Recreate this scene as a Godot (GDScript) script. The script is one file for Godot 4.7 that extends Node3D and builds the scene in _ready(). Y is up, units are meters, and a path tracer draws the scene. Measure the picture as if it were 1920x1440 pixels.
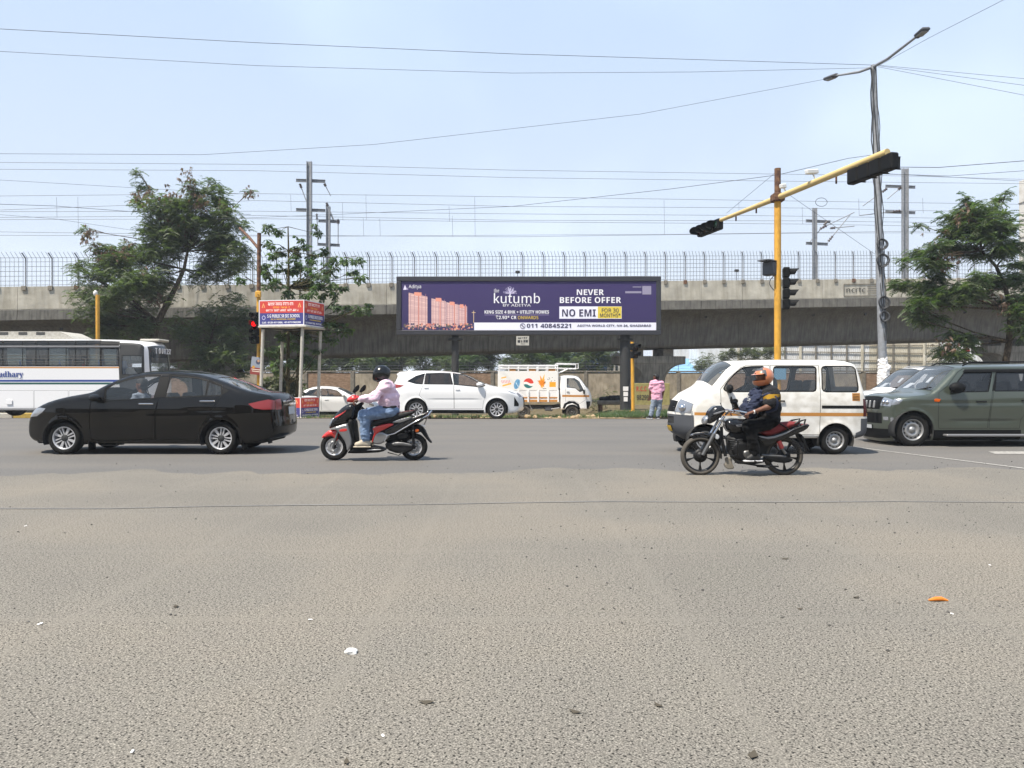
extends Node3D
# Street crossing below an elevated railway. Units are metres, y is up, the camera looks along -z.

const F := 1400.0      # focal length in photo pixels (photo 1920 x 1440)
const H := 1.25        # camera height
var M := {}            # materials by key
var T := {}            # textures by key
var taken := {}
var rng := RandomNumberGenerator.new()

# ---------------------------------------------------------------- mesh collector
class MB:
	var v := PackedVector3Array()
	var n := PackedVector3Array()
	var uv := PackedVector2Array()
	var ix := PackedInt32Array()
	var has_uv := false

	func vert(p: Vector3, nn: Vector3, t := Vector2.ZERO) -> int:
		v.append(p); n.append(nn); uv.append(t)
		return v.size() - 1

	func tri(a: int, b: int, c: int) -> void:
		var g := (v[b] - v[a]).cross(v[c] - v[a])
		if g.dot(n[a] + n[b] + n[c]) > 0.0:
			ix.append(a); ix.append(c); ix.append(b)
		else:
			ix.append(a); ix.append(b); ix.append(c)

	func quad(a: Vector3, b: Vector3, c: Vector3, d: Vector3, nn: Vector3) -> void:
		var i := vert(a, nn, Vector2(0, 1)); vert(b, nn, Vector2(1, 1)); vert(c, nn, Vector2(1, 0)); vert(d, nn, Vector2(0, 0))
		tri(i, i + 1, i + 2); tri(i, i + 2, i + 3)

	func flat3(a: Vector3, b: Vector3, c: Vector3, out: Vector3) -> void:
		var nn := (b - a).cross(c - a).normalized()
		if nn.dot(out) < 0.0:
			nn = -nn
		var i := vert(a, nn); vert(b, nn); vert(c, nn)
		tri(i, i + 1, i + 2)

	func flat4(a: Vector3, b: Vector3, c: Vector3, d: Vector3, out: Vector3) -> void:
		var nn := (c - a).cross(d - b).normalized()
		if nn.dot(out) < 0.0:
			nn = -nn
		quad(a, b, c, d, nn)

	# box with chamfered edges
	func box(c: Vector3, s: Vector3, r := 0.0, bas := Basis.IDENTITY) -> void:
		var h := s * 0.5
		r = minf(r, minf(h.x, minf(h.y, h.z)) * 0.9)
		var ax := [Vector3(1, 0, 0), Vector3(0, 1, 0), Vector3(0, 0, 1)]
		for a in 3:
			var b := (a + 1) % 3
			var d := (a + 2) % 3
			for sg in [-1.0, 1.0]:
				var o: Vector3 = ax[a] * h[a] * sg
				var u: Vector3 = ax[b] * (h[b] - r)
				var w: Vector3 = ax[d] * (h[d] - r)
				quad(c + bas * (o - u - w), c + bas * (o + u - w), c + bas * (o + u + w), c + bas * (o - u + w), bas * (ax[a] * sg))
		if r <= 0.0:
			return
		for a in 3:
			var b := (a + 1) % 3
			var d := (a + 2) % 3
			for sb in [-1.0, 1.0]:
				for sd in [-1.0, 1.0]:
					var e: Vector3 = ax[a] * (h[a] - r)
					var p: Vector3 = ax[b] * h[b] * sb + ax[d] * (h[d] - r) * sd
					var q: Vector3 = ax[b] * (h[b] - r) * sb + ax[d] * h[d] * sd
					flat4(c + bas * (p - e), c + bas * (p + e), c + bas * (q + e), c + bas * (q - e), bas * (ax[b] * sb + ax[d] * sd))
		for sx in [-1.0, 1.0]:
			for sy in [-1.0, 1.0]:
				for sz in [-1.0, 1.0]:
					var g := Vector3(sx, sy, sz)
					var i := h - Vector3(r, r, r)
					flat3(c + bas * (g * Vector3(h.x, i.y, i.z)), c + bas * (g * Vector3(i.x, h.y, i.z)), c + bas * (g * Vector3(i.x, i.y, h.z)), bas * g)

	func tube(path: Array, rad, sides := 8, caps := true) -> void:
		var m := path.size()
		var up := Vector3.UP
		var rings := []
		var d0: Vector3 = (path[1] - path[0]).normalized()
		if absf(d0.dot(up)) > 0.9:
			up = Vector3.RIGHT
		var side := d0.cross(up).normalized()
		for i in m:
			var d: Vector3
			if i == 0:
				d = d0
			elif i == m - 1:
				d = (path[i] - path[i - 1]).normalized()
			else:
				d = ((path[i] - path[i - 1]).normalized() + (path[i + 1] - path[i]).normalized()).normalized()
			side = (side - d * side.dot(d)).normalized()
			var bn := d.cross(side)
			var r: float = rad[i] if rad is Array else rad
			var start := v.size()
			for k in sides:
				var a := TAU * k / sides
				var o := side * cos(a) + bn * sin(a)
				vert(path[i] + o * r, o, Vector2(float(k) / sides, float(i) / m))
			rings.append(start)
		for i in m - 1:
			for k in sides:
				var k2 := (k + 1) % sides
				tri(rings[i] + k, rings[i] + k2, rings[i + 1] + k2)
				tri(rings[i] + k, rings[i + 1] + k2, rings[i + 1] + k)
		if caps:
			for e in 2:
				var i: int = 0 if e == 0 else m - 1
				var nn: Vector3 = -d0 if e == 0 else (path[m - 1] - path[m - 2]).normalized()
				var c := vert(path[i], nn)
				for k in sides:
					vert(v[rings[i] + k], nn)
				for k in sides:
					tri(c, c + 1 + k, c + 1 + (k + 1) % sides)

	# profile: [radius, along] pairs turned about the axis; smooth along unless a point repeats
	func lathe(prof: Array, xf: Transform3D, seg := 32, a0 := 0.0, a1 := TAU) -> void:
		var m := prof.size()
		var start := v.size()
		var closed := absf(a1 - a0 - TAU) < 0.001
		var cols := seg if closed else seg + 1
		for i in m:
			var p: Vector2 = prof[i]
			var tg: Vector2
			if i == 0:
				tg = prof[1] - p
			elif i == m - 1:
				tg = p - prof[i - 1]
			else:
				var t1: Vector2 = p - prof[i - 1]
				var t2: Vector2 = prof[i + 1] - p
				tg = t2.normalized() if t1.length() < 1e-6 else (t1.normalized() if t2.length() < 1e-6 else t1.normalized() + t2.normalized())
			var nl := Vector2(tg.y, -tg.x).normalized()
			for k in cols:
				var a := a0 + (a1 - a0) * k / seg
				vert(xf * Vector3(cos(a) * p.x, sin(a) * p.x, p.y), xf.basis * Vector3(cos(a) * nl.x, sin(a) * nl.x, nl.y), Vector2(float(k) / seg, float(i) / m))
		for i in m - 1:
			if (prof[i] - prof[i + 1]).length() < 1e-6:
				continue
			for k in seg:
				var k2 := (k + 1) % cols
				var a := start + i * cols
				tri(a + k, a + k2, a + cols + k2); tri(a + k, a + cols + k2, a + cols + k)

	# flat prism of a 2-D outline, in the plane of xf.x, xf.y, depth along xf.z
	func prism(poly: PackedVector2Array, xf: Transform3D, z0: float, z1: float) -> void:
		var t := Geometry2D.triangulate_polygon(poly)
		for s in 2:
			var z := z0 if s == 0 else z1
			var nn := xf.basis.z * (-1.0 if (s == 0) == (z0 < z1) else 1.0)
			var b := v.size()
			for p in poly:
				vert(xf * Vector3(p.x, p.y, z), nn.normalized(), p)
			for i in range(0, t.size(), 3):
				tri(b + t[i], b + t[i + 1], b + t[i + 2])
		var cw := Geometry2D.is_polygon_clockwise(poly)
		for i in poly.size():
			var p := poly[i]
			var q := poly[(i + 1) % poly.size()]
			var e := q - p
			var o := Vector2(e.y, -e.x) * (-1.0 if cw else 1.0)
			flat4(xf * Vector3(p.x, p.y, z0), xf * Vector3(q.x, q.y, z0), xf * Vector3(q.x, q.y, z1), xf * Vector3(p.x, p.y, z1), xf.basis * Vector3(o.x, o.y, 0))

	func ball(c: Vector3, r: Vector3, seg := 16, rings := 10, bas := Basis.IDENTITY) -> void:
		var start := v.size()
		for i in rings + 1:
			var t := PI * i / rings
			for k in seg:
				var a := TAU * k / seg
				var o := Vector3(sin(t) * cos(a), cos(t), sin(t) * sin(a))
				vert(c + bas * (o * r), (bas * (o / r)).normalized(), Vector2(float(k) / seg, float(i) / rings))
		for i in rings:
			for k in seg:
				var k2 := (k + 1) % seg
				tri(start + i * seg + k, start + i * seg + k2, start + (i + 1) * seg + k2)
				tri(start + i * seg + k, start + (i + 1) * seg + k2, start + (i + 1) * seg + k)

	func add(o: MB, xf := Transform3D.IDENTITY) -> void:
		var b := v.size()
		for i in o.v.size():
			vert(xf * o.v[i], (xf.basis * o.n[i]).normalized(), o.uv[i])
		if xf.basis.determinant() > 0:
			for i in o.ix:
				ix.append(b + i)
		else:
			for i in range(0, o.ix.size(), 3):
				ix.append(b + o.ix[i]); ix.append(b + o.ix[i + 2]); ix.append(b + o.ix[i + 1])

	func mirrored() -> MB:
		var r := MB.new()
		r.add(self, Transform3D(Basis(Vector3(1, 0, 0), Vector3(0, 1, 0), Vector3(0, 0, -1)), Vector3.ZERO))
		return r

	func mesh() -> ArrayMesh:
		var a := []
		a.resize(Mesh.ARRAY_MAX)
		a[Mesh.ARRAY_VERTEX] = v
		a[Mesh.ARRAY_NORMAL] = n
		a[Mesh.ARRAY_TEX_UV] = uv
		a[Mesh.ARRAY_INDEX] = ix
		var m := ArrayMesh.new()
		m.add_surface_from_arrays(Mesh.PRIMITIVE_TRIANGLES, a)
		return m

# ---------------------------------------------------------------- scene helpers
func numbered(called: String) -> String:
	var k: int = taken.get(called, 0)
	taken[called] = k + 1
	return called if k == 0 else "%s_%03d" % [called, k]

func tag(o: Node, label: String, category: String, group := "", kind := "") -> void:
	if label: o.set_meta("label", label)
	if category: o.set_meta("category", category)
	if group: o.set_meta("group", group)
	if kind: o.set_meta("kind", kind)

func thing(called: String, label: String, category: String, at := Vector3.ZERO, group := "", kind := "") -> Node3D:
	var o := Node3D.new()
	o.name = numbered(called)
	add_child(o)
	o.position = at
	tag(o, label, category, group, kind)
	return o

func put(called: String, mb, material: Material, parent: Node3D = null) -> MeshInstance3D:
	var o := MeshInstance3D.new()
	o.mesh = mb.mesh() if mb is MB else mb
	o.material_override = material
	if parent == null:
		o.name = numbered(called)
		add_child(o)
	else:
		o.name = called
		parent.add_child(o, true)
	return o

func structure(called: String, mb, material: Material, label := "", category := "") -> MeshInstance3D:
	var o := put(called, mb, material)
	tag(o, label, category, "", "structure")
	return o

func px(x: float, y: float, z: float) -> Vector3:
	return Vector3((x - 960.0) / F * z, H + (720.0 - y) / F * z, -z)

# depth of the ground point seen at picture row y where the ground lies at height g
func depth_at(y: float, g := 0.0) -> float:
	return (H - g) * F / (y - 720.0)

# coordinates read in an enlarged view (origin ox, oy, factor f) to photo pixels
func zp(a: Array, ox: float, oy: float, f: float) -> PackedVector2Array:
	var r := PackedVector2Array()
	for i in range(0, a.size(), 2):
		r.append(Vector2(ox + a[i] / f, oy + a[i + 1] / f))
	return r

func lin(a: Array) -> PackedVector2Array:
	return zp(a, 0, 0, 1)

func col(r: float, g: float, b: float) -> Color:
	return Color(r, g, b).linear_to_srgb()

func mat(key: String, c: Color, rough := 0.6, metal := 0.0, spec := 0.5) -> StandardMaterial3D:
	var m := StandardMaterial3D.new()
	m.resource_name = key
	m.albedo_color = c
	m.roughness = rough
	m.metallic = metal
	m.metallic_specular = spec
	M[key] = m
	return m

func noise_tex(key: String, seed_: int, freq: float, ramp: Array, size := 512, oct := 4, kind := FastNoiseLite.TYPE_SIMPLEX_SMOOTH, normal := 0.0) -> NoiseTexture2D:
	var n := FastNoiseLite.new()
	n.seed = seed_
	n.noise_type = kind
	n.frequency = freq
	n.fractal_octaves = oct
	var t := NoiseTexture2D.new()
	t.width = size
	t.height = size
	t.seamless = true
	t.noise = n
	if normal > 0.0:
		t.as_normal_map = true
		t.bump_strength = normal
	else:
		var g := Gradient.new()
		var offs := PackedFloat32Array()
		var cols := PackedColorArray()
		for s in ramp:
			offs.append(s[0])
			cols.append(s[1])
		g.offsets = offs
		g.colors = cols
		t.color_ramp = g
	T[key] = t
	return t

func grey(a: float) -> Color:
	return Color(a, a, a)

# surface texture that needs no uv; scale is repeats per metre
func tex(m: StandardMaterial3D, key: String, scale: Vector3, world := true) -> StandardMaterial3D:
	m.albedo_texture = T[key]
	m.uv1_triplanar = true
	m.uv1_world_triplanar = world
	m.uv1_scale = scale
	return m

func second(m: StandardMaterial3D, key: String, scale: Vector3) -> void:
	m.detail_enabled = true
	m.detail_albedo = T[key]
	m.detail_blend_mode = BaseMaterial3D.BLEND_MODE_MUL
	m.detail_uv_layer = BaseMaterial3D.DETAIL_UV_2
	m.uv2_triplanar = true
	m.uv2_world_triplanar = true
	m.uv2_scale = scale

func bump(m: StandardMaterial3D, key: String, strength := 1.0) -> void:
	m.normal_enabled = true
	m.normal_texture = T[key]
	m.normal_scale = strength

# lettering: fitted into a box of width w and height h, centred on xf.origin in its x-y plane
func words(parent: Node3D, called: String, s: String, w: float, h: float, xf: Transform3D, material: Material, bold := true, serif := false, depth := 0.004) -> MeshInstance3D:
	var f := SystemFont.new()
	f.font_names = PackedStringArray(["Droid Serif" if serif else "Droid Sans"])
	f.font_weight = 700 if bold else 400
	var t := TextMesh.new()
	t.font = f
	t.text = s
	t.font_size = 64
	t.pixel_size = 0.01
	t.depth = 0.02
	t.curve_step = 4.0
	var bb := t.get_aabb()
	var o := put(called, t, material, parent)
	var k := Vector3(w / maxf(bb.size.x, 0.01), h / maxf(bb.size.y, 0.01), depth / 0.02)
	o.transform = xf * Transform3D(Basis.from_scale(k), -bb.get_center() * k)
	return o

# ---------------------------------------------------------------- patches: a 2-D region cut into cells and laid on a surface
func cell_cut(inc: PackedVector2Array, exc: Array, x0: float, y0: float, c: float, level: int, res: Array) -> void:
	var sq := PackedVector2Array([Vector2(x0, y0), Vector2(x0 + c, y0), Vector2(x0 + c, y0 + c), Vector2(x0, y0 + c)])
	var list: Array = Geometry2D.intersect_polygons(sq, inc)
	var bb := Rect2(x0, y0, c, c)
	for e in exc:
		if not (e[1] as Rect2).intersects(bb) or list.is_empty():
			continue
		var nl := []
		for p in list:
			for q in Geometry2D.clip_polygons(p, e[0]):
				if Geometry2D.is_polygon_clockwise(q):
					if level < 4:
						for k in 4:
							cell_cut(inc, exc, x0 + c * 0.5 * (k % 2), y0 + c * 0.5 * (k / 2), c * 0.5, level + 1, res)
						return
				else:
					nl.append(q)
		list = nl
	for p in list:
		if not Geometry2D.is_polygon_clockwise(p):
			res.append(p)

func rect_of(p: PackedVector2Array) -> Rect2:
	var r := Rect2(p[0], Vector2.ZERO)
	for q in p:
		r = r.expand(q)
	return r

func patch(mb: MB, inc: PackedVector2Array, exc: Array, c: float, f: Callable, eps := 0.004) -> void:
	var ex := []
	for e in exc:
		ex.append([e, rect_of(e)])
	var bb := rect_of(inc)
	var cells := []
	for j in range(floori(bb.position.y / c), ceili(bb.end.y / c)):
		for i in range(floori(bb.position.x / c), ceili(bb.end.x / c)):
			cell_cut(inc, ex, i * c, j * c, c, 0, cells)
	var seen := {}
	for p: PackedVector2Array in cells:
		var t := Geometry2D.triangulate_polygon(p)
		if t.is_empty():
			continue
		var id := []
		for q in p:
			var key := Vector2i((q * 3000.0).round())
			if not seen.has(key):
				var a: Vector3 = f.call(q)
				var dx: Vector3 = f.call(q + Vector2(eps, 0)) - f.call(q - Vector2(eps, 0))
				var dy: Vector3 = f.call(q + Vector2(0, eps)) - f.call(q - Vector2(0, eps))
				seen[key] = mb.vert(a, dx.cross(dy).normalized(), q)
			id.append(seen[key])
		for i in range(0, t.size(), 3):
			mb.tri(id[t[i]], id[t[i + 1]], id[t[i + 2]])

func inside_dist(poly: PackedVector2Array, p: Vector2) -> float:
	var best := 1e9
	var m := poly.size()
	var a := poly[m - 1]
	for i in m:
		var b := poly[i]
		var ab := b - a
		var ap := p - a
		var t := clampf(ap.dot(ab) / maxf(ab.length_squared(), 1e-12), 0.0, 1.0)
		var d := (ap - ab * t).length_squared()
		if d < best:
			best = d
		a = b
	best = sqrt(best)
	return best if Geometry2D.is_point_in_polygon(p, poly) else 0.0

func chaikin(p: PackedVector2Array, times := 2, closed := false) -> PackedVector2Array:
	for k in times:
		var r := PackedVector2Array()
		var m := p.size()
		if not closed:
			r.append(p[0])
		for i in (m if closed else m - 1):
			var a := p[i]
			var b := p[(i + 1) % m]
			r.append(a.lerp(b, 0.25))
			r.append(a.lerp(b, 0.75))
		if not closed:
			r.append(p[m - 1])
		p = r
	return p

func circle(c: Vector2, r: float, m := 28) -> PackedVector2Array:
	var p := PackedVector2Array()
	for i in m:
		p.append(c + Vector2(cos(TAU * i / m), sin(TAU * i / m)) * r)
	return p

# a cushion-like solid from a side outline: half thickness ht, edge radius r, both faces
func puff(poly: PackedVector2Array, z: float, ht: float, r: float, c := 0.04, smooth := 1) -> MB:
	var mb := MB.new()
	if Geometry2D.is_polygon_clockwise(poly):
		poly.reverse()
	if smooth > 0:
		poly = chaikin(poly, smooth, true)
	r = minf(r, ht)
	c = clampf(r * 0.55, 0.012, c)
	for s in [1.0, -1.0]:
		var f := func(p: Vector2) -> Vector3:
			var d := maxf(inside_dist(poly, p), 0.0008)
			var o := 0.0
			if d < r:
				o = r - sqrt(maxf(r * r - (r - d) * (r - d), 0.0))
			return Vector3(p.x, p.y, z + s * (ht - o))
		patch(mb, poly, [], c, f, 0.003)
	if ht > r + 0.001:
		var m := poly.size()
		for i in m:
			var a := poly[i]
			var b := poly[(i + 1) % m]
			var o := b - a
			mb.flat4(Vector3(a.x, a.y, z - ht + r), Vector3(b.x, b.y, z - ht + r), Vector3(b.x, b.y, z + ht - r), Vector3(a.x, a.y, z + ht - r), Vector3(o.y, -o.x, 0))
	return mb

# surface nets of smoothly joined tapered capsules: bones are [a, b, ra, rb]
func nets(bones: Array, cell: float, k: float, noise: FastNoiseLite = null, amp := 0.0, cut := 1e9) -> MB:
	var lo := Vector3(1e9, 1e9, 1e9)
	var hi := -lo
	for b in bones:
		var r := maxf(b[2], b[3]) + cell * 3.0 + amp
		for e in 2:
			lo = lo.min(b[e] - Vector3(r, r, r))
			hi = hi.max(b[e] + Vector3(r, r, r))
	var nx := ceili((hi.x - lo.x) / cell) + 1
	var ny := ceili((hi.y - lo.y) / cell) + 1
	var nz := ceili((hi.z - lo.z) / cell) + 1
	var f := PackedFloat32Array()
	f.resize(nx * ny * nz)
	f.fill(1.0)
	for b in bones:
		var a: Vector3 = b[0]
		var ba: Vector3 = b[1] - a
		var l2 := maxf(ba.length_squared(), 1e-9)
		var ra: float = b[2]
		var dr: float = b[3] - ra
		var mr := maxf(b[2], b[3]) + cell * 2.5 + k + amp
		var l: Vector3 = a.min(b[1]) - Vector3(mr, mr, mr)
		var h: Vector3 = a.max(b[1]) + Vector3(mr, mr, mr)
		var i0 := maxi(0, floori((l.x - lo.x) / cell))
		var i1 := mini(nx - 1, ceili((h.x - lo.x) / cell))
		var j0 := maxi(0, floori((l.y - lo.y) / cell))
		var j1 := mini(ny - 1, ceili((h.y - lo.y) / cell))
		var k0 := maxi(0, floori((l.z - lo.z) / cell))
		var k1 := mini(nz - 1, ceili((h.z - lo.z) / cell))
		for kk in range(k0, k1 + 1):
			for j in range(j0, j1 + 1):
				var base := (kk * ny + j) * nx
				var p := lo + Vector3(i0 * cell, j * cell, kk * cell) - a
				for i in range(i0, i1 + 1):
					var t := clampf(p.dot(ba) / l2, 0.0, 1.0)
					var d := (p - ba * t).length() - ra - dr * t
					var o := f[base + i]
					if o >= 1.0:
						f[base + i] = minf(d, 0.99)
					else:
						var q := maxf(k - absf(o - d), 0.0) / k
						f[base + i] = minf(o, d) - q * q * k * 0.25
					p.x += cell
	if noise:
		for kk in nz:
			for j in ny:
				for i in nx:
					var at := (kk * ny + j) * nx + i
					if absf(f[at]) < 0.06:
						f[at] -= amp * (0.5 + noise.get_noise_3d(lo.x + i * cell, (lo.y + j * cell) * 1.8, lo.z + kk * cell))
	var mb := MB.new()
	var id := PackedInt32Array()
	id.resize(nx * ny * nz)
	id.fill(-1)
	var sx := 1
	var sy := nx
	var sz := nx * ny
	var eo := [0, sx, sy, sx + sy, sz, sz + sx, sz + sy, sz + sx + sy]
	var ea := [0, 0, 0, 1, 1, 2, 2, 3, 4, 4, 5, 6]
	var eb := [1, 2, 4, 3, 5, 3, 6, 7, 5, 6, 7, 7]
	var cp := [Vector3(0, 0, 0), Vector3(1, 0, 0), Vector3(0, 1, 0), Vector3(1, 1, 0), Vector3(0, 0, 1), Vector3(1, 0, 1), Vector3(0, 1, 1), Vector3(1, 1, 1)]
	for kk in nz - 1:
		for j in ny - 1:
			var base := (kk * ny + j) * nx
			for i in nx - 1:
				var at := base + i
				var f0 := f[at]
				if f0 > cell * 3.0 or f0 < -cell * 3.0:
					continue
				var s := 0
				for c in 8:
					if f[at + eo[c]] < 0.0:
						s += 1
				if s == 0 or s == 8:
					continue
				var sum := Vector3.ZERO
				var cnt := 0
				for e in 12:
					var va := f[at + eo[ea[e]]]
					var vb := f[at + eo[eb[e]]]
					if (va < 0.0) != (vb < 0.0):
						sum += (cp[ea[e]] as Vector3).lerp(cp[eb[e]], va / (va - vb))
						cnt += 1
				var g := Vector3(f[at + 1] - f0, f[at + sy] - f0, f[at + sz] - f0)
				g += Vector3(f[at + sx + sy + sz] - f[at + sy + sz], f[at + sx + sy + sz] - f[at + sx + sz], f[at + sx + sy + sz] - f[at + sx + sy])
				id[at] = mb.vert(lo + (Vector3(i, j, kk) + sum / cnt) * cell, g.normalized())
	for kk in range(1, nz - 1):
		for j in range(1, ny - 1):
			for i in range(1, nx - 1):
				var at := (kk * ny + j) * nx + i
				if id[at] < 0 and f[at] > cell * 2.0:
					continue
				var neg := f[at] < 0.0
				for ax in 3:
					var o: int = [sx, sy, sz][ax]
					if (f[at + o] < 0.0) == neg:
						continue
					var u: int = [sy, sz, sx][ax]
					var w: int = [sz, sx, sy][ax]
					var a := id[at]
					var b := id[at - u]
					var c := id[at - u - w]
					var d := id[at - w]
					if a < 0 or b < 0 or c < 0 or d < 0:
						continue
					mb.tri(a, b, c)
					mb.tri(a, c, d)
	return mb

func _ready() -> void:
	rng.seed = 7
	var cam := Camera3D.new()
	cam.name = "camera"
	cam.position = Vector3(0, H, 0)
	cam.fov = rad_to_deg(2.0 * atan(720.0 / F))
	cam.near = 0.05
	cam.far = 3000.0
	add_child(cam)
	cam.current = true

	var env := Environment.new()
	env.background_mode = Environment.BG_SKY
	env.tonemap_mode = Environment.TONE_MAPPER_LINEAR
	env.tonemap_exposure = 2.0
	env.sdfgi_enabled = true
	env.ssao_enabled = true
	env.ssil_enabled = true
	env.fog_enabled = true
	env.fog_density = 0.0007
	env.fog_light_color = Color(0.93, 0.96, 1.0)
	var sm := ProceduralSkyMaterial.new()
	sm.sky_top_color = Color(0.69, 0.79, 0.92)
	sm.sky_horizon_color = Color(0.875, 0.905, 0.94)
	sm.sky_curve = 0.25
	sm.sky_energy_multiplier = 0.80
	sm.ground_bottom_color = Color(0.45, 0.43, 0.41)
	sm.ground_horizon_color = Color(0.74, 0.77, 0.8)
	sm.sun_angle_max = 30.0
	sm.sky_cover = thin_clouds()
	sm.sky_cover_modulate = Color(1, 1, 1, 0.22)
	var sky := Sky.new()
	sky.sky_material = sm
	env.sky = sky
	var we := WorldEnvironment.new()
	we.name = "environment"
	we.environment = env
	add_child(we)

	var sun := DirectionalLight3D.new()
	sun.name = "sun"
	sun.light_energy = 1.35
	sun.light_color = Color(1.0, 0.965, 0.91)
	sun.light_angular_distance = 0.6
	sun.shadow_enabled = true
	add_child(sun)
	var towards := Vector3(-0.36, 0.88, 0.31).normalized()
	sun.look_at_from_position(towards * 50.0, Vector3.ZERO, Vector3.UP)

	materials()
	ground()
	viaduct()
	rail_masts()
	overhead_wires()
	boundary_wall()
	far_buildings()
	added_street_behind()
	print("structure ", Time.get_ticks_msec())
	trees()
	print("trees ", Time.get_ticks_msec())
	billboard()
	kiosk()
	signals()
	street_lamp()
	verge_things()
	print("street ", Time.get_ticks_msec())
	vehicles()
	print("vehicles ", Time.get_ticks_msec())
	two_wheelers()
	people()
	print("people ", Time.get_ticks_msec())
	litter()

func thin_clouds() -> ImageTexture:
	var w := 512
	var h := 256
	var n := FastNoiseLite.new()
	n.seed = 21
	n.noise_type = FastNoiseLite.TYPE_SIMPLEX_SMOOTH
	n.frequency = 0.9
	n.fractal_octaves = 5
	var im := Image.create(w, h, false, Image.FORMAT_RGBA8)
	for j in h / 2 + 8:
		var e := PI * (0.5 - (j + 0.5) / h)
		for i in w:
			var a := TAU * i / w
			var d := Vector3(cos(e) * cos(a), sin(e), cos(e) * sin(a))
			var q := d / (absf(d.y) + 0.35)
			var c := n.get_noise_3d(q.x, q.y * 1.7, q.z * 1.4) * 0.5 + 0.5
			im.set_pixel(i, j, Color(0.9, 0.94, 1.0, smoothstep(0.42, 0.85, c) * 0.55))
	return ImageTexture.create_from_image(im)

func ramp(a: Array) -> Array:
	return a

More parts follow.
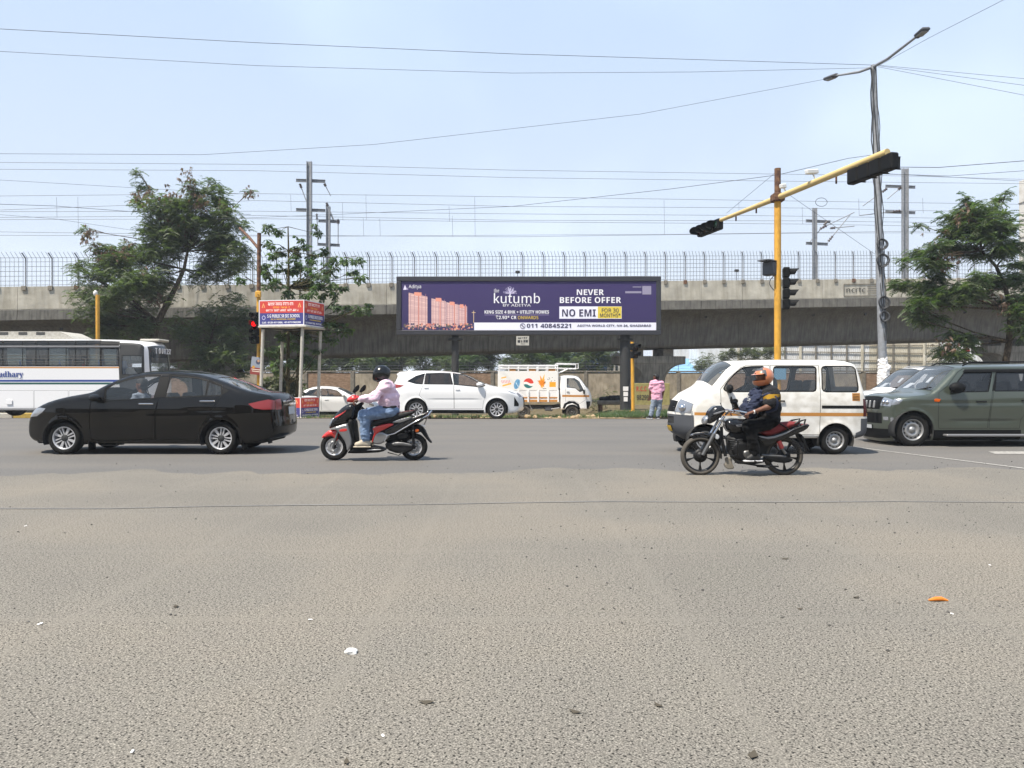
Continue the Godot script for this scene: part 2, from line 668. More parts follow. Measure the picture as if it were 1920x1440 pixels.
func materials() -> void:
	var S := FastNoiseLite.TYPE_SIMPLEX_SMOOTH
	var C := FastNoiseLite.TYPE_CELLULAR
	asphalt_image()
	noise_tex("grain_n", 3, 0.15, [], 1024, 3, FastNoiseLite.TYPE_SIMPLEX, 5.0)
	noise_tex("smooth_grain", 5, 0.06, [[0.0, Color(0.40, 0.395, 0.39)], [0.5, Color(0.475, 0.47, 0.465)], [1.0, Color(0.57, 0.565, 0.56)]], 1024, 4)
	noise_tex("blotch", 8, 0.008, [[0.15, Color(0.92, 0.922, 0.925)], [0.45, Color(0.955, 0.955, 0.953)], [0.6, Color(0.975, 0.97, 0.962)], [0.85, Color(1.0, 0.99, 0.975)]], 512, 5)
	noise_tex("conc", 11, 0.012, [[0.1, Color(0.55, 0.54, 0.52)], [0.5, Color(0.62, 0.61, 0.585)], [0.9, Color(0.68, 0.67, 0.645)]], 512, 6)
	noise_tex("streak", 14, 0.02, [[0.2, Color(0.76, 0.755, 0.75)], [0.42, Color(0.89, 0.885, 0.88)], [0.6, Color(0.965, 0.96, 0.955)], [0.9, Color(1, 1, 0.99)]], 512, 4)
	noise_tex("fine_n", 17, 0.05, [], 512, 4, S, 3.0)
	noise_tex("dirt", 19, 0.02, [[0.1, Color(0.47, 0.41, 0.33)], [0.5, Color(0.63, 0.56, 0.46)], [0.9, Color(0.76, 0.70, 0.60)]], 512, 6)
	noise_tex("soil", 22, 0.03, [[0.1, Color(0.30, 0.27, 0.22)], [0.5, Color(0.42, 0.38, 0.31)], [0.9, Color(0.52, 0.48, 0.40)]], 512, 5)
	noise_tex("rust", 26, 0.02, [[0.2, Color(0.24, 0.16, 0.13)], [0.5, Color(0.36, 0.25, 0.19)], [0.8, Color(0.46, 0.34, 0.23)]], 256, 5)
	noise_tex("dust", 31, 0.015, [[0.2, Color(0.89, 0.88, 0.86)], [0.5, Color(0.96, 0.955, 0.945)], [0.8, Color(1, 1, 1)]], 512, 5)
	noise_tex("bark", 33, 0.03, [[0.2, Color(0.20, 0.17, 0.14)], [0.6, Color(0.34, 0.30, 0.25)], [0.9, Color(0.45, 0.41, 0.35)]], 256, 5)
	noise_tex("denim", 36, 0.03, [[0.2, Color(0.40, 0.48, 0.58)], [0.5, Color(0.46, 0.54, 0.64)], [0.85, Color(0.53, 0.60, 0.69)]], 256, 4)
	noise_tex("brick", 41, 0.03, [[0.1, Color(0.44, 0.34, 0.27)], [0.5, Color(0.55, 0.45, 0.37)], [0.9, Color(0.64, 0.54, 0.46)]], 256, 5)
	brick_image()

	var m := mat("asphalt", Color(0.89, 0.878, 0.855), 0.93, 0, 0.35)
	tex(m, "grain", Vector3(0.62, 0.62, 0.62)); second(m, "blotch", Vector3(0.075, 0.075, 0.075)); bump(m, "grain_n", 0.25)
	m = mat("asphalt_smooth", Color(0.83, 0.82, 0.805), 0.85, 0, 0.4)
	tex(m, "smooth_grain", Vector3(0.5, 0.5, 0.5)); second(m, "blotch", Vector3(0.03, 0.03, 0.11)); bump(m, "grain_n", 0.2)
	m = mat("seam", Color(0.46, 0.455, 0.45), 0.9)
	tex(m, "blotch", Vector3(1.5, 1.5, 1.5))
	m = mat("road_paint", Color(0.62, 0.61, 0.59), 0.8)
	tex(m, "streak", Vector3(1.3, 1.3, 1.3))
	tex(mat("dirt", Color(0.95, 0.93, 0.9), 0.97, 0, 0.2), "dirt", Vector3(0.35, 0.35, 0.35))
	tex(mat("soil", Color(0.9, 0.9, 0.86), 0.97, 0, 0.2), "soil", Vector3(0.2, 0.2, 0.2))
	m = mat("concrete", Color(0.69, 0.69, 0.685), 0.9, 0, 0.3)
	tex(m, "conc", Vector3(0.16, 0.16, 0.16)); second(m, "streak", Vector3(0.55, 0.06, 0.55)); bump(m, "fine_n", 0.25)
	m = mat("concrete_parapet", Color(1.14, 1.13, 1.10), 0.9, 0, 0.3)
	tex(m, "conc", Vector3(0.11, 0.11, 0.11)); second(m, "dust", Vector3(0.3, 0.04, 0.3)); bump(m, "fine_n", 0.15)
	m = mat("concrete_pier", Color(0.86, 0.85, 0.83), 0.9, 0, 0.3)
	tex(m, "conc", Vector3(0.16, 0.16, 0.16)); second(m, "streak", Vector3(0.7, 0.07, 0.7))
	m = mat("concrete_wall", Color(0.98, 0.94, 0.88), 0.92, 0, 0.3)
	tex(m, "conc", Vector3(0.12, 0.12, 0.12)); second(m, "dust", Vector3(0.4, 0.15, 0.4))
	m = mat("concrete_post", Color(0.74, 0.72, 0.69), 0.92, 0, 0.3)
	tex(m, "conc", Vector3(0.5, 0.5, 0.5))
	m = mat("brickwork", Color(1.05, 1.0, 0.96), 0.92, 0, 0.3)
	tex(m, "bricks", Vector3(0.7, 0.7, 0.7)); second(m, "dust", Vector3(0.3, 0.3, 0.3))
	m = mat("galvanised", Color(0.56, 0.575, 0.60), 0.6, 0.2)
	tex(m, "dust", Vector3(0.6, 0.6, 0.6))
	mat("wire", Color(0.40, 0.41, 0.43), 0.6)
	mat("fence_wire", Color(0.38, 0.39, 0.41), 0.7)
	mat("cable", Color(0.22, 0.225, 0.235), 0.7)
	mat("insulator", Color(0.27, 0.2, 0.18), 0.3)
	m = mat("rusty", Color(1, 1, 1), 0.9)
	tex(m, "rust", Vector3(0.9, 0.9, 0.9))
	m = mat("yellow_pole", Color(0.80, 0.60, 0.20), 0.6)
	second(m, "dust", Vector3(1.2, 0.4, 1.2))
	mat("black_plastic", Color(0.075, 0.078, 0.083), 0.6, 0, 0.25)
	mat("grey_plastic", Color(0.26, 0.27, 0.29), 0.6)
	mat("dark_grey", Color(0.16, 0.165, 0.17), 0.7)
	mat("rubber", Color(0.115, 0.113, 0.11), 0.88, 0, 0.3)
	mat("rubber_dusty", Color(0.30, 0.285, 0.265), 0.92, 0, 0.3)
	mat("underside", Color(0.20, 0.20, 0.20), 0.95, 0, 0.3)
	mat("chrome", Color(0.80, 0.80, 0.81), 0.12, 1.0)
	mat("alloy", Color(0.76, 0.76, 0.77), 0.3, 0.45)
	mat("steel_rim", Color(0.60, 0.60, 0.60), 0.45, 0.6)
	mat("steel_rim_dark", Color(0.29, 0.28, 0.27), 0.6, 0.4)
	mat("black_metal", Color(0.06, 0.06, 0.062), 0.4, 0.3)
	mat("silver_plastic", Color(0.52, 0.52, 0.53), 0.4, 0.5)
	mat("engine", Color(0.13, 0.13, 0.135), 0.5, 0.6)
	mat("engine_alloy", Color(0.42, 0.42, 0.42), 0.45, 0.8)
	for p in [["paint_black", col(0.0045, 0.004, 0.0035), 0.5], ["paint_white", col(0.72, 0.72, 0.72), 0.35], ["paint_white_van", col(0.70, 0.69, 0.66), 0.35], ["paint_green", col(0.062, 0.074, 0.058), 0.32], ["paint_bus", col(0.72, 0.72, 0.73), 0.4], ["paint_red", col(0.50, 0.022, 0.018), 0.3], ["paint_silver", col(0.22, 0.22, 0.225), 0.35], ["paint_bike", col(0.008, 0.008, 0.009), 0.25], ["paint_orange", col(0.48, 0.15, 0.055), 0.34]]:
		m = mat(p[0], p[1], p[2])
		m.clearcoat_enabled = true
		m.clearcoat = 0.8
		m.clearcoat_roughness = 0.06
	(M.paint_green as StandardMaterial3D).metallic = 0.35
	(M.paint_silver as StandardMaterial3D).metallic = 0.6
	(M.paint_black as StandardMaterial3D).metallic_specular = 0.12
	(M.paint_black as StandardMaterial3D).clearcoat = 0.75
	(M.paint_black as StandardMaterial3D).clearcoat_roughness = 0.03
	(M.paint_bike as StandardMaterial3D).metallic_specular = 0.25
	(M.paint_white_van as StandardMaterial3D).clearcoat = 0.35
	tex(M.paint_white_van, "dust", Vector3(0.5, 0.5, 0.5), false)
	for p in [["glass", 0.20, Color(0.30, 0.32, 0.33)], ["glass_dark", 0.60, Color(0.10, 0.105, 0.11)], ["glass_front", 0.22, Color(0.47, 0.50, 0.52)], ["lamp_glass", 0.12, Color(0.8, 0.82, 0.85)]]:  # grey tint of glass and glass_front stands in for mirrored sky
		m = mat(p[0], Color(p[2].r, p[2].g, p[2].b, p[1]), 0.04)
		m.transparency = BaseMaterial3D.TRANSPARENCY_ALPHA
	m = mat("lamp_red", Color(0.52, 0.03, 0.035), 0.12); m.clearcoat_enabled = true
	m = mat("lamp_maroon", Color(0.26, 0.02, 0.03), 0.2)
	m = mat("lamp_clear", Color(0.62, 0.63, 0.65), 0.14, 0.7); m.clearcoat_enabled = true
	mat("lamp_amber", Color(0.75, 0.33, 0.04), 0.25)
	mat("white_plastic", Color(0.80, 0.80, 0.79), 0.5)
	mat("plate_white", Color(0.70, 0.71, 0.72), 0.5)
	mat("plate_yellow", Color(0.78, 0.62, 0.10), 0.5)
	mat("print_dark", Color(0.08, 0.08, 0.09), 0.7)
	mat("print_white", Color(0.88, 0.88, 0.90), 0.65)
	mat("print_blue", Color(0.13, 0.24, 0.52), 0.5)
	mat("print_green", Color(0.10, 0.30, 0.28), 0.5)
	mat("print_orange", Color(0.68, 0.47, 0.22), 0.5)
	mat("print_red", Color(0.66, 0.08, 0.09), 0.6)
	mat("print_yellow", Color(0.85, 0.74, 0.25), 0.6)
	mat("seat_cloth", Color(0.24, 0.235, 0.23), 0.9)
	mat("seat_beige", Color(0.50, 0.46, 0.40), 0.9)
	mat("seat_black", Color(0.075, 0.072, 0.072), 0.75)
	mat("seat_maroon", Color(0.30, 0.09, 0.10), 0.7)
	mat("seat_red", Color(0.42, 0.10, 0.11), 0.75)
	m = mat("skin", Color(0.40, 0.26, 0.19), 0.6); m.subsurf_scatter_enabled = true; m.subsurf_scatter_strength = 0.1
	mat("hair", Color(0.04, 0.035, 0.03), 0.7)
	for p in [["cloth_pink", Color(0.83, 0.72, 0.78)], ["cloth_pink_strong", Color(0.82, 0.60, 0.68)], ["cloth_black", Color(0.045, 0.045, 0.05)], ["cloth_charcoal", Color(0.13, 0.13, 0.14)], ["cloth_mustard", Color(0.52, 0.40, 0.12)], ["cloth_grey", Color(0.47, 0.51, 0.56)], ["cloth_navy", Color(0.17, 0.19, 0.26)], ["cloth_white", Color(0.75, 0.74, 0.72)], ["cloth_blue", Color(0.2, 0.3, 0.45)], ["cloth_red", Color(0.6, 0.2, 0.22)]]:
		m = mat(p[0], p[1], 0.92, 0, 0.25)
		m.rim_enabled = true
		m.rim = 0.25
	m = mat("cloth_denim", Color(0.96, 0.96, 0.98), 0.92, 0, 0.2)
	tex(m, "denim", Vector3(2.2, 2.2, 2.2), false)
	mat("shoe_cream", Color(0.66, 0.62, 0.55), 0.7)
	mat("shoe_black", Color(0.06, 0.06, 0.065), 0.6)
	mat("shoe_sole", Color(0.75, 0.75, 0.76), 0.6)
	mat("helmet_black", Color(0.05, 0.05, 0.054), 0.22)
	mat("visor", Color(0.012, 0.012, 0.014), 0.05)
	mat("tarp_white", Color(0.86, 0.85, 0.84), 0.6)
	tex(mat("bark", Color(1, 1, 1), 0.95, 0, 0.2), "bark", Vector3(1.5, 0.5, 1.5))
	tex(mat("stem_green", Color(0.95, 1.0, 0.85), 0.9, 0, 0.2), "bark", Vector3(2.0, 0.6, 2.0))
	m = mat("leaf", Color(1, 1, 1), 0.48, 0, 0.5)
	m.vertex_color_use_as_albedo = true
	m.backlight_enabled = true
	m.backlight = Color(0.9, 1.0, 0.62)
	m.cull_mode = BaseMaterial3D.CULL_DISABLED
	tex(mat("white_sheet", Color(0.84, 0.85, 0.86), 0.6), "dust", Vector3(0.2, 0.06, 0.2))
	tex(mat("cream_sheet", Color(0.76, 0.74, 0.68), 0.65), "dust", Vector3(0.2, 0.06, 0.2))
	tex(mat("blue_sheet", Color(0.20, 0.44, 0.78), 0.55), "dust", Vector3(0.1, 0.04, 0.1))
	tex(mat("pale_blue_sheet", Color(0.45, 0.63, 0.78), 0.55), "dust", Vector3(0.1, 0.1, 0.1))
	tex(mat("pale_render", Color(0.80, 0.79, 0.77), 0.9), "dust", Vector3(0.05, 0.05, 0.05))
	mat("window_dark", Color(0.16, 0.18, 0.2), 0.2)
	tex(mat("kerb_paint", Color(0.68, 0.58, 0.28), 0.9), "dust", Vector3(0.9, 0.9, 0.9))
	tex(mat("kerb_white", Color(0.70, 0.69, 0.66), 0.9), "dust", Vector3(0.9, 0.9, 0.9))

# crushed stone in weathered bitumen: fine grains, pale crumbs and small open pits
func asphalt_image() -> void:
	var n := FastNoiseLite.new()
	n.noise_type = FastNoiseLite.TYPE_SIMPLEX_SMOOTH
	var g := []
	for q in [[31, 0.16, 2], [47, 0.055, 3], [53, 0.10, 1]]:
		n.seed = q[0]
		n.frequency = q[1]
		n.fractal_octaves = q[2]
		var im0 := n.get_seamless_image(1024, 1024, false, false, 0.1, false)
		im0.convert(Image.FORMAT_L8)
		g.append(im0.get_data())
	var a: PackedByteArray = g[0]
	var b: PackedByteArray = g[1]
	var c: PackedByteArray = g[2]
	var rgb := PackedByteArray()
	rgb.resize(1024 * 1024 * 3)
	for i in 1024 * 1024:
		var v := 134.0 + (a[i] - 128) * 0.42 + (b[i] - 128) * 0.16
		if c[i] < 78:
			v -= (78 - c[i]) * 1.5
		if a[i] > 176:
			v += (a[i] - 176) * 0.35
		v = clampf(v, 40.0, 220.0)
		rgb[i * 3] = int(v)
		rgb[i * 3 + 1] = int(v * 0.978)
		rgb[i * 3 + 2] = int(v * 0.94)
	T["grain"] = ImageTexture.create_from_image(Image.create_from_data(1024, 1024, false, Image.FORMAT_RGB8, rgb))

func brick_image() -> void:
	# far brickwork (a brick is about two pixels in the photograph): print of courses, 16 x 8 bricks
	var im := Image.create(256, 256, false, Image.FORMAT_RGB8)
	im.fill(Color(0.56, 0.52, 0.47))
	for r in 19:
		for k in 7:
			var o := 18.0 if r % 2 else 0.0
			var c := Color(0.46, 0.39, 0.33).lerp(Color(0.56, 0.49, 0.43), rng.randf())
			var x := int(k * 36.57 + o)
			for dx in 34:
				im.fill_rect(Rect2i((x + dx) % 256, int(r * 13.47) + 1, 1, 11), c)
	T["bricks"] = ImageTexture.create_from_image(im)

# ---------------------------------------------------------------- ground
func gy(x: float, z: float) -> float:
	# the side ground beyond the carriageway falls away gently on the side of the kiosk
	return -clampf((z - 27.0) * 0.042, 0.0, 0.45) * (1.0 - smoothstep(3.0, 4.6, x))

func lay(poly: PackedVector2Array, up: float, c: float, wob := 0.0) -> MB:
	var mb := MB.new()
	if Geometry2D.is_polygon_clockwise(poly):
		poly.reverse()
	var n := FastNoiseLite.new()
	n.seed = 5
	n.frequency = 0.35
	patch(mb, poly, [], c, func(p: Vector2) -> Vector3: return Vector3(p.x, gy(p.x, p.y) + up + wob * (n.get_noise_2d(p.x, p.y) + 0.25), -p.y), 0.05)
	for i in mb.n.size():
		if mb.n[i].y < 0:
			mb.n[i] = -mb.n[i]
	return mb

func ground() -> void:
	var big := MB.new()
	big.quad(Vector3(-900, -0.52, 60), Vector3(900, -0.52, 60), Vector3(900, -0.52, -1500), Vector3(-900, -0.52, -1500), Vector3.UP)
	structure("ground", big, M.soil)
	# land between the carriageway and the wall
	structure("roadside_ground", lay(lin([-60, 20, 60, 20, 60, 90, -60, 90]), -0.02, 1.6, 0.0), M.soil)
	# carriageway
	var edge := [-60, 33.5, -15.5, 33.5, -13.6, 31.5, -12.6, 28.6, -11.0, 27.6, -6.0, 27.3, 0.0, 26.9, 4.0, 26.7, 10.0, 26.5, 16, 26.6, 60, 26.8]
	var far := PackedVector2Array()
	for p in lin(edge):
		far.append(p)
	var seam := PackedVector2Array()
	for i in 61:
		var x := -30.0 + i
		seam.append(Vector2(x, 7.72 + 0.035 * x + 0.10 * sin(x * 0.55 + 1.0) + 0.05 * sin(x * 1.9)))
	# ragged edge where the worn surface gives way to the smoother lanes
	var rag := PackedVector2Array()
	var rn := FastNoiseLite.new()
	rn.seed = 6
	rn.frequency = 0.5
	rn.fractal_octaves = 5
	for i in 601:
		var x := -30.0 + i * 0.1
		rag.append(Vector2(x, 10.7 + 0.02 * x + 0.9 * rn.get_noise_1d(x * 1.0) + 0.12 * rn.get_noise_1d(x * 3.0 + 50.0)))
	var smooth := PackedVector2Array([Vector2(-60, 9.0), Vector2(60, 9.0), Vector2(60, 26.8)])
	far.reverse()
	for i in range(1, far.size()):
		smooth.append(far[i])
	structure("road", lay(smooth, 0.0, 1.5), M.asphalt_smooth)
	var near := rag.duplicate()
	near.append(Vector2(60, 11.5)); near.append(Vector2(60, -20)); near.append(Vector2(-60, -20)); near.append(Vector2(-60, 9.5))
	structure("worn_road", lay(near, 0.006, 2.0), M.asphalt)
	# joint between the two road layers
	var jt := PackedVector2Array()
	for p in seam:
		jt.append(p + Vector2(0, 0.02 + 0.012 * sin(p.x * 3.1)))
	for i in range(seam.size() - 1, -1, -1):
		jt.append(seam[i] - Vector2(0, 0.016 + 0.012 * sin(seam[i].x * 2.3)))
	structure("road_joint", lay(jt, 0.011, 1.0), M.seam)
	# worn stop line and lane line on the carriageway
	structure("road_marking", lay(lin([8.6, 13.3, 11.5, 13.2, 11.5, 13.75, 8.8, 13.8]), 0.006, 1.0), M.road_paint)
	structure("road_marking", lay(lin([6.7, 14.9, 6.78, 14.9, 7.9, 9.7, 7.8, 9.7]), 0.006, 1.0), M.road_paint)
	# sandy shoulder
	structure("dirt_shoulder", lay(lin([-13.5, 28.9, -11.2, 27.9, -6.0, 27.55, 0.0, 27.1, 4.0, 26.95, 12.0, 26.7, 12.0, 28.2, 5.5, 29.8, 3.5, 34, -5.0, 34.5, -13.5, 32]), 0.006, 0.5, 0.03), M.dirt)
	# kerb stones along the far carriageway edge behind the bus
	for i in 22:
		var mb := MB.new()
		mb.box(Vector3(0, 0.09, 0), Vector3(1.16, 0.34, 0.22), 0.025)
		var k := put("kerb_stone", mb, M.kerb_paint if i % 2 == 0 else M.kerb_white)
		k.position = Vector3(-41.0 + i * 1.2, gy(-20, 33.6) - 0.04, -33.6)
		tag(k, "", "", "", "structure")
	# raised grass bank by the billboard post
	structure("grass_bank", lay(lin([4.2, 27.2, 10.5, 27.0, 16, 27.2, 16, 36, 5.0, 36, 4.0, 31]), 0.03, 0.6, 0.06), M.soil)

# ---------------------------------------------------------------- elevated railway
func via(x: float, back := 0.0) -> Vector3:   # point on the parapet's top front edge
	return Vector3(x + back * 0.177, 7.93 + 0.0335 * x, -(49.0 + 0.18 * x) - back * 0.984)

func viaduct() -> void:
	var root := thing("railway_viaduct", "long grey concrete railway viaduct with curved box girder crossing behind the road", "viaduct")
	var dir := (via(1) - via(0)).normalized()
	var back := Vector3(0.177, 0, -0.984)
	var bas := Basis(back, Vector3.UP, dir)      # section plane: x = back, y = up; extruded along dir
	var seg := 3.05
	var par := lin([0, 0, 0.2, 0, 0.2, -1.3, 0.02, -1.34, 0, -1.32])
	var fascia := lin([0.05, -1.36, 0.0, -1.40, -0.03, -1.96, 0.12, -2.02])
	var web := chaikin(lin([0.12, -2.02, 0.9, -2.10, 1.55, -2.32, 2.0, -2.75, 2.2, -3.3, 2.33, -4.2]), 2)
	var sec := PackedVector2Array()
	for p in fascia: sec.append(p)
	for p in web: sec.append(p)
	sec.append(Vector2(2.42, -4.36)); sec.append(Vector2(2.55, -4.43))
	var half := sec.duplicate()
	for i in range(half.size() - 1, -1, -1):
		sec.append(Vector2(8.6 - half[i].x, half[i].y))
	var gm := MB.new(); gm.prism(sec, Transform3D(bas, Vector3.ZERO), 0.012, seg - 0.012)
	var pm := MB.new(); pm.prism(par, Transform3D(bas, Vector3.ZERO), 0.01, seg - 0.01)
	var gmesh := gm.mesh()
	var pmesh := pm.mesh()
	var bm := MB.new()
	bm.prism(par, Transform3D(bas, Vector3.ZERO), 0.01, seg - 0.01)
	for i in 42:
		var x := -50.0 + i * seg * dir.x
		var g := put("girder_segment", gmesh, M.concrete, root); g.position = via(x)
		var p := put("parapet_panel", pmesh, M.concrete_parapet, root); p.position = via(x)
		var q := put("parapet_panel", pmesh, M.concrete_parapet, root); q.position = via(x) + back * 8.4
	# drain holes below the deck edge
	for i in 24:
		var d := MB.new()
		d.tube([Vector3.ZERO, Vector3(0, 0, 0.22)], 0.07, 10)
		var o := put("drain_spout", d, M.underside, root)
		o.position = via(-44.0 + i * 4.1, 1.5) + Vector3(0, -2.42, 0.12)
	# lettering of the operator pressed into the parapet
	var lx := 24.6
	var flat := Transform3D(Basis(dir, Vector3.UP, -back), via(lx) + Vector3(0, -0.78, 0.03))
	words(root, "parapet_lettering", "ncrtc", 1.5, 0.36, flat, M.dark_grey, false)
	var fr := MB.new()
	for r in [[0, 0.42, 3.0, 0.05], [0, -0.42, 3.0, 0.05], [-1.5, 0, 0.05, 0.84], [1.5, 0, 0.05, 0.84]]:
		fr.box(Vector3(r[0] + 0.55, r[1], 0.0), Vector3(r[2], r[3], 0.03), 0.008)
	for k in 4:
		fr.box(Vector3(1.35, 0.24 - 0.16 * k, 0.0), Vector3(0.9 - 0.1 * (k % 2), 0.05, 0.02), 0.004)
	var fo := put("parapet_emblem_frame", fr, M.concrete_post, root)
	fo.transform = flat
	# piers with flared heads
	for x in [-21.0, 9.25, 39.2]:
		pier(x, root)
	fence(dir, back)

func pier(x: float, root: Node3D) -> void:
	var at := via(x, 4.3)
	var top := at.y - 4.43 - 0.55
	var base := gy(at.x, -at.z)
	var prof := []
	var w1 := 2.55 if x > 0 else 2.3
	for i in 15:
		var t := i / 14.0
		prof.append([1.02 + (w1 - 1.02) * (1.0 - sqrt(maxf(0.0, 1.0 - t * t))), t])
	var y0 := base + 1.45
	var y1 := top - 0.55
	var mb := MB.new()
	var ring := func(hw: float, hd: float, y: float) -> Array:
		var c := minf(hw, hd) * 0.3
		var r := []
		for p in [[-hw + c, hd], [hw - c, hd], [hw, hd - c], [hw, -hd + c], [hw - c, -hd], [-hw + c, -hd], [-hw, -hd + c], [-hw, hd - c]]:
			r.append(Vector3(p[0], y, p[1]))
		return r
	var rings := [ring.call(1.02, 1.0, base - 0.6), ring.call(1.02, 1.0, y0)]
	for p in prof:
		rings.append(ring.call(p[0], 1.0 + 0.15 * p[1], y0 + (y1 - y0) * p[1]))
	rings.append(ring.call(w1, 1.2, y1 + 0.02))
	rings.append(ring.call(w1, 1.2, top))
	for i in rings.size() - 1:
		for k in 8:
			var k2 := (k + 1) % 8
			var a: Vector3 = rings[i][k]
			mb.flat4(a, rings[i][k2], rings[i + 1][k2], rings[i + 1][k], Vector3(a.x + rings[i][k2].x, 0, a.z + rings[i][k2].z))
	var lid: Array = rings[-1]
	for k in range(1, 7):
		mb.flat3(lid[0], lid[k], lid[k + 1], Vector3.UP)
	var yaw := Basis(Vector3.UP, 0.178)
	var o := put("pier", mb, M.concrete_pier, root)
	o.transform = Transform3D(yaw, Vector3(at.x, 0, at.z))
	for s in [-1.15, 1.15]:
		var b := MB.new()
		b.box(Vector3(s, top + 0.27, 0.6), Vector3(0.8, 0.56, 0.9), 0.03)
		b.box(Vector3(s, top + 0.27, -0.6), Vector3(0.8, 0.56, 0.9), 0.03)
		var q := put("bearing_block", b, M.concrete_post, root)
		q.transform = Transform3D(yaw, Vector3(at.x, 0, at.z))

func fence(dir: Vector3, back: Vector3) -> void:
	var root := thing("mesh_fence", "tall grey wire mesh fence with bent tops along the viaduct parapet", "fence")
	var pitch := 1.42
	var up := Vector3.UP
	var pm := MB.new()
	var bend := -back * 0.16 - dir * 0.10
	pm.tube([up * -0.1, up * 0.9, up * 1.66, up * 1.98 + bend], 0.04, 6)
	var bk := MB.new()
	bk.box(up * -0.1 - back * 0.04, Vector3(0.26, 0.26, 0.06), 0.01, Basis(dir, up, -back))
	var wires := MB.new()
	for i in 6:
		var b := dir * (pitch * (i + 0.5) / 6.0) - back * 0.03
		wires.tube([b, b + up * 1.66, b + up * 2.02 + bend], 0.012, 4, false)
	for h in [0.1, 0.34, 0.62, 0.90, 1.18, 1.46, 1.70]:
		wires.tube([dir * 0.04 + up * h - back * 0.045, dir * (pitch - 0.04) + up * h - back * 0.045], 0.013, 4, false)
	var wm := wires.mesh()
	var pmesh := pm.mesh()
	var bmesh := bk.mesh()
	for i in 74:
		var at := via(-44.0 + i * pitch * dir.x, 0.1)
		var p := put("fence_post", pmesh, M.galvanised, root); p.position = at
		var b := put("post_bracket", bmesh, M.rusty if i % 9 == 4 else M.concrete_post, p); b.position = -back * 0.1
		var w := put("wire_panel", wm, M.fence_wire, root); w.position = at
	# small lamp stems standing on the parapet
	for x in [0.35, 15.6]:
		var mb := MB.new()
		mb.tube([Vector3.ZERO, Vector3(0, 0.6, 0)], 0.02, 6)
		mb.box(Vector3(0, 0.68, 0), Vector3(0.3, 0.18, 0.18), 0.03)
		var o := put("parapet_lamp", mb, M.dark_grey)
		o.position = via(x, 0.12)
		tag(o, "small dark lamp on a short stem standing on the viaduct parapet", "lamp", "small lamps on the parapet")

func ibeam(mb: MB, a: Vector3, b: Vector3, w: float, d: float) -> void:
	var l := b - a
	var z := l.normalized()
	var x := Vector3.RIGHT if absf(z.y) > 0.5 else Vector3.UP
	x = (x - z * x.dot(z)).normalized()
	var bas := Basis(x, z.cross(x), z)
	var c := (a + b) * 0.5
	mb.box(c + bas.x * (w * 0.45), Vector3(w * 0.1, d, l.length()), 0.004, bas)
	mb.box(c - bas.x * (w * 0.45), Vector3(w * 0.1, d, l.length()), 0.004, bas)
	mb.box(c, Vector3(w * 0.8, d * 0.12, l.length()), 0.0, bas)

func rail_masts() -> void:
	var list := [
		{"x": 580.0, "z": 51.0, "top": 303.0, "w": 0.34, "arms": [[338, 555, 610], [393, 555, 610]], "rods": [[562, 344, 577, 384], [608, 344, 620, 367], [612, 380, 626, 412]], "label": "tall grey steel rail mast behind the broad leaved tree"},
		{"x": 615.5, "z": 55.0, "top": 387.0, "w": 0.3, "arms": [[414, 597, 637], [458, 595, 637]], "rods": [[594, 400, 596, 455], [634, 410, 634, 457], [612, 384, 625, 413]], "label": "shorter grey steel rail mast beside the tall one behind the broad leaved tree"},
		{"x": 1697.0, "z": 55.0, "top": 316.0, "w": 0.4, "arms": [[349, 1660, 1716], [397, 1660, 1716]], "rods": [[1664, 353, 1618, 386], [1690, 351, 1664, 373], [1690, 395, 1612, 404]], "label": "thick grey steel rail mast above the tree by the green car"},
		{"x": 1527.5, "z": 55.5, "top": 390.0, "w": 0.3, "arms": [[414, 1511, 1557], [456, 1511, 1552]], "rods": [[1552, 414, 1518, 454], [1552, 454, 1596, 400], [1536, 430, 1602, 398], [1556, 428, 1602, 424]], "label": "short grey steel rail mast between the yellow signal pole and the street lamp"}]
	for d in list:
		var foot := px(d.x, 545, d.z)
		var o := thing("rail_mast", d.label, "mast", foot, "masts of the railway overhead line")
		var mb := MB.new()
		ibeam(mb, Vector3.ZERO, px(d.x, d.top, d.z) - foot, d.w, d.w * 0.8)
		put("column", mb, M.galvanised, o)
		for a in d.arms:
			var c := MB.new()
			ibeam(c, px(a[1], a[0], d.z + 0.25) - foot, px(a[2], a[0] + 2, d.z + 0.25) - foot, 0.2, 0.14)
			put("cross_arm", c, M.galvanised, o)
		for r in d.rods:
			var c := MB.new()
			var a := px(r[0], r[1], d.z + 0.1) - foot
			var b := px(r[2], r[3], d.z + 0.1) - foot
			c.tube([a, b], 0.035, 6)
			var q := put("strut", c, M.galvanised, o)
			var ins := MB.new()
			for k in 5:
				var at := a.lerp(b, 0.04 + 0.035 * k)
				ins.tube([at, a.lerp(b, 0.055 + 0.035 * k)], 0.1 if k % 2 == 0 else 0.06, 8)
			put("insulator", ins, M.insulator, q)
	# loop of spare cable on the short mast, and a box on the thick one
	var lp := MB.new()
	var pts := []
	for k in 17:
		var a := TAU * k / 16.0
		pts.append(px(1540 + cos(a) * 11, 379 + sin(a) * 8, 55.5))
	lp.tube(pts, 0.02, 5, false)
	tag(put("cable_loop", lp, M.cable), "round loop of spare cable above the short rail mast", "cable")

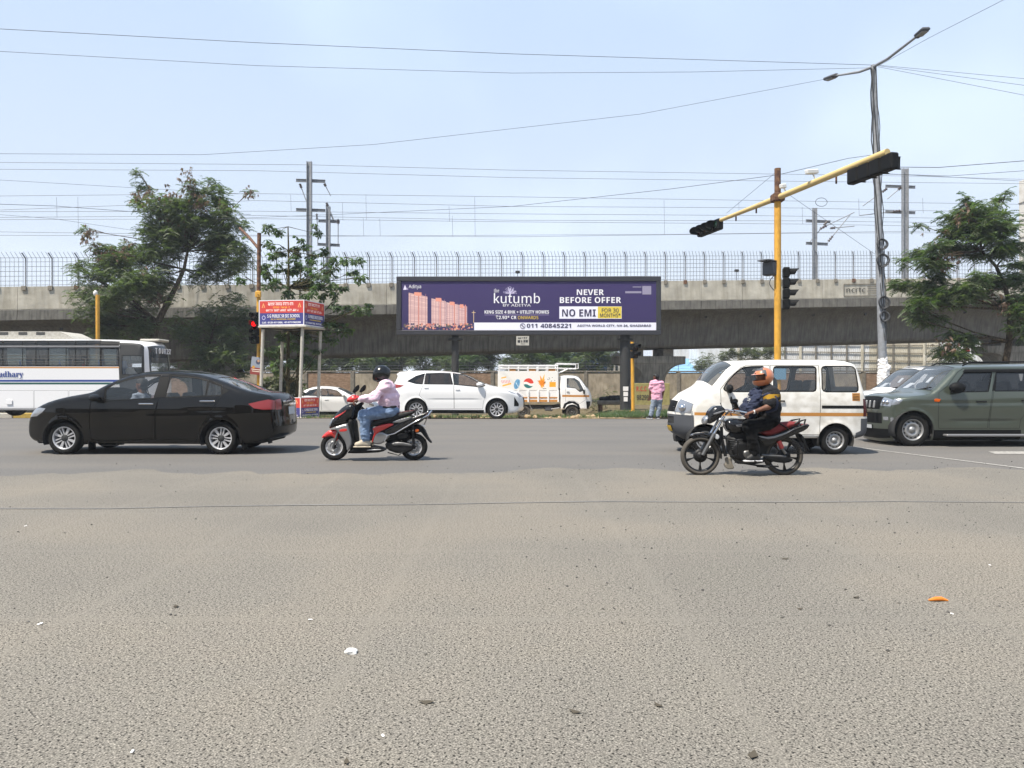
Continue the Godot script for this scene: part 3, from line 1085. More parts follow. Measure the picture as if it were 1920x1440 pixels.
func wire_run(pts: Array, z0: float, z1: float, r: float, sag := 0.0) -> MB:
	var mb := MB.new()
	var path := []
	for i in pts.size() - 1:
		for k in 8:
			var t := k / 8.0
			var x := lerpf(pts[i][0], pts[i + 1][0], t)
			var u: float = (x - pts[0][0]) / (pts[-1][0] - pts[0][0])
			path.append(px(x, lerpf(pts[i][1], pts[i + 1][1], t) + sag * 4.0 * t * (1.0 - t), lerpf(z0, z1, u)))
	path.append(px(pts[-1][0], pts[-1][1], z1))
	mb.tube(path, r, 5)
	return mb

func overhead_wires() -> void:
	# railway lines run level with the viaduct, so they sit at its depth
	var rail := [[[-60, 304], [580, 309], [960, 319], [1700, 330], [1980, 338]], [[-60, 317], [480, 320], [960, 333], [1500, 340], [1980, 345]],
		[[-60, 368], [480, 363], [960, 369], [1500, 377], [1980, 384]], [[-60, 396], [480, 376], [960, 387], [1500, 390], [1980, 400]],
		[[-60, 397], [480, 396], [960, 401], [1400, 404], [1980, 412]], [[-60, 408], [480, 404], [960, 413], [1500, 414], [1980, 420]],
		[[-60, 412], [480, 410], [960, 416], [1500, 420], [1980, 428]], [[-60, 434], [480, 441], [960, 444], [1500, 437], [1980, 436]], [[-60, 441], [600, 443], [1300, 439], [1980, 430]]]
	var names := ["topmost", "second", "third", "fourth", "fifth", "sixth", "seventh", "eighth", "lowest"]
	for i in rail.size():
		var o := put("railway_wire", wire_run(rail[i], 46.0 + 0.5 * i, 55.0 + 0.5 * i, 0.014), M.wire)
		tag(o, "%s of the thin level railway wires running above the viaduct fence" % names[i], "wire", "railway overhead wires")
	# droppers between contact and carrier wires
	var k := 0
	for d in [[146, 369, 440], [106, 370, 409], [545, 365, 396], [686, 364, 412], [642, 380, 413], [681, 409, 442], [712, 410, 442], [842, 386, 416], [848, 405, 444], [890, 369, 444], [1245, 375, 440], [1385, 378, 404], [1504, 388, 420], [1610, 372, 405], [1730, 371, 400], [1860, 384, 413]]:
		var o := put("wire_dropper", wire_run([[d[0], d[1]], [d[0] + 1, d[2]]], 49.0, 49.0, 0.01), M.wire)
		tag(o, "fine upright wire hanging between two railway wires", "wire", "droppers of the railway wires")
		k += 1
	# street cables strung to the lamp pole and the signal pole
	var lz := 24.0
	for d in [
		["topmost street cable strung over the road to the lamp pole top", [[-60, 51], [480, 80], [960, 101], [1638, 122]], 19.0, lz, 0.011],
		["second street cable strung over the road below the topmost one", [[-60, 93], [480, 123], [960, 137], [1300, 135], [1640, 127]], 19.5, lz, 0.009],
		["long slack cable rising across the road to the lamp on the short arm", [[-60, 288], [380, 290], [700, 271], [1200, 214], [1560, 146]], 21.0, 24.5, 0.009],
		["twisted cable climbing from the rail masts to the yellow signal pole", [[400, 411], [630, 402], [960, 387], [1260, 354], [1458, 328]], 34.0, 22.0, 0.012],
		["cable running on from the signal pole past the overhead arm", [[1458, 328], [1590, 297], [1640, 290]], 22.0, 24.0, 0.012],
		["cable slanting down to the railway wires above the bus", [[-60, 334], [250, 352], [480, 365]], 40.0, 47.0, 0.014],
		["thick dark cable slanting above the bus towards the big tree", [[-60, 381], [100, 386], [250, 397], [470, 402]], 38.0, 47.0, 0.02],
		["thin cable slanting into the crown of the big tree", [[-60, 398], [100, 410], [250, 432], [330, 446]], 36.0, 40.0, 0.012],
		["upper of the cables fanning out from the lamp pole top", [[1645, 122], [1980, 153]], lz, 21.0, 0.009],
		["middle of the cables fanning out from the lamp pole top", [[1645, 123], [1980, 168]], lz, 21.0, 0.009],
		["lower of the cables fanning out from the lamp pole top", [[1645, 125], [1980, 190]], lz, 21.0, 0.009],
		["cable rising steeply from the lamp pole beyond the long arm", [[1650, 122], [1740, 72], [1930, -25]], lz, 17.0, 0.009],
		["thick cable leaving the lamp pole halfway up, level with the arm end", [[1650, 313], [1760, 314], [1980, 297]], lz, 22.0, 0.016],
		["thin cable leaving the lamp pole below the thick one", [[1650, 326], [1780, 330], [1980, 316]], lz, 22.0, 0.011],
		["thin cable leaving the lamp pole towards the pale tower", [[1650, 325], [1980, 343]], lz, 28.0, 0.010],
		["guy wire slanting down from the signal arm to the lamp pole", [[1478, 364], [1640, 476]], 22.0, 24.0, 0.008],
		["stay wire from the signal pole to the far end of its arm", [[1456, 322], [1362, 400]], 22.0, 25.0, 0.008]]:
		var o := put("street_cable", wire_run(d[1], d[2], d[3], d[4] * 0.65), M.cable)
		tag(o, d[0], "cable", "cables strung over the road")

# ---------------------------------------------------------------- wall behind the verge
func boundary_wall() -> void:
	var root := thing("boundary_wall", "low grey boundary wall of concrete posts with concrete and brick panels below the viaduct", "wall")
	var z := 66.0
	var pitch := 4.12
	var x := px(662 - 87.5 * 7, 720, z).x
	for i in 24:
		var at := Vector3(x + i * pitch, 0, -z - 0.04 * (i - 8))
		var g := -0.55
		var topy := 2.34
		var mb := MB.new()
		mb.box(Vector3(0, (topy + g) * 0.5, 0), Vector3(0.34, topy - g + 0.06, 0.3), 0.02)
		put("wall_post", mb, M.concrete_post, root).position = at
		var p := MB.new()
		p.box(Vector3(pitch * 0.5, (topy + g) * 0.5 - 0.04, 0.0), Vector3(pitch - 0.34, topy - g - 0.1, 0.14), 0.0)
		put("wall_panel", p, M.brickwork if i in [3, 6, 8, 9, 15, 16, 18, 20] else M.concrete_wall, root).position = at
		var c := MB.new()
		c.box(Vector3(pitch * 0.5, topy + 0.02, 0.0), Vector3(pitch - 0.02, 0.12, 0.26), 0.02)
		put("coping_stone", c, M.concrete_post, root).position = at
	# fence posts with strands on top of the wall
	var f := thing("barbed_fence", "thin rusty posts with wire strands standing on the boundary wall", "fence")
	for i in 48:
		var at := Vector3(x + i * pitch * 0.5, 2.38, -z - 0.02 * (i - 16))
		var mb := MB.new()
		mb.tube([Vector3.ZERO, Vector3(0, 0.7, 0), Vector3(0.12, 1.0, 0.1)], 0.022, 5)
		put("post", mb, M.dark_grey, f).position = at
	for h in [0.25, 0.5, 0.72]:
		var mb := MB.new()
		mb.tube([Vector3(x, 2.38 + h, -z + 0.32), Vector3(x + 24 * pitch, 2.38 + h, -z - 0.64)], 0.008, 4)
		put("strand", mb, M.wire, f)

func far_buildings() -> void:
	# white sheet screen with steel framing behind the van
	var root := thing("sheet_screen", "tall white corrugated sheet screen with a steel lattice frame behind the van", "screen")
	var z := 76.0
	var a := px(1384, 640, z)
	var b := px(1760, 640, z)
	var n := 26
	var w := (b.x - a.x) / n
	for i in n:
		var mb := MB.new()
		var hgt := 8.0
		for k in 4:
			var cx := (k + 0.5) * w / 4.0
			mb.prism(lin([cx - w / 8.0, 0, cx - w / 16.0, 0.05, cx + w / 16.0, 0.05, cx + w / 8.0, 0, cx + w / 8.0, -0.02, cx - w / 8.0, -0.02]), Transform3D(Basis(Vector3.RIGHT, Vector3.BACK, Vector3.UP), Vector3.ZERO), -0.6, hgt)
		put("sheet", mb, M.cream_sheet if i > 16 else M.white_sheet, root).position = Vector3(a.x + i * w, 0, -z)
	for i in 14:
		var mb := MB.new()
		mb.box(Vector3(a.x + (b.x - a.x) * i / 13.0, 3.0, -z + 0.16), Vector3(0.11 if i % 4 else 0.26, 8.6, 0.09), 0.01)
		put("upright", mb, M.concrete_post if i % 4 else M.cream_sheet, root)
	for k in 9:
		var mb := MB.new()
		mb.tube([Vector3(a.x, 0.6 + k * 0.8, -z + 0.13), Vector3(b.x, 0.35 + k * 0.8, -z + 0.13)], 0.045, 5)
		put("rail", mb, M.concrete_post, root)
	# plain grey-white box unit beside it
	var bx := MB.new()
	var q := px(1356, 700, 80)
	bx.box(Vector3(q.x, 3.6, -80), Vector3(6.4, 8.4, 4.0), 0.05)
	tag(put("storage_block", bx, M.white_sheet), "plain pale block standing between the small trees and the sheet screen", "building")
	# warehouse with white sheet walls and pale blue roof
	var wh := thing("warehouse", "white sheet walled warehouse with a pale blue lower roof beyond the pier", "building")
	var wz := 86.0
	var wa := px(1222, 700, wz)
	var wb := px(1392, 700, wz)
	var nn := 24
	for i in nn:
		var mb := MB.new()
		var ww := (wb.x - wa.x) / nn
		mb.box(Vector3(wa.x + (i + 0.5) * ww, 3.2, -wz), Vector3(ww - 0.03, 6.4, 0.12), 0.02)
		put("wall_sheet", mb, M.white_sheet, wh)
	var gm := MB.new()
	gm.prism(PackedVector2Array([Vector2(wa.x - 2, 6.42), Vector2(wb.x, 6.42), Vector2(wb.x, 7.6), Vector2((wa.x + wb.x) * 0.55, 7.1)]), Transform3D(Basis.IDENTITY, Vector3.ZERO), -wz, -wz - 14.0)
	put("roof", gm, M.pale_render, wh)
	var rf := MB.new()
	var ra := px(1240, 686, 80)
	rf.flat4(Vector3(ra.x, 2.35, -76), Vector3(ra.x + 5.4, 2.35, -76), Vector3(ra.x + 5.4, 4.1, -84), Vector3(ra.x + 1.2, 4.1, -84), Vector3(0, 1, 0.5))
	rf.flat4(Vector3(ra.x, 2.25, -76), Vector3(ra.x + 5.4, 2.25, -76), Vector3(ra.x + 5.4, 4.0, -84), Vector3(ra.x + 1.2, 4.0, -84), Vector3(0, -1, -0.5))
	put("lower_roof", rf, M.pale_blue_sheet, wh)
	# blue sheet building
	var bl := thing("blue_building", "tall bright blue sheet clad building behind the trees beside the pier", "building")
	var bz := 92.0
	for i in 12:
		var mb := MB.new()
		var p0 := px(1046 + i * 8.0, 690, bz)
		mb.box(Vector3(p0.x, 3.4, -bz), Vector3(0.5, 8.0, 0.3), 0.03)
		put("cladding_sheet", mb, M.blue_sheet, bl)
	var bb := MB.new()
	bb.box(Vector3(px(1090, 690, bz).x, 3.3, -bz - 3.2), Vector3(6.2, 7.8, 6.0), 0.0)
	put("core", bb, M.blue_sheet, bl)
	# small cream watch house with dark windows
	var sh := thing("watch_house", "small cream house with a pitched roof and narrow windows beside the pier head", "house", px(1154, 700, 76) * Vector3(1, 0, 1))
	var wl := MB.new(); wl.box(Vector3(0, 2.0, 0), Vector3(1.5, 3.6, 1.5), 0.02); put("wall", wl, M.kerb_white, sh)
	var rr := MB.new(); rr.prism(lin([-0.95, 3.8, 0.95, 3.8, 0, 4.5]), Transform3D.IDENTITY, 0.9, -0.9); put("roof", rr, M.dark_grey, sh)
	for k in 3:
		var wn := MB.new(); wn.box(Vector3(-0.45 + 0.45 * k, 2.9, 0.76), Vector3(0.24, 0.7, 0.06), 0.0); put("window", wn, M.window_dark, sh)
	# hoarding with large red letters
	var sg := thing("red_letter_sign", "large white hoarding with red capital letters seen below the viaduct behind the tree", "sign")
	var sz := 80.0
	var s0 := px(1752, 690, sz)
	var s1 := px(1990, 632, sz)
	var bd := MB.new(); bd.box(Vector3((s0.x + s1.x) * 0.5, (s0.y + s1.y) * 0.5 + 1.2, -sz), Vector3(s1.x - s0.x, s1.y - s0.y + 2.4, 0.2), 0.02)
	put("board", bd, M.white_sheet, sg)
	for d in [["MA", 1861, 42.0], ["T", 1812, 22.0], ["L", 1906, 20.0]]:
		words(sg, "lettering", d[0], d[2] / F * sz, 2.7, Transform3D(Basis.IDENTITY, px(d[1], 635, sz - 0.15)), M.print_red, true, true, 0.05)
	var ws := thing("white_shed", "low white shed with a sloping roof below the red letter sign", "shed")
	var wsb := MB.new()
	var c0 := px(1770, 690, 72)
	wsb.prism(PackedVector2Array([Vector2(c0.x, -0.5), Vector2(c0.x + 9, -0.5), Vector2(c0.x + 11, 1.2), Vector2(c0.x + 7.0, 2.8), Vector2(c0.x, 3.0)]), Transform3D.IDENTITY, -72.0, -75.0)
	put("wall", wsb, M.white_sheet, ws)
	var tw := thing("pale_tower", "tall thin pale pink tower rising past the tree by the green car", "tower", px(1925, 720, 120) * Vector3(1, 0, 1))
	var tb := MB.new(); tb.box(Vector3(0, 17.0, 0), Vector3(1.5, 34.0, 1.5), 0.05); put("shaft", tb, M.pale_render, tw)
	for k in 9:
		var fl := MB.new(); fl.box(Vector3(0, 8.0 + k * 2.8, 0), Vector3(1.7, 0.15, 1.7), 0.02); put("band", fl, M.concrete_post, tw)

# added unseen shop fronts behind the camera for glossy car sides to mirror
func added_street_behind() -> void:
	var k := 0
	for d in [[-46.0, 15.0, 8.2, "cream shop house"], [-29.0, 16.0, 6.8, "grey shop house"], [-11.0, 17.0, 9.4, "brown shop house"], [7.0, 15.0, 7.2, "ochre shop house"], [24.0, 16.0, 8.8, "dull red shop house"], [42.0, 17.0, 7.6, "pale grey shop house"]]:
		var o := thing("added_shop_house", "added %s with shuttered ground floor, unseen behind the camera" % d[3], "building", Vector3(d[0], 0, 27.0), "added shop houses behind the camera")
		var c: Color = [Color(0.55, 0.51, 0.43), Color(0.45, 0.45, 0.45), Color(0.38, 0.32, 0.27), Color(0.52, 0.43, 0.30), Color(0.42, 0.30, 0.27), Color(0.56, 0.55, 0.53)][k]
		var mb := MB.new()
		mb.box(Vector3(0, d[2] * 0.5 - 0.2, 5.0), Vector3(d[1], d[2] + 0.4, 9.0), 0.05)
		put("wall", mb, tex(mat("shop_%d" % k, c, 0.9), "dust", Vector3(0.2, 0.2, 0.2)), o)
		mb = MB.new()
		mb.box(Vector3(0, 3.3, -0.2), Vector3(d[1] + 0.1, 0.2, 2.0), 0.02)
		put("canopy", mb, M.concrete_post, o)
		for i in 4:
			mb = MB.new()
			mb.box(Vector3((i - 1.5) * d[1] / 4.2, 1.4, 0.45), Vector3(d[1] / 5.2, 2.8, 0.12), 0.02)
			put("shutter", mb, M.grey_plastic, o)
			for r in int((d[2] - 3.6) / 2.2):
				mb = MB.new()
				mb.box(Vector3((i - 1.5) * d[1] / 4.2, 4.6 + r * 2.4, 0.48), Vector3(1.5, 1.3, 0.08), 0.02)
				put("window", mb, M.window_dark, o)
		k += 1

# ---------------------------------------------------------------- plants
func sprig(kind: String) -> ArrayMesh:
	var mb := MB.new()
	var r := RandomNumberGenerator.new()
	r.seed = 40 + kind.length()
	if kind == "fine":
		# feathered twig: narrow leaflets either side of a drooping stalk about 0.3 m long
		for i in 11:
			var t := i / 10.0
			var c := Vector3(0.30 * t, -0.10 * t * t, 0)
			for s in [-1.0, 1.0]:
				var d := Vector3(0.55, -0.35 + r.randf_range(-0.3, 0.3), s).normalized() * r.randf_range(0.06, 0.10)
				var w := Vector3(0.9, 0.2, -s * 0.4).normalized() * 0.016
				mb.flat4(c, c + d * 0.5 + w, c + d, c + d * 0.5 - w, Vector3.UP)
	elif kind == "broad":
		# hand of broad leaves spreading from one stalk end
		for i in 9:
			var a := TAU * i / 9.0 + r.randf_range(-0.25, 0.25)
			var o := Vector3(cos(a), r.randf_range(-0.75, 0.05), sin(a)).normalized()
			var l := r.randf_range(0.17, 0.27)
			var w := o.cross(Vector3.UP).normalized() * l * 0.26
			var up := Vector3.UP * l * 0.1
			var base := o * 0.05
			mb.flat4(base, base + o * l * 0.55 + w - up, base + o * l - up * 2.4, base + o * l * 0.5, Vector3.UP)
			mb.flat4(base, base + o * l * 0.5, base + o * l - up * 2.4, base + o * l * 0.55 - w - up, Vector3.UP)
	elif kind == "pod":
		for i in 9:
			var o := Vector3(r.randf_range(-0.5, 0.5), -1, r.randf_range(-0.5, 0.5)).normalized() * r.randf_range(0.12, 0.22)
			var w := Vector3(r.randf_range(-1, 1), 0, r.randf_range(-1, 1)).normalized() * 0.016
			var b := Vector3(r.randf_range(-0.05, 0.05), 0, r.randf_range(-0.05, 0.05))
			mb.quad(b - w, b + w, b + o + w * 0.7, b + o - w * 0.7, w.cross(o).normalized())
	else:
		# blade tuft
		for i in 7:
			var a := TAU * i / 7.0 + r.randf()
			var o := Vector3(cos(a) * 0.09, r.randf_range(0.10, 0.22), sin(a) * 0.09)
			var w := Vector3(-sin(a), 0, cos(a)) * 0.008
			mb.flat4(-w, w, o + w * 0.2, o - w * 0.2, Vector3.UP)
	return mb.mesh()

func scatter(called: String, kind: String, at: Array, cols: Array, size: Vector2, parent: Node3D, seed_: int, flat := false) -> MultiMeshInstance3D:
	var r := RandomNumberGenerator.new()
	r.seed = seed_
	if not T.has("sprig_" + kind):
		T["sprig_" + kind] = sprig(kind)
	var mm := MultiMesh.new()
	mm.transform_format = MultiMesh.TRANSFORM_3D
	mm.use_colors = true
	mm.mesh = T["sprig_" + kind]
	mm.instance_count = at.size()
	for i in at.size():
		var b := Basis(Vector3.UP, r.randf() * TAU)
		if not flat:
			b = b * Basis(Vector3.RIGHT, r.randf_range(-0.7, 0.7)) * Basis(Vector3.BACK, r.randf_range(-0.6, 0.5))
		var s := r.randf_range(size.x, size.y)
		mm.set_instance_transform(i, Transform3D(b.scaled(Vector3(s, s, s)), at[i]))
		var c: Color = (cols[r.randi() % cols.size()] as Color)
		var v := r.randf_range(0.75, 1.25)
		mm.set_instance_color(i, Color(c.r * v, c.g * v, c.b * v))
	var o := MultiMeshInstance3D.new()
	o.multimesh = mm
	o.material_override = M.leaf
	o.name = called
	if parent:
		parent.add_child(o, true)
	else:
		add_child(o)
	return o

const LEAF := [Color(0.105, 0.135, 0.070), Color(0.120, 0.152, 0.080), Color(0.140, 0.170, 0.095), Color(0.085, 0.115, 0.062)]
const LEAF_FRESH := [Color(0.095, 0.150, 0.065), Color(0.120, 0.175, 0.080), Color(0.08, 0.125, 0.06)]
const LEAF_DUSTY := [Color(0.105, 0.122, 0.068), Color(0.128, 0.14, 0.08), Color(0.09, 0.105, 0.06)]
const POD := [Color(0.20, 0.12, 0.10), Color(0.25, 0.165, 0.13), Color(0.15, 0.09, 0.075)]

# blobs: [x, y, radius] in photo pixels at depth z (their own depths vary round it); returns the tree
func tree(called: String, label: String, z: float, trunk: Array, trad: float, blobs: Array, kind: String, cols: Array, dens: float, size: Vector2, seed_: int, group := "", pods := [], spread := 0.9, bark := "bark") -> Node3D:
	var r := RandomNumberGenerator.new()
	r.seed = seed_
	var s := F / z
	var foot := px(trunk[0].x, trunk[0].y, z)
	foot.y = gy(foot.x, z) - 0.05
	var o := thing(called, label, "tree", foot, group)
	var path := [Vector3.ZERO]
	for i in range(1, trunk.size()):
		path.append(px(trunk[i].x, trunk[i].y, z + r.randf_range(-0.25, 0.25)) - foot)
	var rad := []
	for i in path.size():
		rad.append(trad * (1.0 - 0.72 * i / maxf(1.0, path.size() - 1)))
	var mb := MB.new()
	mb.tube(path, rad, 9)
	var at := []
	var pod_at := []
	for b in blobs:
		var rr: float = b[2] / s
		var c := px(b[0], b[1], z + r.randf_range(-1, 1) * spread) - foot
		# limb from the trunk
		var best := 0
		var bd := 1e9
		for i in range(1, path.size()):
			var d: float = path[i].distance_to(c) + maxf(0.0, path[i].y - c.y) * 1.5
			if d < bd:
				bd = d
				best = i
		var a: Vector3 = path[best]
		var mid: Vector3 = a.lerp(c, 0.5) + Vector3(r.randf_range(-0.2, 0.2), r.randf_range(-0.25, 0.1), r.randf_range(-0.2, 0.2)) * minf(1.0, bd)
		var lr: float = minf(rad[best] * 0.6, trad * 0.36)
		mb.tube([a, mid, c], [lr, lr * 0.6, lr * 0.3], 5, false)
		for k in 5:
			var e := c + Vector3(r.randf_range(-1, 1), r.randf_range(-0.6, 0.9), r.randf_range(-1, 1)).normalized() * rr * 0.85
			mb.tube([mid.lerp(c, 0.6), c.lerp(e, 0.5) + Vector3(0, 0.06, 0), e], [lr * 0.3, lr * 0.2, lr * 0.08], 4, false)
		var n := int(dens * rr * rr) + 3
		# leaf clumps within the blob
		var clumps := []
		for k in maxi(3, int(9 * rr)):
			var d := Vector3(r.randf_range(-1, 1), r.randf_range(-1, 1), r.randf_range(-1, 1))
			while d.length() > 1.0:
				d = Vector3(r.randf_range(-1, 1), r.randf_range(-1, 1), r.randf_range(-1, 1))
			clumps.append(d * rr)
		for k in n:
			var cl: Vector3 = clumps[r.randi() % clumps.size()]
			var d := Vector3(r.randfn(), r.randfn() * 0.7, r.randfn()) * minf(0.26, rr * 0.4)
			at.append(c + cl + d)
	for p in pods:
		var c := px(p[0], p[1], z - r.randf_range(0.2, 0.8)) - foot
		for k in int(p[2] * 1.7):
			pod_at.append(c + Vector3(r.randfn(), r.randfn(), r.randfn()) * 0.2)
	put("trunk", mb, M[bark], o)
	scatter("crown", kind, at, cols, size, o, seed_ + 1).set_meta("kind", "stuff")
	if pod_at.size():
		scatter("seed_pods", "pod", pod_at, POD, Vector2(0.7, 1.1), o, seed_ + 2).set_meta("kind", "stuff")
	return o

func vz(a: Array, ox: float, oy: float, f: float) -> Array:
	var r := []
	for p in a:
		r.append([ox + p[0] / f, oy + p[1] / f, p[2] / f if p.size() > 2 else 1.0])
	return r

func trees() -> void:
	var big := vz([[900, 500, 200], [1000, 620, 180], [820, 420, 150], [620, 330, 75], [560, 230, 42], [860, 230, 60], [960, 330, 105], [1080, 460, 110], [1110, 640, 95], [700, 330, 70], [450, 650, 140], [300, 700, 110], [400, 850, 150], [560, 780, 130], [240, 780, 80], [620, 600, 130], [350, 950, 115], [200, 940, 80], [480, 980, 115], [310, 1080, 110], [720, 620, 120], [600, 520, 85], [300, 600, 55], [220, 500, 28], [155, 720, 45], [620, 900, 85], [930, 760, 95], [1060, 760, 60], [520, 1100, 90], [400, 1120, 80], [800, 560, 130], [690, 760, 80], [530, 150, 26], [960, 200, 30], [1210, 260, 18], [520, 330, 40]], 100, 280, 3.27)
	var pods := vz([[580, 270, 16], [520, 290, 12], [700, 290, 16], [740, 300, 10], [830, 210, 16], [850, 260, 10], [890, 340, 16], [230, 520, 14], [200, 550, 12], [340, 640, 16], [410, 650, 14], [390, 690, 10], [700, 440, 12], [600, 900, 16], [650, 910, 14], [560, 740, 10], [820, 470, 10], [1060, 350, 10], [300, 650, 10], [820, 150, 10], [570, 350, 10], [470, 590, 10], [280, 600, 12], [900, 310, 12], [1215, 270, 10]], 100, 280, 3.27)
	for p in pods: p[2] = p[2] * 3.27
	tree("pod_tree", "big feathery green tree with brown seed pods and leaning trunk behind the bus", 39.0, [Vector2(262, 780), Vector2(276, 680), Vector2(296, 604), Vector2(316, 565), Vector2(332, 534), Vector2(345, 505), Vector2(352, 470)], 0.22, big, "fine", LEAF, 500, Vector2(0.8, 1.45), 101, "", pods, 1.3)
	# second limb of the same crown reaches up to the sky: kept as its own slim tree trunk inside the crown
	var dark := vz([[950, 1050, 110], [1100, 1040, 110], [1000, 1180, 130], [1150, 1180, 110], [850, 1150, 100], [1060, 940, 80], [760, 1080, 70], [900, 1290, 120], [1080, 1300, 120], [1180, 1080, 70]], 100, 280, 3.27)
	tree("shade_tree", "low green spreading tree in the shade below the viaduct, beside the red signal", 41.0, [Vector2(398, 790), Vector2(400, 700), Vector2(392, 650), Vector2(402, 610)], 0.16, dark, "fine", LEAF, 300, Vector2(0.9, 1.4), 131, "", [], 1.2)
	var leafy := []
	for p in [[250, 30], [320, 60], [600, 50], [250, 140], [330, 180], [480, 140], [560, 230], [430, 250], [280, 210], [620, 200], [700, 260], [640, 310], [800, 255], [860, 245], [850, 340], [900, 385], [700, 340], [560, 370], [620, 375], [500, 390], [220, 300], [220, 350], [60, 385], [560, 480], [480, 500], [360, 490], [680, 430], [740, 450], [720, 490], [640, 510], [700, 570], [800, 600], [880, 605], [960, 595], [240, 430], [310, 420], [660, 690], [740, 700], [690, 820], [620, 800], [430, 860], [250, 890], [350, 800], [480, 900], [600, 900], [560, 990], [300, 900], [680, 770], [790, 770], [430, 990], [520, 780], [400, 320], [450, 190], [540, 300], [330, 300], [590, 440]]:
		leafy.append([440 + p[0] / 3.79, 420 + p[1] / 3.79, 9.5])
	tree("broad_leaf_tree", "slender fresh green tree with broad drooping leaves standing behind the school kiosk", 31.5, [Vector2(541, 790), Vector2(540, 720), Vector2(540, 620), Vector2(541, 540), Vector2(541, 470), Vector2(540, 425)], 0.09, leafy, "broad", LEAF_FRESH, 150, Vector2(0.6, 1.0), 151, "", [], 0.9, "stem_green")
	var stem := []
	for p in [[460, 330], [480, 420], [440, 560], [500, 640], [400, 700], [450, 780], [380, 900], [330, 1000], [500, 960]]:
		stem.append([440 + p[0] / 3.79, 420 + p[1] / 3.79, 12.0])
	tree("young_tree", "thin many stemmed young tree growing between the kiosk legs", 32.2, [Vector2(556, 790), Vector2(557, 720), Vector2(560, 640), Vector2(562, 560), Vector2(564, 505)], 0.07, stem, "broad", LEAF_FRESH, 200, Vector2(0.7, 1.2), 161, "", [], 0.6, "stem_green")
	for d in [[512, 722, 24, "dark low shrub growing at the foot of the kiosk legs"], [538, 732, 20, "small dark shrub behind the kiosk base"]]:
		tree("shrub", d[3], 33.0, [Vector2(d[0], 780), Vector2(d[0], 745)], 0.04, [[d[0] - 12, d[1] + 8, d[2]], [d[0] + 10, d[1], d[2]], [d[0], d[1] - 12, d[2] * 0.8]], "broad", LEAF_DUSTY, 300, Vector2(0.5, 0.9), 170 + int(d[0]))
	var rt := vz([[470, 290, 45], [520, 380, 90], [610, 450, 105], [420, 420, 72], [330, 480, 62], [640, 340, 62], [700, 270, 30], [745, 225, 18], [710, 440, 75], [770, 600, 65], [680, 600, 72], [560, 560, 82], [420, 560, 72], [290, 570, 52], [300, 660, 70], [200, 680, 66], [140, 610, 45], [60, 690, 26], [150, 440, 16], [220, 820, 92], [300, 900, 85], [180, 980, 72], [130, 1070, 42], [240, 1050, 56], [340, 980, 52], [450, 880, 72], [520, 820, 72], [600, 880, 66], [450, 960, 40], [700, 850, 72], [800, 800, 66], [840, 700, 50], [820, 950, 66], [720, 980, 42], [850, 1050, 50], [830, 1150, 50], [430, 1200, 66], [360, 1280, 50], [300, 1320, 56], [500, 1230, 38], [400, 1320, 50], [60, 850, 60], [900, 900, 80]], 1680, 300, 3.6)
	var rp := vz([[460, 360, 12], [570, 450, 8], [350, 690, 10], [740, 1000, 14], [700, 960, 10], [860, 1040, 14], [270, 560, 8], [320, 1240, 12], [850, 980, 12]], 1680, 300, 3.6)
	for p in rp: p[2] = p[2] * 3.6
	tree("roadside_tree", "green roadside tree with drooping leaves and bent dark trunk behind the green car", 30.0, [Vector2(1880, 790), Vector2(1882, 700), Vector2(1892, 640), Vector2(1895, 580), Vector2(1885, 540), Vector2(1868, 500), Vector2(1840, 470)], 0.16, rt, "fine", LEAF_FRESH + LEAF, 980, Vector2(0.85, 1.45), 181, "", rp, 0.9)
	# thicket beyond the wall
	var r := RandomNumberGenerator.new()
	r.seed = 77
	var k := 0
	for x in [330, 385, 440, 495, 540, 585, 640, 700, 752, 805, 862, 915, 968, 1018, 1070, 1118]:
		var bl := []
		for i in 7:
			bl.append([x + r.randf_range(-34, 34), 676 + r.randf_range(-22, 22), r.randf_range(18, 28)])
		var lab: String = ["feathery olive", "bushy fresh green", "dusty grey green"][k % 3] + " thicket tree beyond the wall, " + ["behind the bus front", "behind the leaning trunk", "behind the low spreading tree", "behind the red signal", "behind the broad leaved tree", "seen between the kiosk legs", "just past the kiosk", "above the scooter rider", "above the tail of the people carrier", "beside the thin billboard post", "above the people carrier's bonnet", "above the tail of the small truck", "above the middle of the small truck", "above the truck cab", "before the blue building", "beside the pier head"][k]
		tree("thicket_tree", lab, 71.0 + (k % 3) * 1.8, [Vector2(x, 752), Vector2(x + 3, 705), Vector2(x, 680)], 0.12, bl, "fine", [LEAF, LEAF_FRESH, LEAF_DUSTY][k % 3], 170, Vector2(1.3, 2.0), 200 + k, "trees of the thicket beyond the wall", [], 1.2)
		k += 1
	tree("small_tree", "small round tree in front of the warehouse beside the van roof", 70.0, [Vector2(1322, 752), Vector2(1322, 710), Vector2(1322, 690)], 0.09, [[1322, 680, 18], [1308, 684, 13], [1338, 684, 14]], "fine", LEAF_DUSTY, 260, Vector2(1.0, 1.5), 231)
	tree("small_tree", "wide airy tree showing above the van roof before the pale block", 72.0, [Vector2(1400, 752), Vector2(1402, 705), Vector2(1400, 680)], 0.1, [[1370, 664, 16], [1392, 660, 18], [1415, 656, 18], [1436, 662, 15], [1356, 672, 12], [1450, 655, 13]], "fine", LEAF_DUSTY, 220, Vector2(1.1, 1.7), 232)

# ---------------------------------------------------------------- printed images
func im_poly(im: Image, p: PackedVector2Array, c: Color) -> void:
	var bb := rect_of(p)
	for y in range(maxi(0, int(bb.position.y)), mini(im.get_height(), int(bb.end.y) + 1)):
		for x in range(maxi(0, int(bb.position.x)), mini(im.get_width(), int(bb.end.x) + 1)):
			if Geometry2D.is_point_in_polygon(Vector2(x + 0.5, y + 0.5), p):
				im.set_pixel(x, y, c)

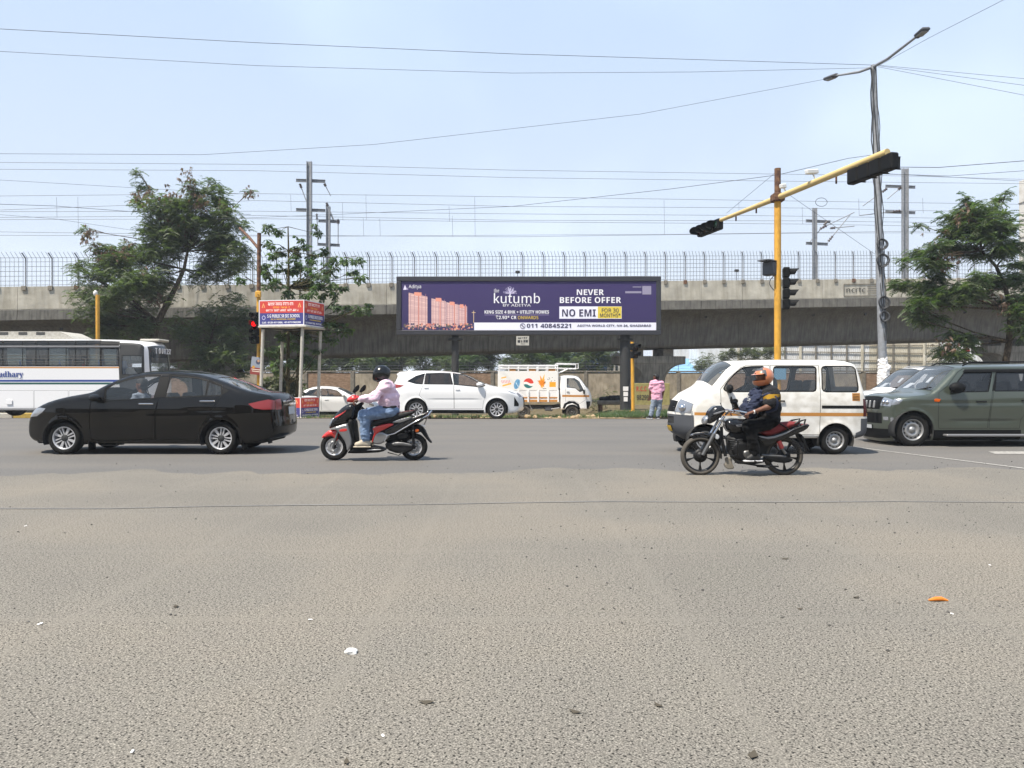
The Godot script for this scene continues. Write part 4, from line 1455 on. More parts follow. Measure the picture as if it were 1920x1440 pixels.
func im_line(im: Image, a: Vector2, b: Vector2, w: float, c: Color) -> void:
	var d := (b - a)
	var nrm := Vector2(-d.y, d.x).normalized() * w * 0.5
	im_poly(im, PackedVector2Array([a + nrm, b + nrm, b - nrm, a - nrm]), c)

func printed(key: String, im: Image, rough := 0.6) -> StandardMaterial3D:
	var m := mat(key, Color(1, 1, 1), rough)
	m.albedo_texture = ImageTexture.create_from_image(im)
	m.texture_repeat = false
	return m

func sheet(mb: MB, w: float, h: float, xf: Transform3D) -> void:
	var a := Vector3(w * 0.5, 0, 0)
	var b := Vector3(0, h * 0.5, 0)
	mb.quad(xf * (-a - b), xf * (a - b), xf * (a + b), xf * (-a + b), xf.basis.z)

func billboard() -> void:
	var z := 34.0
	var p0 := px(743, 518, z)
	var p1 := px(1240, 628, z)
	var c := (p0 + p1) * 0.5
	var w := p1.x - p0.x
	var h := p0.y - p1.y
	var o := thing("billboard", "wide dark framed billboard with purple property advertisement on two grey posts", "billboard", Vector3(c.x, gy(c.x, z), -z))
	var cy := c.y - o.position.y
	for x in [852.0, 1175.0]:
		var mb := MB.new()
		var lx := px(x, 700, z).x - c.x
		mb.tube([Vector3(lx, -0.4, -0.45), Vector3(lx, cy + h * 0.4, -0.45)], 0.24 if x > 1000 else 0.17, 14)
		mb.tube([Vector3(lx, cy - h * 0.5 - 0.22, -0.45), Vector3(lx, cy - h * 0.5 - 0.14, -0.45)], 0.36, 14)
		put("post", mb, M.dark_grey, o)
	var fr := MB.new()
	for r in [[0, h * 0.5 - 0.11, w, 0.22], [0, -h * 0.5 + 0.11, w, 0.22], [-w * 0.5 + 0.11, 0, 0.22, h - 0.44], [w * 0.5 - 0.11, 0, 0.22, h - 0.44]]:
		fr.box(Vector3(r[0], cy + r[1], -0.22), Vector3(r[2], r[3], 0.4), 0.02)
	put("frame", fr, mat("frame_dark", Color(0.17, 0.175, 0.20), 0.5), o)
	var bk := MB.new()
	bk.box(Vector3(0, cy, -0.18), Vector3(w - 0.44, h - 0.44, 0.2), 0.0)
	put("back_panel", bk, M.dark_grey, o)
	# advertisement print; the sheet covers 1727 x 345 units of the enlarged view
	var iw := 1152
	var ih := 230
	var im := Image.create(iw, ih, false, Image.FORMAT_RGB8)
	for y in ih:
		im.fill_rect(Rect2i(0, y, iw, 1), Color(0.195, 0.145, 0.355).lerp(Color(0.175, 0.13, 0.325), float(y) / ih))
	var q := func(x: float, y: float) -> Vector2: return Vector2((x - 108) / 1.5, (y - 85) / 1.5)
	var rr := RandomNumberGenerator.new()
	rr.seed = 9
	for t in [[158, 165, 285, 410, 195, 245], [312, 205, 410, 405, 340, 380], [412, 232, 495, 400, 435, 465], [497, 250, 553, 390, 505, 530]]:
		var a: Vector2 = q.call(t[0], t[1])
		var b: Vector2 = q.call(t[2], t[1] + (t[2] - t[0]) * 0.22)
		var yb: float = q.call(0, t[3]).y
		im_poly(im, PackedVector2Array([a, b, Vector2(b.x, yb), Vector2(a.x, yb)]), Color(0.78, 0.64, 0.63))
		for k in 26:
			var y := a.y + 3 + k * (yb - a.y) / 26.0
			im_line(im, Vector2(a.x, y), Vector2(b.x, y + (b.y - a.y) * (1.0 - k / 26.0)), 2.0, Color(0.92, 0.80, 0.77).lerp(Color(0.66, 0.50, 0.52), rr.randf() * 0.7))
		for k in 5:
			var x := lerpf(a.x, b.x, (k + 0.5) / 5.0)
			im_line(im, Vector2(x, a.y + 6), Vector2(x, yb), 2.0, Color(0.64, 0.47, 0.50))
		var mx := (a.x + b.x) * 0.52
		im_line(im, Vector2(mx, a.y), Vector2(mx, yb), 5.0, Color(0.76, 0.50, 0.46))
		im_poly(im, PackedVector2Array([q.call(t[4], t[1] - 4), q.call(t[5], t[1] - 2), q.call(t[5], t[1] + 24), q.call(t[4], t[1] + 20)]), Color(0.86, 0.58, 0.50))
	for k in 160:
		var p: Vector2 = q.call(rr.randf_range(112, 600), rr.randf_range(385, 425))
		im_poly(im, circle(p, rr.randf_range(2, 6), 8), [Color(0.72, 0.45, 0.42), Color(0.30, 0.27, 0.36), Color(0.85, 0.60, 0.50), Color(0.35, 0.33, 0.30)][rr.randi() % 4])
	# white strip, offer boxes
	var s0: Vector2 = q.call(602, 377)
	im.fill_rect(Rect2i(int(s0.x), int(s0.y), iw, ih), Color(0.88, 0.88, 0.93))
	var b0: Vector2 = q.call(1180, 262)
	im.fill_rect(Rect2i(int(b0.x), int(b0.y), 282, 58), Color(0.88, 0.88, 0.93))
	var y0: Vector2 = q.call(1440, 264)
	im.fill_rect(Rect2i(int(y0.x), int(y0.y), 107, 55), Color(0.83, 0.74, 0.27))
	im_line(im, q.call(672, 322), q.call(1108, 322), 1.6, Color(0.6, 0.57, 0.7))
	# tree emblem over the name
	var tc: Vector2 = q.call(846, 172)
	im_line(im, tc, tc + Vector2(0, 16), 3.0, Color(0.9, 0.9, 0.95))
	for k in 26:
		var a := PI + PI * (k + 0.5) / 26.0
		im_line(im, tc, tc + Vector2(cos(a) * rr.randf_range(18, 32), sin(a) * rr.randf_range(20, 35)), 1.3, Color(0.78, 0.76, 0.86))
		im_poly(im, circle(tc + Vector2(cos(a) * rr.randf_range(12, 32), sin(a) * rr.randf_range(14, 35)), 1.8, 6), Color(0.8, 0.78, 0.88))
	# star by the towers and corner mark
	var st: Vector2 = q.call(599, 305)
	im_line(im, st - Vector2(9, 0), st + Vector2(9, 0), 2, Color(0.9, 0.8, 0.55))
	im_line(im, st - Vector2(0, 9), st + Vector2(0, 48), 2, Color(0.9, 0.8, 0.55))
	im_poly(im, PackedVector2Array([q.call(120, 145), q.call(133, 108), q.call(146, 145)]), Color(0.85, 0.83, 0.9))
	im_poly(im, PackedVector2Array([q.call(140, 145), q.call(146, 125), q.call(156, 145)]), Color(0.6, 0.57, 0.7))
	var pw := w - 0.44
	var ph := h - 0.44
	var sh := MB.new()
	sheet(sh, pw, ph, Transform3D(Basis.IDENTITY, Vector3(0, cy, -0.07)))
	put("advertisement", sh, printed("advert", im, 0.55), o)
	var u := pw / 1727.0
	var hv := ph / 345.0
	for t in [["the", 735, 770, 137, 163, "w", 0, 1], ["kutumb", 735, 1047, 168, 240, "w", 0, 0], ["BY ADITYA", 797, 985, 245, 263, "w", 0, 0], ["KING SIZE 4 BHK + UTILITY HOMES", 672, 1108, 290, 313, "w", 1, 0], ["2.93* CR", 768, 888, 328, 352, "w", 1, 0], ["ONWARDS", 898, 1036, 330, 352, "y", 0, 0], ["NEVER", 1297, 1480, 142, 182, "w", 1, 0], ["BEFORE OFFER", 1182, 1597, 196, 238, "w", 1, 0], ["NO EMI", 1197, 1425, 282, 333, "d", 1, 0], ["FOR 30", 1466, 1580, 276, 304, "d", 0, 0], ["MONTHS*", 1454, 1592, 310, 337, "d", 0, 0], ["011 40845221", 958, 1258, 384, 414, "d", 1, 0], ["ADITYA WORLD CITY, NH 24, GHAZIABAD", 1300, 1800, 390, 408, "d", 1, 0], ["Aditya", 158, 242, 108, 142, "w", 0, 0]]:
		var m: Material = {"w": M.print_white, "y": M.print_yellow, "d": mat("print_purple", Color(0.17, 0.14, 0.29), 0.6)}[t[5]]
		var tx: float = ((t[1] + t[2]) * 0.5 - 108 - 863.5) * u
		var ty: float = cy + (172.5 + 85 - (t[3] + t[4]) * 0.5) * hv
		words(o, "lettering", t[0], (t[2] - t[1]) * u, (t[4] - t[3]) * hv, Transform3D(Basis.IDENTITY, Vector3(tx, ty, -0.062)), m, t[6] == 1, t[7] == 1)
	# rupee mark, telephone mark and pale code block as small cut shapes
	var rp := MB.new()
	var rx := (757 - 108 - 863.5) * u
	var ry := cy + (172.5 + 85 - 340) * hv
	for d in [[0, 0.08, 0.11, 0.018], [0, 0.035, 0.11, 0.018]]:
		rp.box(Vector3(rx + d[0], ry + d[1], -0.062), Vector3(d[2], d[3], 0.004))
	rp.tube([Vector3(rx - 0.03, ry, -0.062), Vector3(rx + 0.04, ry - 0.08, -0.062)], 0.01, 4)
	put("rupee_mark", rp, M.print_white, o)
	var tp := MB.new()
	var pts := []
	for k in 25:
		var a := TAU * k / 24.0
		pts.append(Vector3((930 - 108 - 863.5) * u + cos(a) * 0.11, cy + (172.5 + 85 - 400) * hv + sin(a) * 0.11, -0.062))
	tp.tube(pts, 0.01, 4, false)
	tp.tube([pts[9] * 0.5 + pts[21] * 0.5 + Vector3(-0.05, 0.05, 0), pts[9] * 0.5 + pts[21] * 0.5 + Vector3(0.05, -0.05, 0)], 0.018, 5)
	put("telephone_mark", tp, M.print_purple, o)
	var cb := MB.new()
	cb.box(Vector3((1771 - 108 - 863.5) * u, cy + (172.5 + 85 - 148) * hv, -0.066), Vector3(60 * u, 60 * hv, 0.004))
	cb.box(Vector3((1705 - 108 - 863.5) * u, cy + (172.5 + 85 - 125) * hv, -0.066), Vector3(60 * u, 6 * hv, 0.004))
	cb.box(Vector3((1680 - 108 - 863.5) * u, cy + (172.5 + 85 - 162) * hv, -0.066), Vector3(110 * u, 14 * hv, 0.004))
	put("pale_block", cb, mat("print_pale", Color(0.55, 0.53, 0.62), 0.6), o)
	# owner's plate hanging below
	var pl := MB.new()
	var pc := px(980, 639, z - 0.2) - o.position
	pl.box(pc, Vector3(0.58, 0.42, 0.03), 0.005)
	var pn := put("owner_plate", pl, M.kerb_white, o)
	var mk := MB.new()   # worn, unreadable print
	for r in [[-0.14, 0.12, 0.16, 0.05], [0.0, 0.13, 0.03, 0.06], [0.08, 0.13, 0.07, 0.06], [0.17, 0.13, 0.05, 0.06], [-0.17, -0.03, 0.12, 0.12], [-0.04, -0.03, 0.05, 0.11], [0.07, -0.02, 0.07, 0.12], [0.18, -0.02, 0.11, 0.12], [0.02, -0.14, 0.2, 0.02]]:
		mk.box(pc + Vector3(r[0], r[1], 0.016), Vector3(r[2], r[3], 0.004), 0.0)
	put("faded_print", mk, M.dark_grey, pn)

# red over blue school notice; pseudo headline strokes stand for the Devanagari lines, which the fonts lack
func school_print(key: String, short: bool) -> StandardMaterial3D:
	var im := Image.create(384, 176, false, Image.FORMAT_RGB8)
	im.fill(Color(0.86, 0.85, 0.86))
	im.fill_rect(Rect2i(6, 6, 372, 84), Color(0.76, 0.24, 0.20))
	im.fill_rect(Rect2i(6, 90, 372, 80), Color(0.23, 0.23, 0.48))
	var r := RandomNumberGenerator.new()
	r.seed = 4
	var rows := [[80, 20, 300, 18, Color(0.93, 0.90, 0.88)], [120, 48, 265, 10, Color(0.92, 0.70, 0.20)], [60, 66, 335, 13, Color(0.93, 0.90, 0.88)]]
	for w in rows:
		var x: float = w[0]
		while x < w[2]:
			var l := r.randf_range(26, 58)
			var x1 := minf(x + l, w[2])
			im_line(im, Vector2(x, w[1]), Vector2(x1, w[1]), w[3] * 0.17, w[4])
			var k := x + 4
			while k < x1:
				im_line(im, Vector2(k, w[1]), Vector2(k, w[1] + w[3]), w[3] * 0.17, w[4])
				if r.randf() < 0.6:
					im_line(im, Vector2(k - w[3] * 0.45, w[1] + w[3] * 0.45), Vector2(k, w[1] + w[3] * 0.6), w[3] * 0.17, w[4])
				if r.randf() < 0.4:
					im_poly(im, circle(Vector2(k - w[3] * 0.3, w[1] + w[3] * 0.75), w[3] * 0.2, 8), w[4])
				if r.randf() < 0.25:
					im_line(im, Vector2(k, w[1]), Vector2(k - w[3] * 0.4, w[1] - w[3] * 0.35), w[3] * 0.15, w[4])
				k += w[3] * r.randf_range(0.5, 0.85)
			x = x1 + 10
	for cx in [38, 346]:
		im_poly(im, PackedVector2Array([Vector2(cx - 15, 52), Vector2(cx, 18), Vector2(cx + 15, 52)]), Color(0.86, 0.62, 0.40))
		im_poly(im, PackedVector2Array([Vector2(cx - 6, 50), Vector2(cx, 34), Vector2(cx + 6, 50)]), Color(0.78, 0.13, 0.11))
	im_poly(im, circle(Vector2(40, 122), 15, 20), Color(0.80, 0.80, 0.88))
	im_poly(im, circle(Vector2(40, 122), 11, 20), Color(0.20, 0.20, 0.5))
	return printed(key, im, 0.5)

func school_panel(parent: Node3D, called: String, w: float, h: float, xf: Transform3D, m: Material) -> void:
	var mb := MB.new()
	sheet(mb, w, h, xf)
	var bd := MB.new()
	bd.box(xf * Vector3(0, 0, -0.02), Vector3(w, h, 0.03), 0.004, xf.basis)
	var o := put(called, bd, M.plate_white, parent)
	put("print", mb, m, o)
	var f := func(x: float, y: float, z: float) -> Transform3D: return xf * Transform3D(Basis.IDENTITY, Vector3(x * w, y * h, z))
	words(o, "lettering", "S G PUBLIC SR SEC SCHOOL", w * 0.72, h * 0.13, f.call(0.05, -0.13, 0.004), M.print_white)
	words(o, "lettering", "SEC-12, VASUNDHARA, GHAZIABAD", w * 0.55, h * 0.055, f.call(0.04, -0.26, 0.004), M.print_yellow)
	words(o, "lettering", "Call : 0120-4111886, +91-8711962200", w * 0.86, h * 0.085, f.call(0, -0.39, 0.004), M.print_white)

func kiosk() -> void:
	var z := 29.3
	var near := px(570, 781, z)
	var g := gy(near.x, z)
	near.y = g
	var o := thing("school_kiosk", "police shelter kiosk on four white legs with red and blue school notices", "kiosk", near)
	var e1 := Vector3(-1.86, 0, -0.28)      # along the left face
	var e2 := Vector3(0.42, 0, -1.5)       # along the right face
	var b := 3.66
	var t := 4.66
	var pr := school_print("school", false)
	# top box: two printed faces, two plain ones, floor and lid
	var faces := [[Vector3.ZERO, e1, true], [Vector3.ZERO, e2, true], [e1, e1 + e2, false], [e2, e1 + e2, false]]
	var ctr := (e1 + e2) * 0.5
	for f in faces:
		var c: Vector3 = (f[0] + f[1]) * 0.5 + Vector3(0, (b + t) * 0.5, 0)
		var d: Vector3 = f[1] - f[0]
		var outw := (c - ctr) * Vector3(1, 0, 1)
		var x := d.normalized()
		var zz := x.cross(Vector3.UP)
		if zz.dot(outw) < 0:
			x = -x
			zz = -zz
		var xf := Transform3D(Basis(x, Vector3.UP, zz), c)
		if f[2]:
			school_panel(o, "notice_panel", d.length(), t - b, xf, pr)
		else:
			var mb := MB.new()
			mb.box(c, Vector3(d.length(), t - b, 0.03), 0.0, xf.basis)
			put("back_panel", mb, M.plate_white, o)
	var slab := MB.new()
	var bx := Basis(e1.normalized(), Vector3.UP, e1.normalized().cross(Vector3.UP))
	slab.box(ctr + Vector3(0, b - 0.05, 0), Vector3(2.06, 0.08, 1.72), 0.015, Basis(Vector3.UP, -0.2))
	put("shelter_roof", slab, M.kerb_white, o)
	var beam := MB.new()
	beam.tube([Vector3(0, b - 0.12, 0) + ctr * 0.1, (e1 + e2) + Vector3(0, b - 0.12, 0) - ctr * 0.1], 0.03, 6)
	beam.tube([e1 * 0.95 + Vector3(0, b - 0.12, 0), e2 * 0.95 + Vector3(0, b - 0.12, 0)], 0.03, 6)
	put("roof_brace", beam, M.dark_grey, o)
	for k in [[0.06, 0.06, 0.02], [0.94, 0.06, 0.02], [0.06, 0.94, -0.02], [0.94, 0.94, -0.05]]:
		var foot: Vector3 = e1 * k[0] + e2 * k[1]
		var mb := MB.new()
		mb.tube([foot + Vector3(-0.13, -0.3, 0.0), foot + Vector3(0, b - 0.09, 0)], 0.065, 12)
		put("leg", mb, M.kerb_white, o)
	# printed guard round the base
	var bh := 0.80
	for f in [[Vector3.ZERO, e1, true], [Vector3.ZERO, e2 * 0.9, true], [e1, e1 + e2 * 0.9, false]]:
		var off := Vector3(-0.12, 0, 0.04)
		var c: Vector3 = (f[0] + f[1]) * 0.5 + Vector3(0, bh * 0.5 + 0.02, 0) + off
		var d: Vector3 = f[1] - f[0]
		var x := d.normalized()
		var zz := x.cross(Vector3.UP)
		if zz.dot((c - off - ctr) * Vector3(1, 0, 1)) < 0:
			x = -x
			zz = -zz
		school_panel(o, "guard_panel", d.length(), bh, Transform3D(Basis(x, Vector3.UP, zz), c), pr)

# ---------------------------------------------------------------- signals and lamps
# signal head: lenses along its own -y, facing +z
func signal_head(parent: Node3D, xf: Transform3D, n: int, lit := -1, s := 1.0) -> Node3D:
	var o := Node3D.new()
	o.name = "signal_head"
	parent.add_child(o, true)
	o.transform = xf
	var pitch := 0.34 * s
	var bd := MB.new()
	for i in n:
		bd.box(Vector3(0, (n - 1) * pitch * 0.5 - i * pitch, 0), Vector3(0.34 * s, pitch * 0.97, 0.2 * s), 0.03 * s)
	put("housing", bd, M.black_plastic, o)
	for i in n:
		var y := (n - 1) * pitch * 0.5 - i * pitch
		var ln := MB.new()
		ln.lathe([Vector2(0.0, 0.135 * s), Vector2(0.06 * s, 0.13 * s), Vector2(0.115 * s, 0.105 * s)], Transform3D(Basis.IDENTITY, Vector3(0, y, 0)), 20)
		var m: Material = M.get("lens%d" % mini(i, 2), null)
		if m == null:
			m = mat("lens%d" % mini(i, 2), [Color(0.20, 0.04, 0.04), Color(0.22, 0.12, 0.03), Color(0.04, 0.14, 0.09)][mini(i, 2)], 0.15)
		if i == lit:
			m = mat("lens_lit", Color(0.6, 0.02, 0.03), 0.2)
			m.emission_enabled = true
			m.emission = Color(1.0, 0.05, 0.07)
			m.emission_energy_multiplier = 0.7
			var l := OmniLight3D.new()
			l.name = "signal_glow"
			l.light_color = Color(1, 0.1, 0.1)
			l.light_energy = 0.04
			l.light_size = 0.1
			l.omni_range = 60
			l.omni_attenuation = 2
			l.shadow_enabled = true
			l.position = Vector3(0, y, 0.2 * s)
			o.add_child(l)
		put("signal_lens", ln, m, o)
		var vs := MB.new()
		var rings := []
		for k in 15:
			var a := -0.35 + (PI + 0.7) * k / 14.0
			var depth := 0.1 + 0.2 * s * (0.45 + 0.55 * maxf(0.0, sin(a)))
			rings.append([Vector3(cos(a) * 0.135 * s, y + sin(a) * 0.135 * s, 0.09 * s), Vector3(cos(a) * 0.13 * s, y + sin(a) * 0.13 * s, 0.09 * s + depth)])
		for k in 14:
			var c := Vector3(0, y, 0)
			vs.flat4(rings[k][0], rings[k + 1][0], rings[k + 1][1], rings[k][1], (rings[k][0] - c) * Vector3(1, 1, 0))
		put("visor", vs, M.black_plastic, o)
	return o

func signals() -> void:
	# cantilever signal on a yellow pole
	var z := 22.0
	var foot := px(1458, 790, z)
	foot.y = gy(foot.x, z)
	var o := thing("traffic_signal", "tall yellow signal pole with a slanting cantilever arm and several black signal heads", "traffic signal", foot)
	var top := px(1459, 316, z) - foot
	var arm_y := px(1458, 371, z).y
	var mb := MB.new()
	mb.tube([Vector3(0, 0.9, 0), Vector3(0, arm_y - 0.1, 0)], 0.098, 16)
	mb.tube([Vector3(0, 0.88, 0), Vector3(0, 1.0, 0)], 0.2, 16)
	put("pole", mb, M.yellow_pole, o)
	mb = MB.new()
	mb.tube([Vector3(0, -0.1, 0), Vector3(0, 0.9, 0)], 0.09, 12)
	put("pole_base", mb, M.kerb_white, o)
	mb = MB.new()
	mb.tube([Vector3(0, arm_y - 0.1, 0), Vector3(0, top.y, 0)], 0.092, 12)
	mb.box(Vector3(0, arm_y, 0), Vector3(0.34, 0.24, 0.34), 0.03)
	put("pole_top", mb, M.rusty, o)
	var ea := px(1345, 412, z + 3.2)
	ea.y = arm_y
	var eb := px(1664, 288, z - 4.35)
	eb.y = arm_y
	ea -= foot
	eb -= foot
	mb = MB.new()
	mb.tube([ea, ea.lerp(Vector3(0, arm_y, 0.0), 0.5), Vector3(0.02, arm_y, 0.1), eb], [0.06, 0.07, 0.085, 0.085], 12)
	put("arm", mb, mat("arm_paint", Color(0.74, 0.65, 0.44), 0.65), o)
	var ad := (eb - ea).normalized()
	# head lying along the far end of the arm, seen from its lens side, and the one near the camera end from behind
	var side := ad.cross(Vector3.UP).normalized()
	signal_head(o, Transform3D(Basis(Vector3.UP, -ad, side).orthonormalized(), ea - ad * 0.5 + Vector3(0, -0.12, 0)), 4, -1, 1.08)
	signal_head(o, Transform3D(Basis(Vector3.UP, -ad, -side).orthonormalized(), eb - ad * 0.6 + Vector3(0.06, -0.24, 0)), 4, -1, 1.15)
	# upright head on the pole, lenses turned to the side street
	signal_head(o, Transform3D(Basis(Vector3(0.25, 0, -0.97), Vector3.UP, Vector3(0.97, 0, 0.25)).orthonormalized(), px(1474, 541, z + 0.1) - foot), 4, -1, 0.92)
	mb = MB.new()
	mb.box(Vector3.ZERO, Vector3(0.34, 0.4, 0.26), 0.03)
	mb.box(Vector3(0, 0.22, 0.1), Vector3(0.36, 0.03, 0.5), 0.005)
	var tm := put("countdown_box", mb, M.grey_plastic, o)
	tm.transform = Transform3D(Basis(Vector3.UP, -0.9), px(1443, 504, z) - foot)
	mb = MB.new()
	mb.tube([px(1450, 504, z) - foot, Vector3(0, px(1450, 504, z).y - foot.y, 0)], 0.03, 6)
	put("bracket", mb, M.grey_plastic, o)
	mb = MB.new()
	var lp := []
	for k in 9:
		lp.append(px(1452 - sin(PI * k / 8.0) * 9.0, 516 + k * 3.6, z - 0.08) - foot)
	mb.tube(lp, 0.013, 5)
	put("loose_cable", mb, M.cable, o)
	# surveillance cameras on the arm
	for d in [[1522, 322, 0.42, "camera_housing"], [1468, 349, 0.2, "loudspeaker"]]:
		mb = MB.new()
		var zc: float = z - 1.6 if d[2] > 0.3 else z - 0.2
		var c := px(d[0], d[1], zc) - foot
		mb.box(c, Vector3(d[2], 0.12, 0.12), 0.02, Basis(Vector3.UP, 0.4) * Basis(Vector3.BACK, 0.15))
		mb.tube([c, Vector3(c.x + 0.14, arm_y + 0.04, c.z)], 0.02, 6)
		put(d[3], mb, M.white_plastic, o)
	for d in [[1380, 405, 24.2], [1418, 390, 23.1], [1568, 338, 19.7]]:
		mb = MB.new()
		var c := px(d[0], d[1], d[2]) - foot
		c.y = arm_y
		mb.tube([c, c + Vector3(0, -0.2, 0)], 0.025, 6)
		put("arm_clip", mb, M.rusty, o)
	# pasted notice low on the pole
	mb = MB.new()
	mb.box(Vector3(-0.02, 1.55, 0.13), Vector3(0.44, 0.34, 0.02), 0.0)
	put("notice", mb, mat("notice_blue", Color(0.40, 0.56, 0.66), 0.7), o)

	# rusty signal with red light beside the kiosk
	z = 30.6
	foot = px(486, 784, z)
	foot.y = gy(foot.x, z)
	o = thing("traffic_signal", "rusty signal pole with its red light lit beside the school kiosk", "traffic signal", foot)
	mb = MB.new()
	mb.tube([Vector3(0, -0.1, 0), px(485, 545, z) - foot], 0.085, 12)
	put("pole", mb, M.yellow_pole, o)
	mb = MB.new()
	mb.tube([px(485, 545, z) - foot, px(486, 437, z) - foot], 0.08, 12)
	put("pole_top", mb, M.rusty, o)
	mb = MB.new()
	mb.tube([px(488, 470, z) - foot, px(468, 446, z + 1.4) - foot, px(450, 428, z + 2.6) - foot], 0.06, 8)
	put("arm", mb, M.rusty, o)
	mb = MB.new()
	mb.box(px(484, 552, z - 0.12) - foot, Vector3(0.24, 0.24, 0.08), 0.02)
	mb.tube([px(484, 552, z - 0.19) - foot, px(484, 552, z - 0.16) - foot], 0.03, 8)
	put("junction_box", mb, M.yellow_pole, o)
	signal_head(o, Transform3D(Basis(Vector3.UP, -0.12), px(478, 615, z - 0.2) - foot), 4, 1, 0.95)
	mb = MB.new()
	var pc := px(481, 686, z - 0.2) - foot
	var pim := Image.create(64, 96, false, Image.FORMAT_RGB8)
	pim.fill(Color(0.52, 0.55, 0.60))
	pim.fill_rect(Rect2i(0, 58, 64, 38), Color(0.50, 0.20, 0.18))
	im_poly(pim, circle(Vector2(40, 26), 14, 16), Color(0.25, 0.26, 0.34))
	im_poly(pim, circle(Vector2(40, 20), 7, 16), Color(0.70, 0.55, 0.45))
	im_poly(pim, circle(Vector2(16, 56), 8, 14), Color(0.75, 0.55, 0.15))
	pim.fill_rect(Rect2i(6, 66, 52, 4), Color(0.85, 0.82, 0.75))
	pim.fill_rect(Rect2i(10, 76, 44, 4), Color(0.85, 0.82, 0.75))
	var tilt := Basis(Vector3.BACK, -0.12)
	sheet(mb, 0.46, 0.72, Transform3D(tilt, pc + Vector3(0, 0, 0.012)))
	var pb := MB.new()
	pb.box(pc, Vector3(0.46, 0.72, 0.02), 0.0, tilt)
	var pp := put("poster_board", pb, M.plate_white, o)
	put("poster", mb, printed("pole_poster", pim), pp)

	# yellow signal by the billboard post
	z = 32.0
	foot = px(1187, 774, z)
	foot.y = gy(foot.x, z)
	o = thing("traffic_signal", "short yellow signal pole with a black head beside the billboard post", "traffic signal", foot)
	mb = MB.new()
	mb.tube([Vector3(0, -0.1, 0), px(1185.5, 641, z) - foot], 0.075, 12)
	mb.box(Vector3(0, 0.05, 0), Vector3(0.3, 0.1, 0.3), 0.02)
	put("pole", mb, M.yellow_pole, o)
	signal_head(o, Transform3D(Basis(Vector3.UP, 0.6), px(1189, 658, z - 0.18) - foot), 2, -1, 0.95)

	# ochre post with a white dome camera behind the bus
	z = 35.0
	foot = px(184, 782, z)
	foot.y = gy(foot.x, z)
	o = thing("camera_post", "ochre post topped by a small white dome camera behind the bus", "post", foot)
	mb = MB.new()
	mb.tube([Vector3(0, -0.1, 0), px(183, 553, z) - foot], 0.09, 10)
	put("pole", mb, M.yellow_pole, o)
	mb = MB.new()
	mb.ball(px(179, 550, z) - foot, Vector3(0.1, 0.14, 0.1), 12, 8)
	put("dome_camera", mb, M.white_plastic, o)

func street_lamp() -> void:
	var z := 24.0
	var foot := px(1659, 793, z)
	foot.y = 0.0
	var o := thing("street_lamp", "tall leaning grey street lamp with two arms and bundled cables", "street lamp", foot)
	var top := px(1638, 122, z) - foot
	var at := func(y: float) -> Vector3: return top * ((px(0, y, z).y - foot.y) / top.y)
	var mb := MB.new()
	mb.tube([Vector3(0, -0.2, 0), top], [0.14, 0.085], 12)
	put("pole", mb, M.galvanised, o)
	for d in [[1722, 66, z - 3.2, 0.5], [1566, 142, z + 1.6, 0.42]]:
		mb = MB.new()
		var e := px(d[0], d[1], d[2]) - foot
		var st := top + Vector3(0, -0.05, 0)
		mb.tube([st, st.lerp(e, 0.35) + Vector3(0, -0.06, 0), e], [0.05, 0.045, 0.035], 8)
		var arm := put("lamp_arm", mb, M.galvanised, o)
		var lm := MB.new()
		var dir := (e - st).normalized()
		var flat := Vector3(dir.x, dir.y * 0.5, dir.z).normalized()
		var bs := Basis(flat, flat.cross(Vector3.RIGHT if absf(flat.x) < 0.5 else Vector3.BACK).normalized(), Vector3.ZERO)
		bs.y = Vector3.UP - flat * flat.y
		bs.y = bs.y.normalized()
		bs.z = bs.x.cross(bs.y)
		lm.box(e + flat * 0.22, Vector3(0.52, 0.1, 0.24), 0.035, bs)
		lm.box(e + flat * -0.02, Vector3(0.16, 0.13, 0.14), 0.03, bs)
		put("lamp_head", lm, M.grey_plastic, arm)
		var gl := MB.new()
		gl.box(e + flat * 0.24 - bs.y * 0.055, Vector3(0.38, 0.012, 0.19), 0.003, bs)
		put("lamp_lens", gl, M.lamp_clear, arm)
	# cables tied to the pole and coils of spare line
	for k in 5:
		mb = MB.new()
		var pts := []
		var a := rng.randf() * TAU
		for i in 24:
			var y := 640.0 - i * (640.0 - 130.0) / 23.0
			var rr := 0.13 + 0.03 * sin(i * 1.7 + k * 2.0)
			pts.append(at.call(y) + Vector3(cos(a + i * 0.12) * rr, 0, absf(sin(a + i * 0.12)) * rr))
		mb.tube(pts, 0.009 + 0.004 * (k % 3), 5)
		put("bundled_cable", mb, M.cable if k != 2 else M.dark_grey, o)
	for d in [[490, 0.19, 0.19], [460, 0.16, 0.16], [568, 0.18, 0.17], [594, 0.15, 0.14]]:
		mb = MB.new()
		for t in 3:
			var pts := []
			for i in 21:
				var a := TAU * i / 20.0
				pts.append(at.call(d[0]) + Vector3(cos(a) * d[2] * (0.9 + 0.08 * t), sin(a) * d[1] * (0.9 + 0.1 * t), 0.15 + 0.03 * t + 0.03 * sin(a * 2.0 + t)))
			mb.tube(pts, 0.016, 5, false)
		put("cable_coil", mb, M.cable, o)
	# white sheet wrapped round the foot
	var n := FastNoiseLite.new()
	n.frequency = 6.0
	var wr := nets([[at.call(704), at.call(674), 0.14, 0.12], [at.call(690) + Vector3(0.08, 0, 0.05), at.call(682), 0.11, 0.08], [at.call(720), at.call(700), 0.17, 0.14]], 0.025, 0.05, n, 0.05)
	put("wrapped_sheet", wr, M.tarp_white, o)

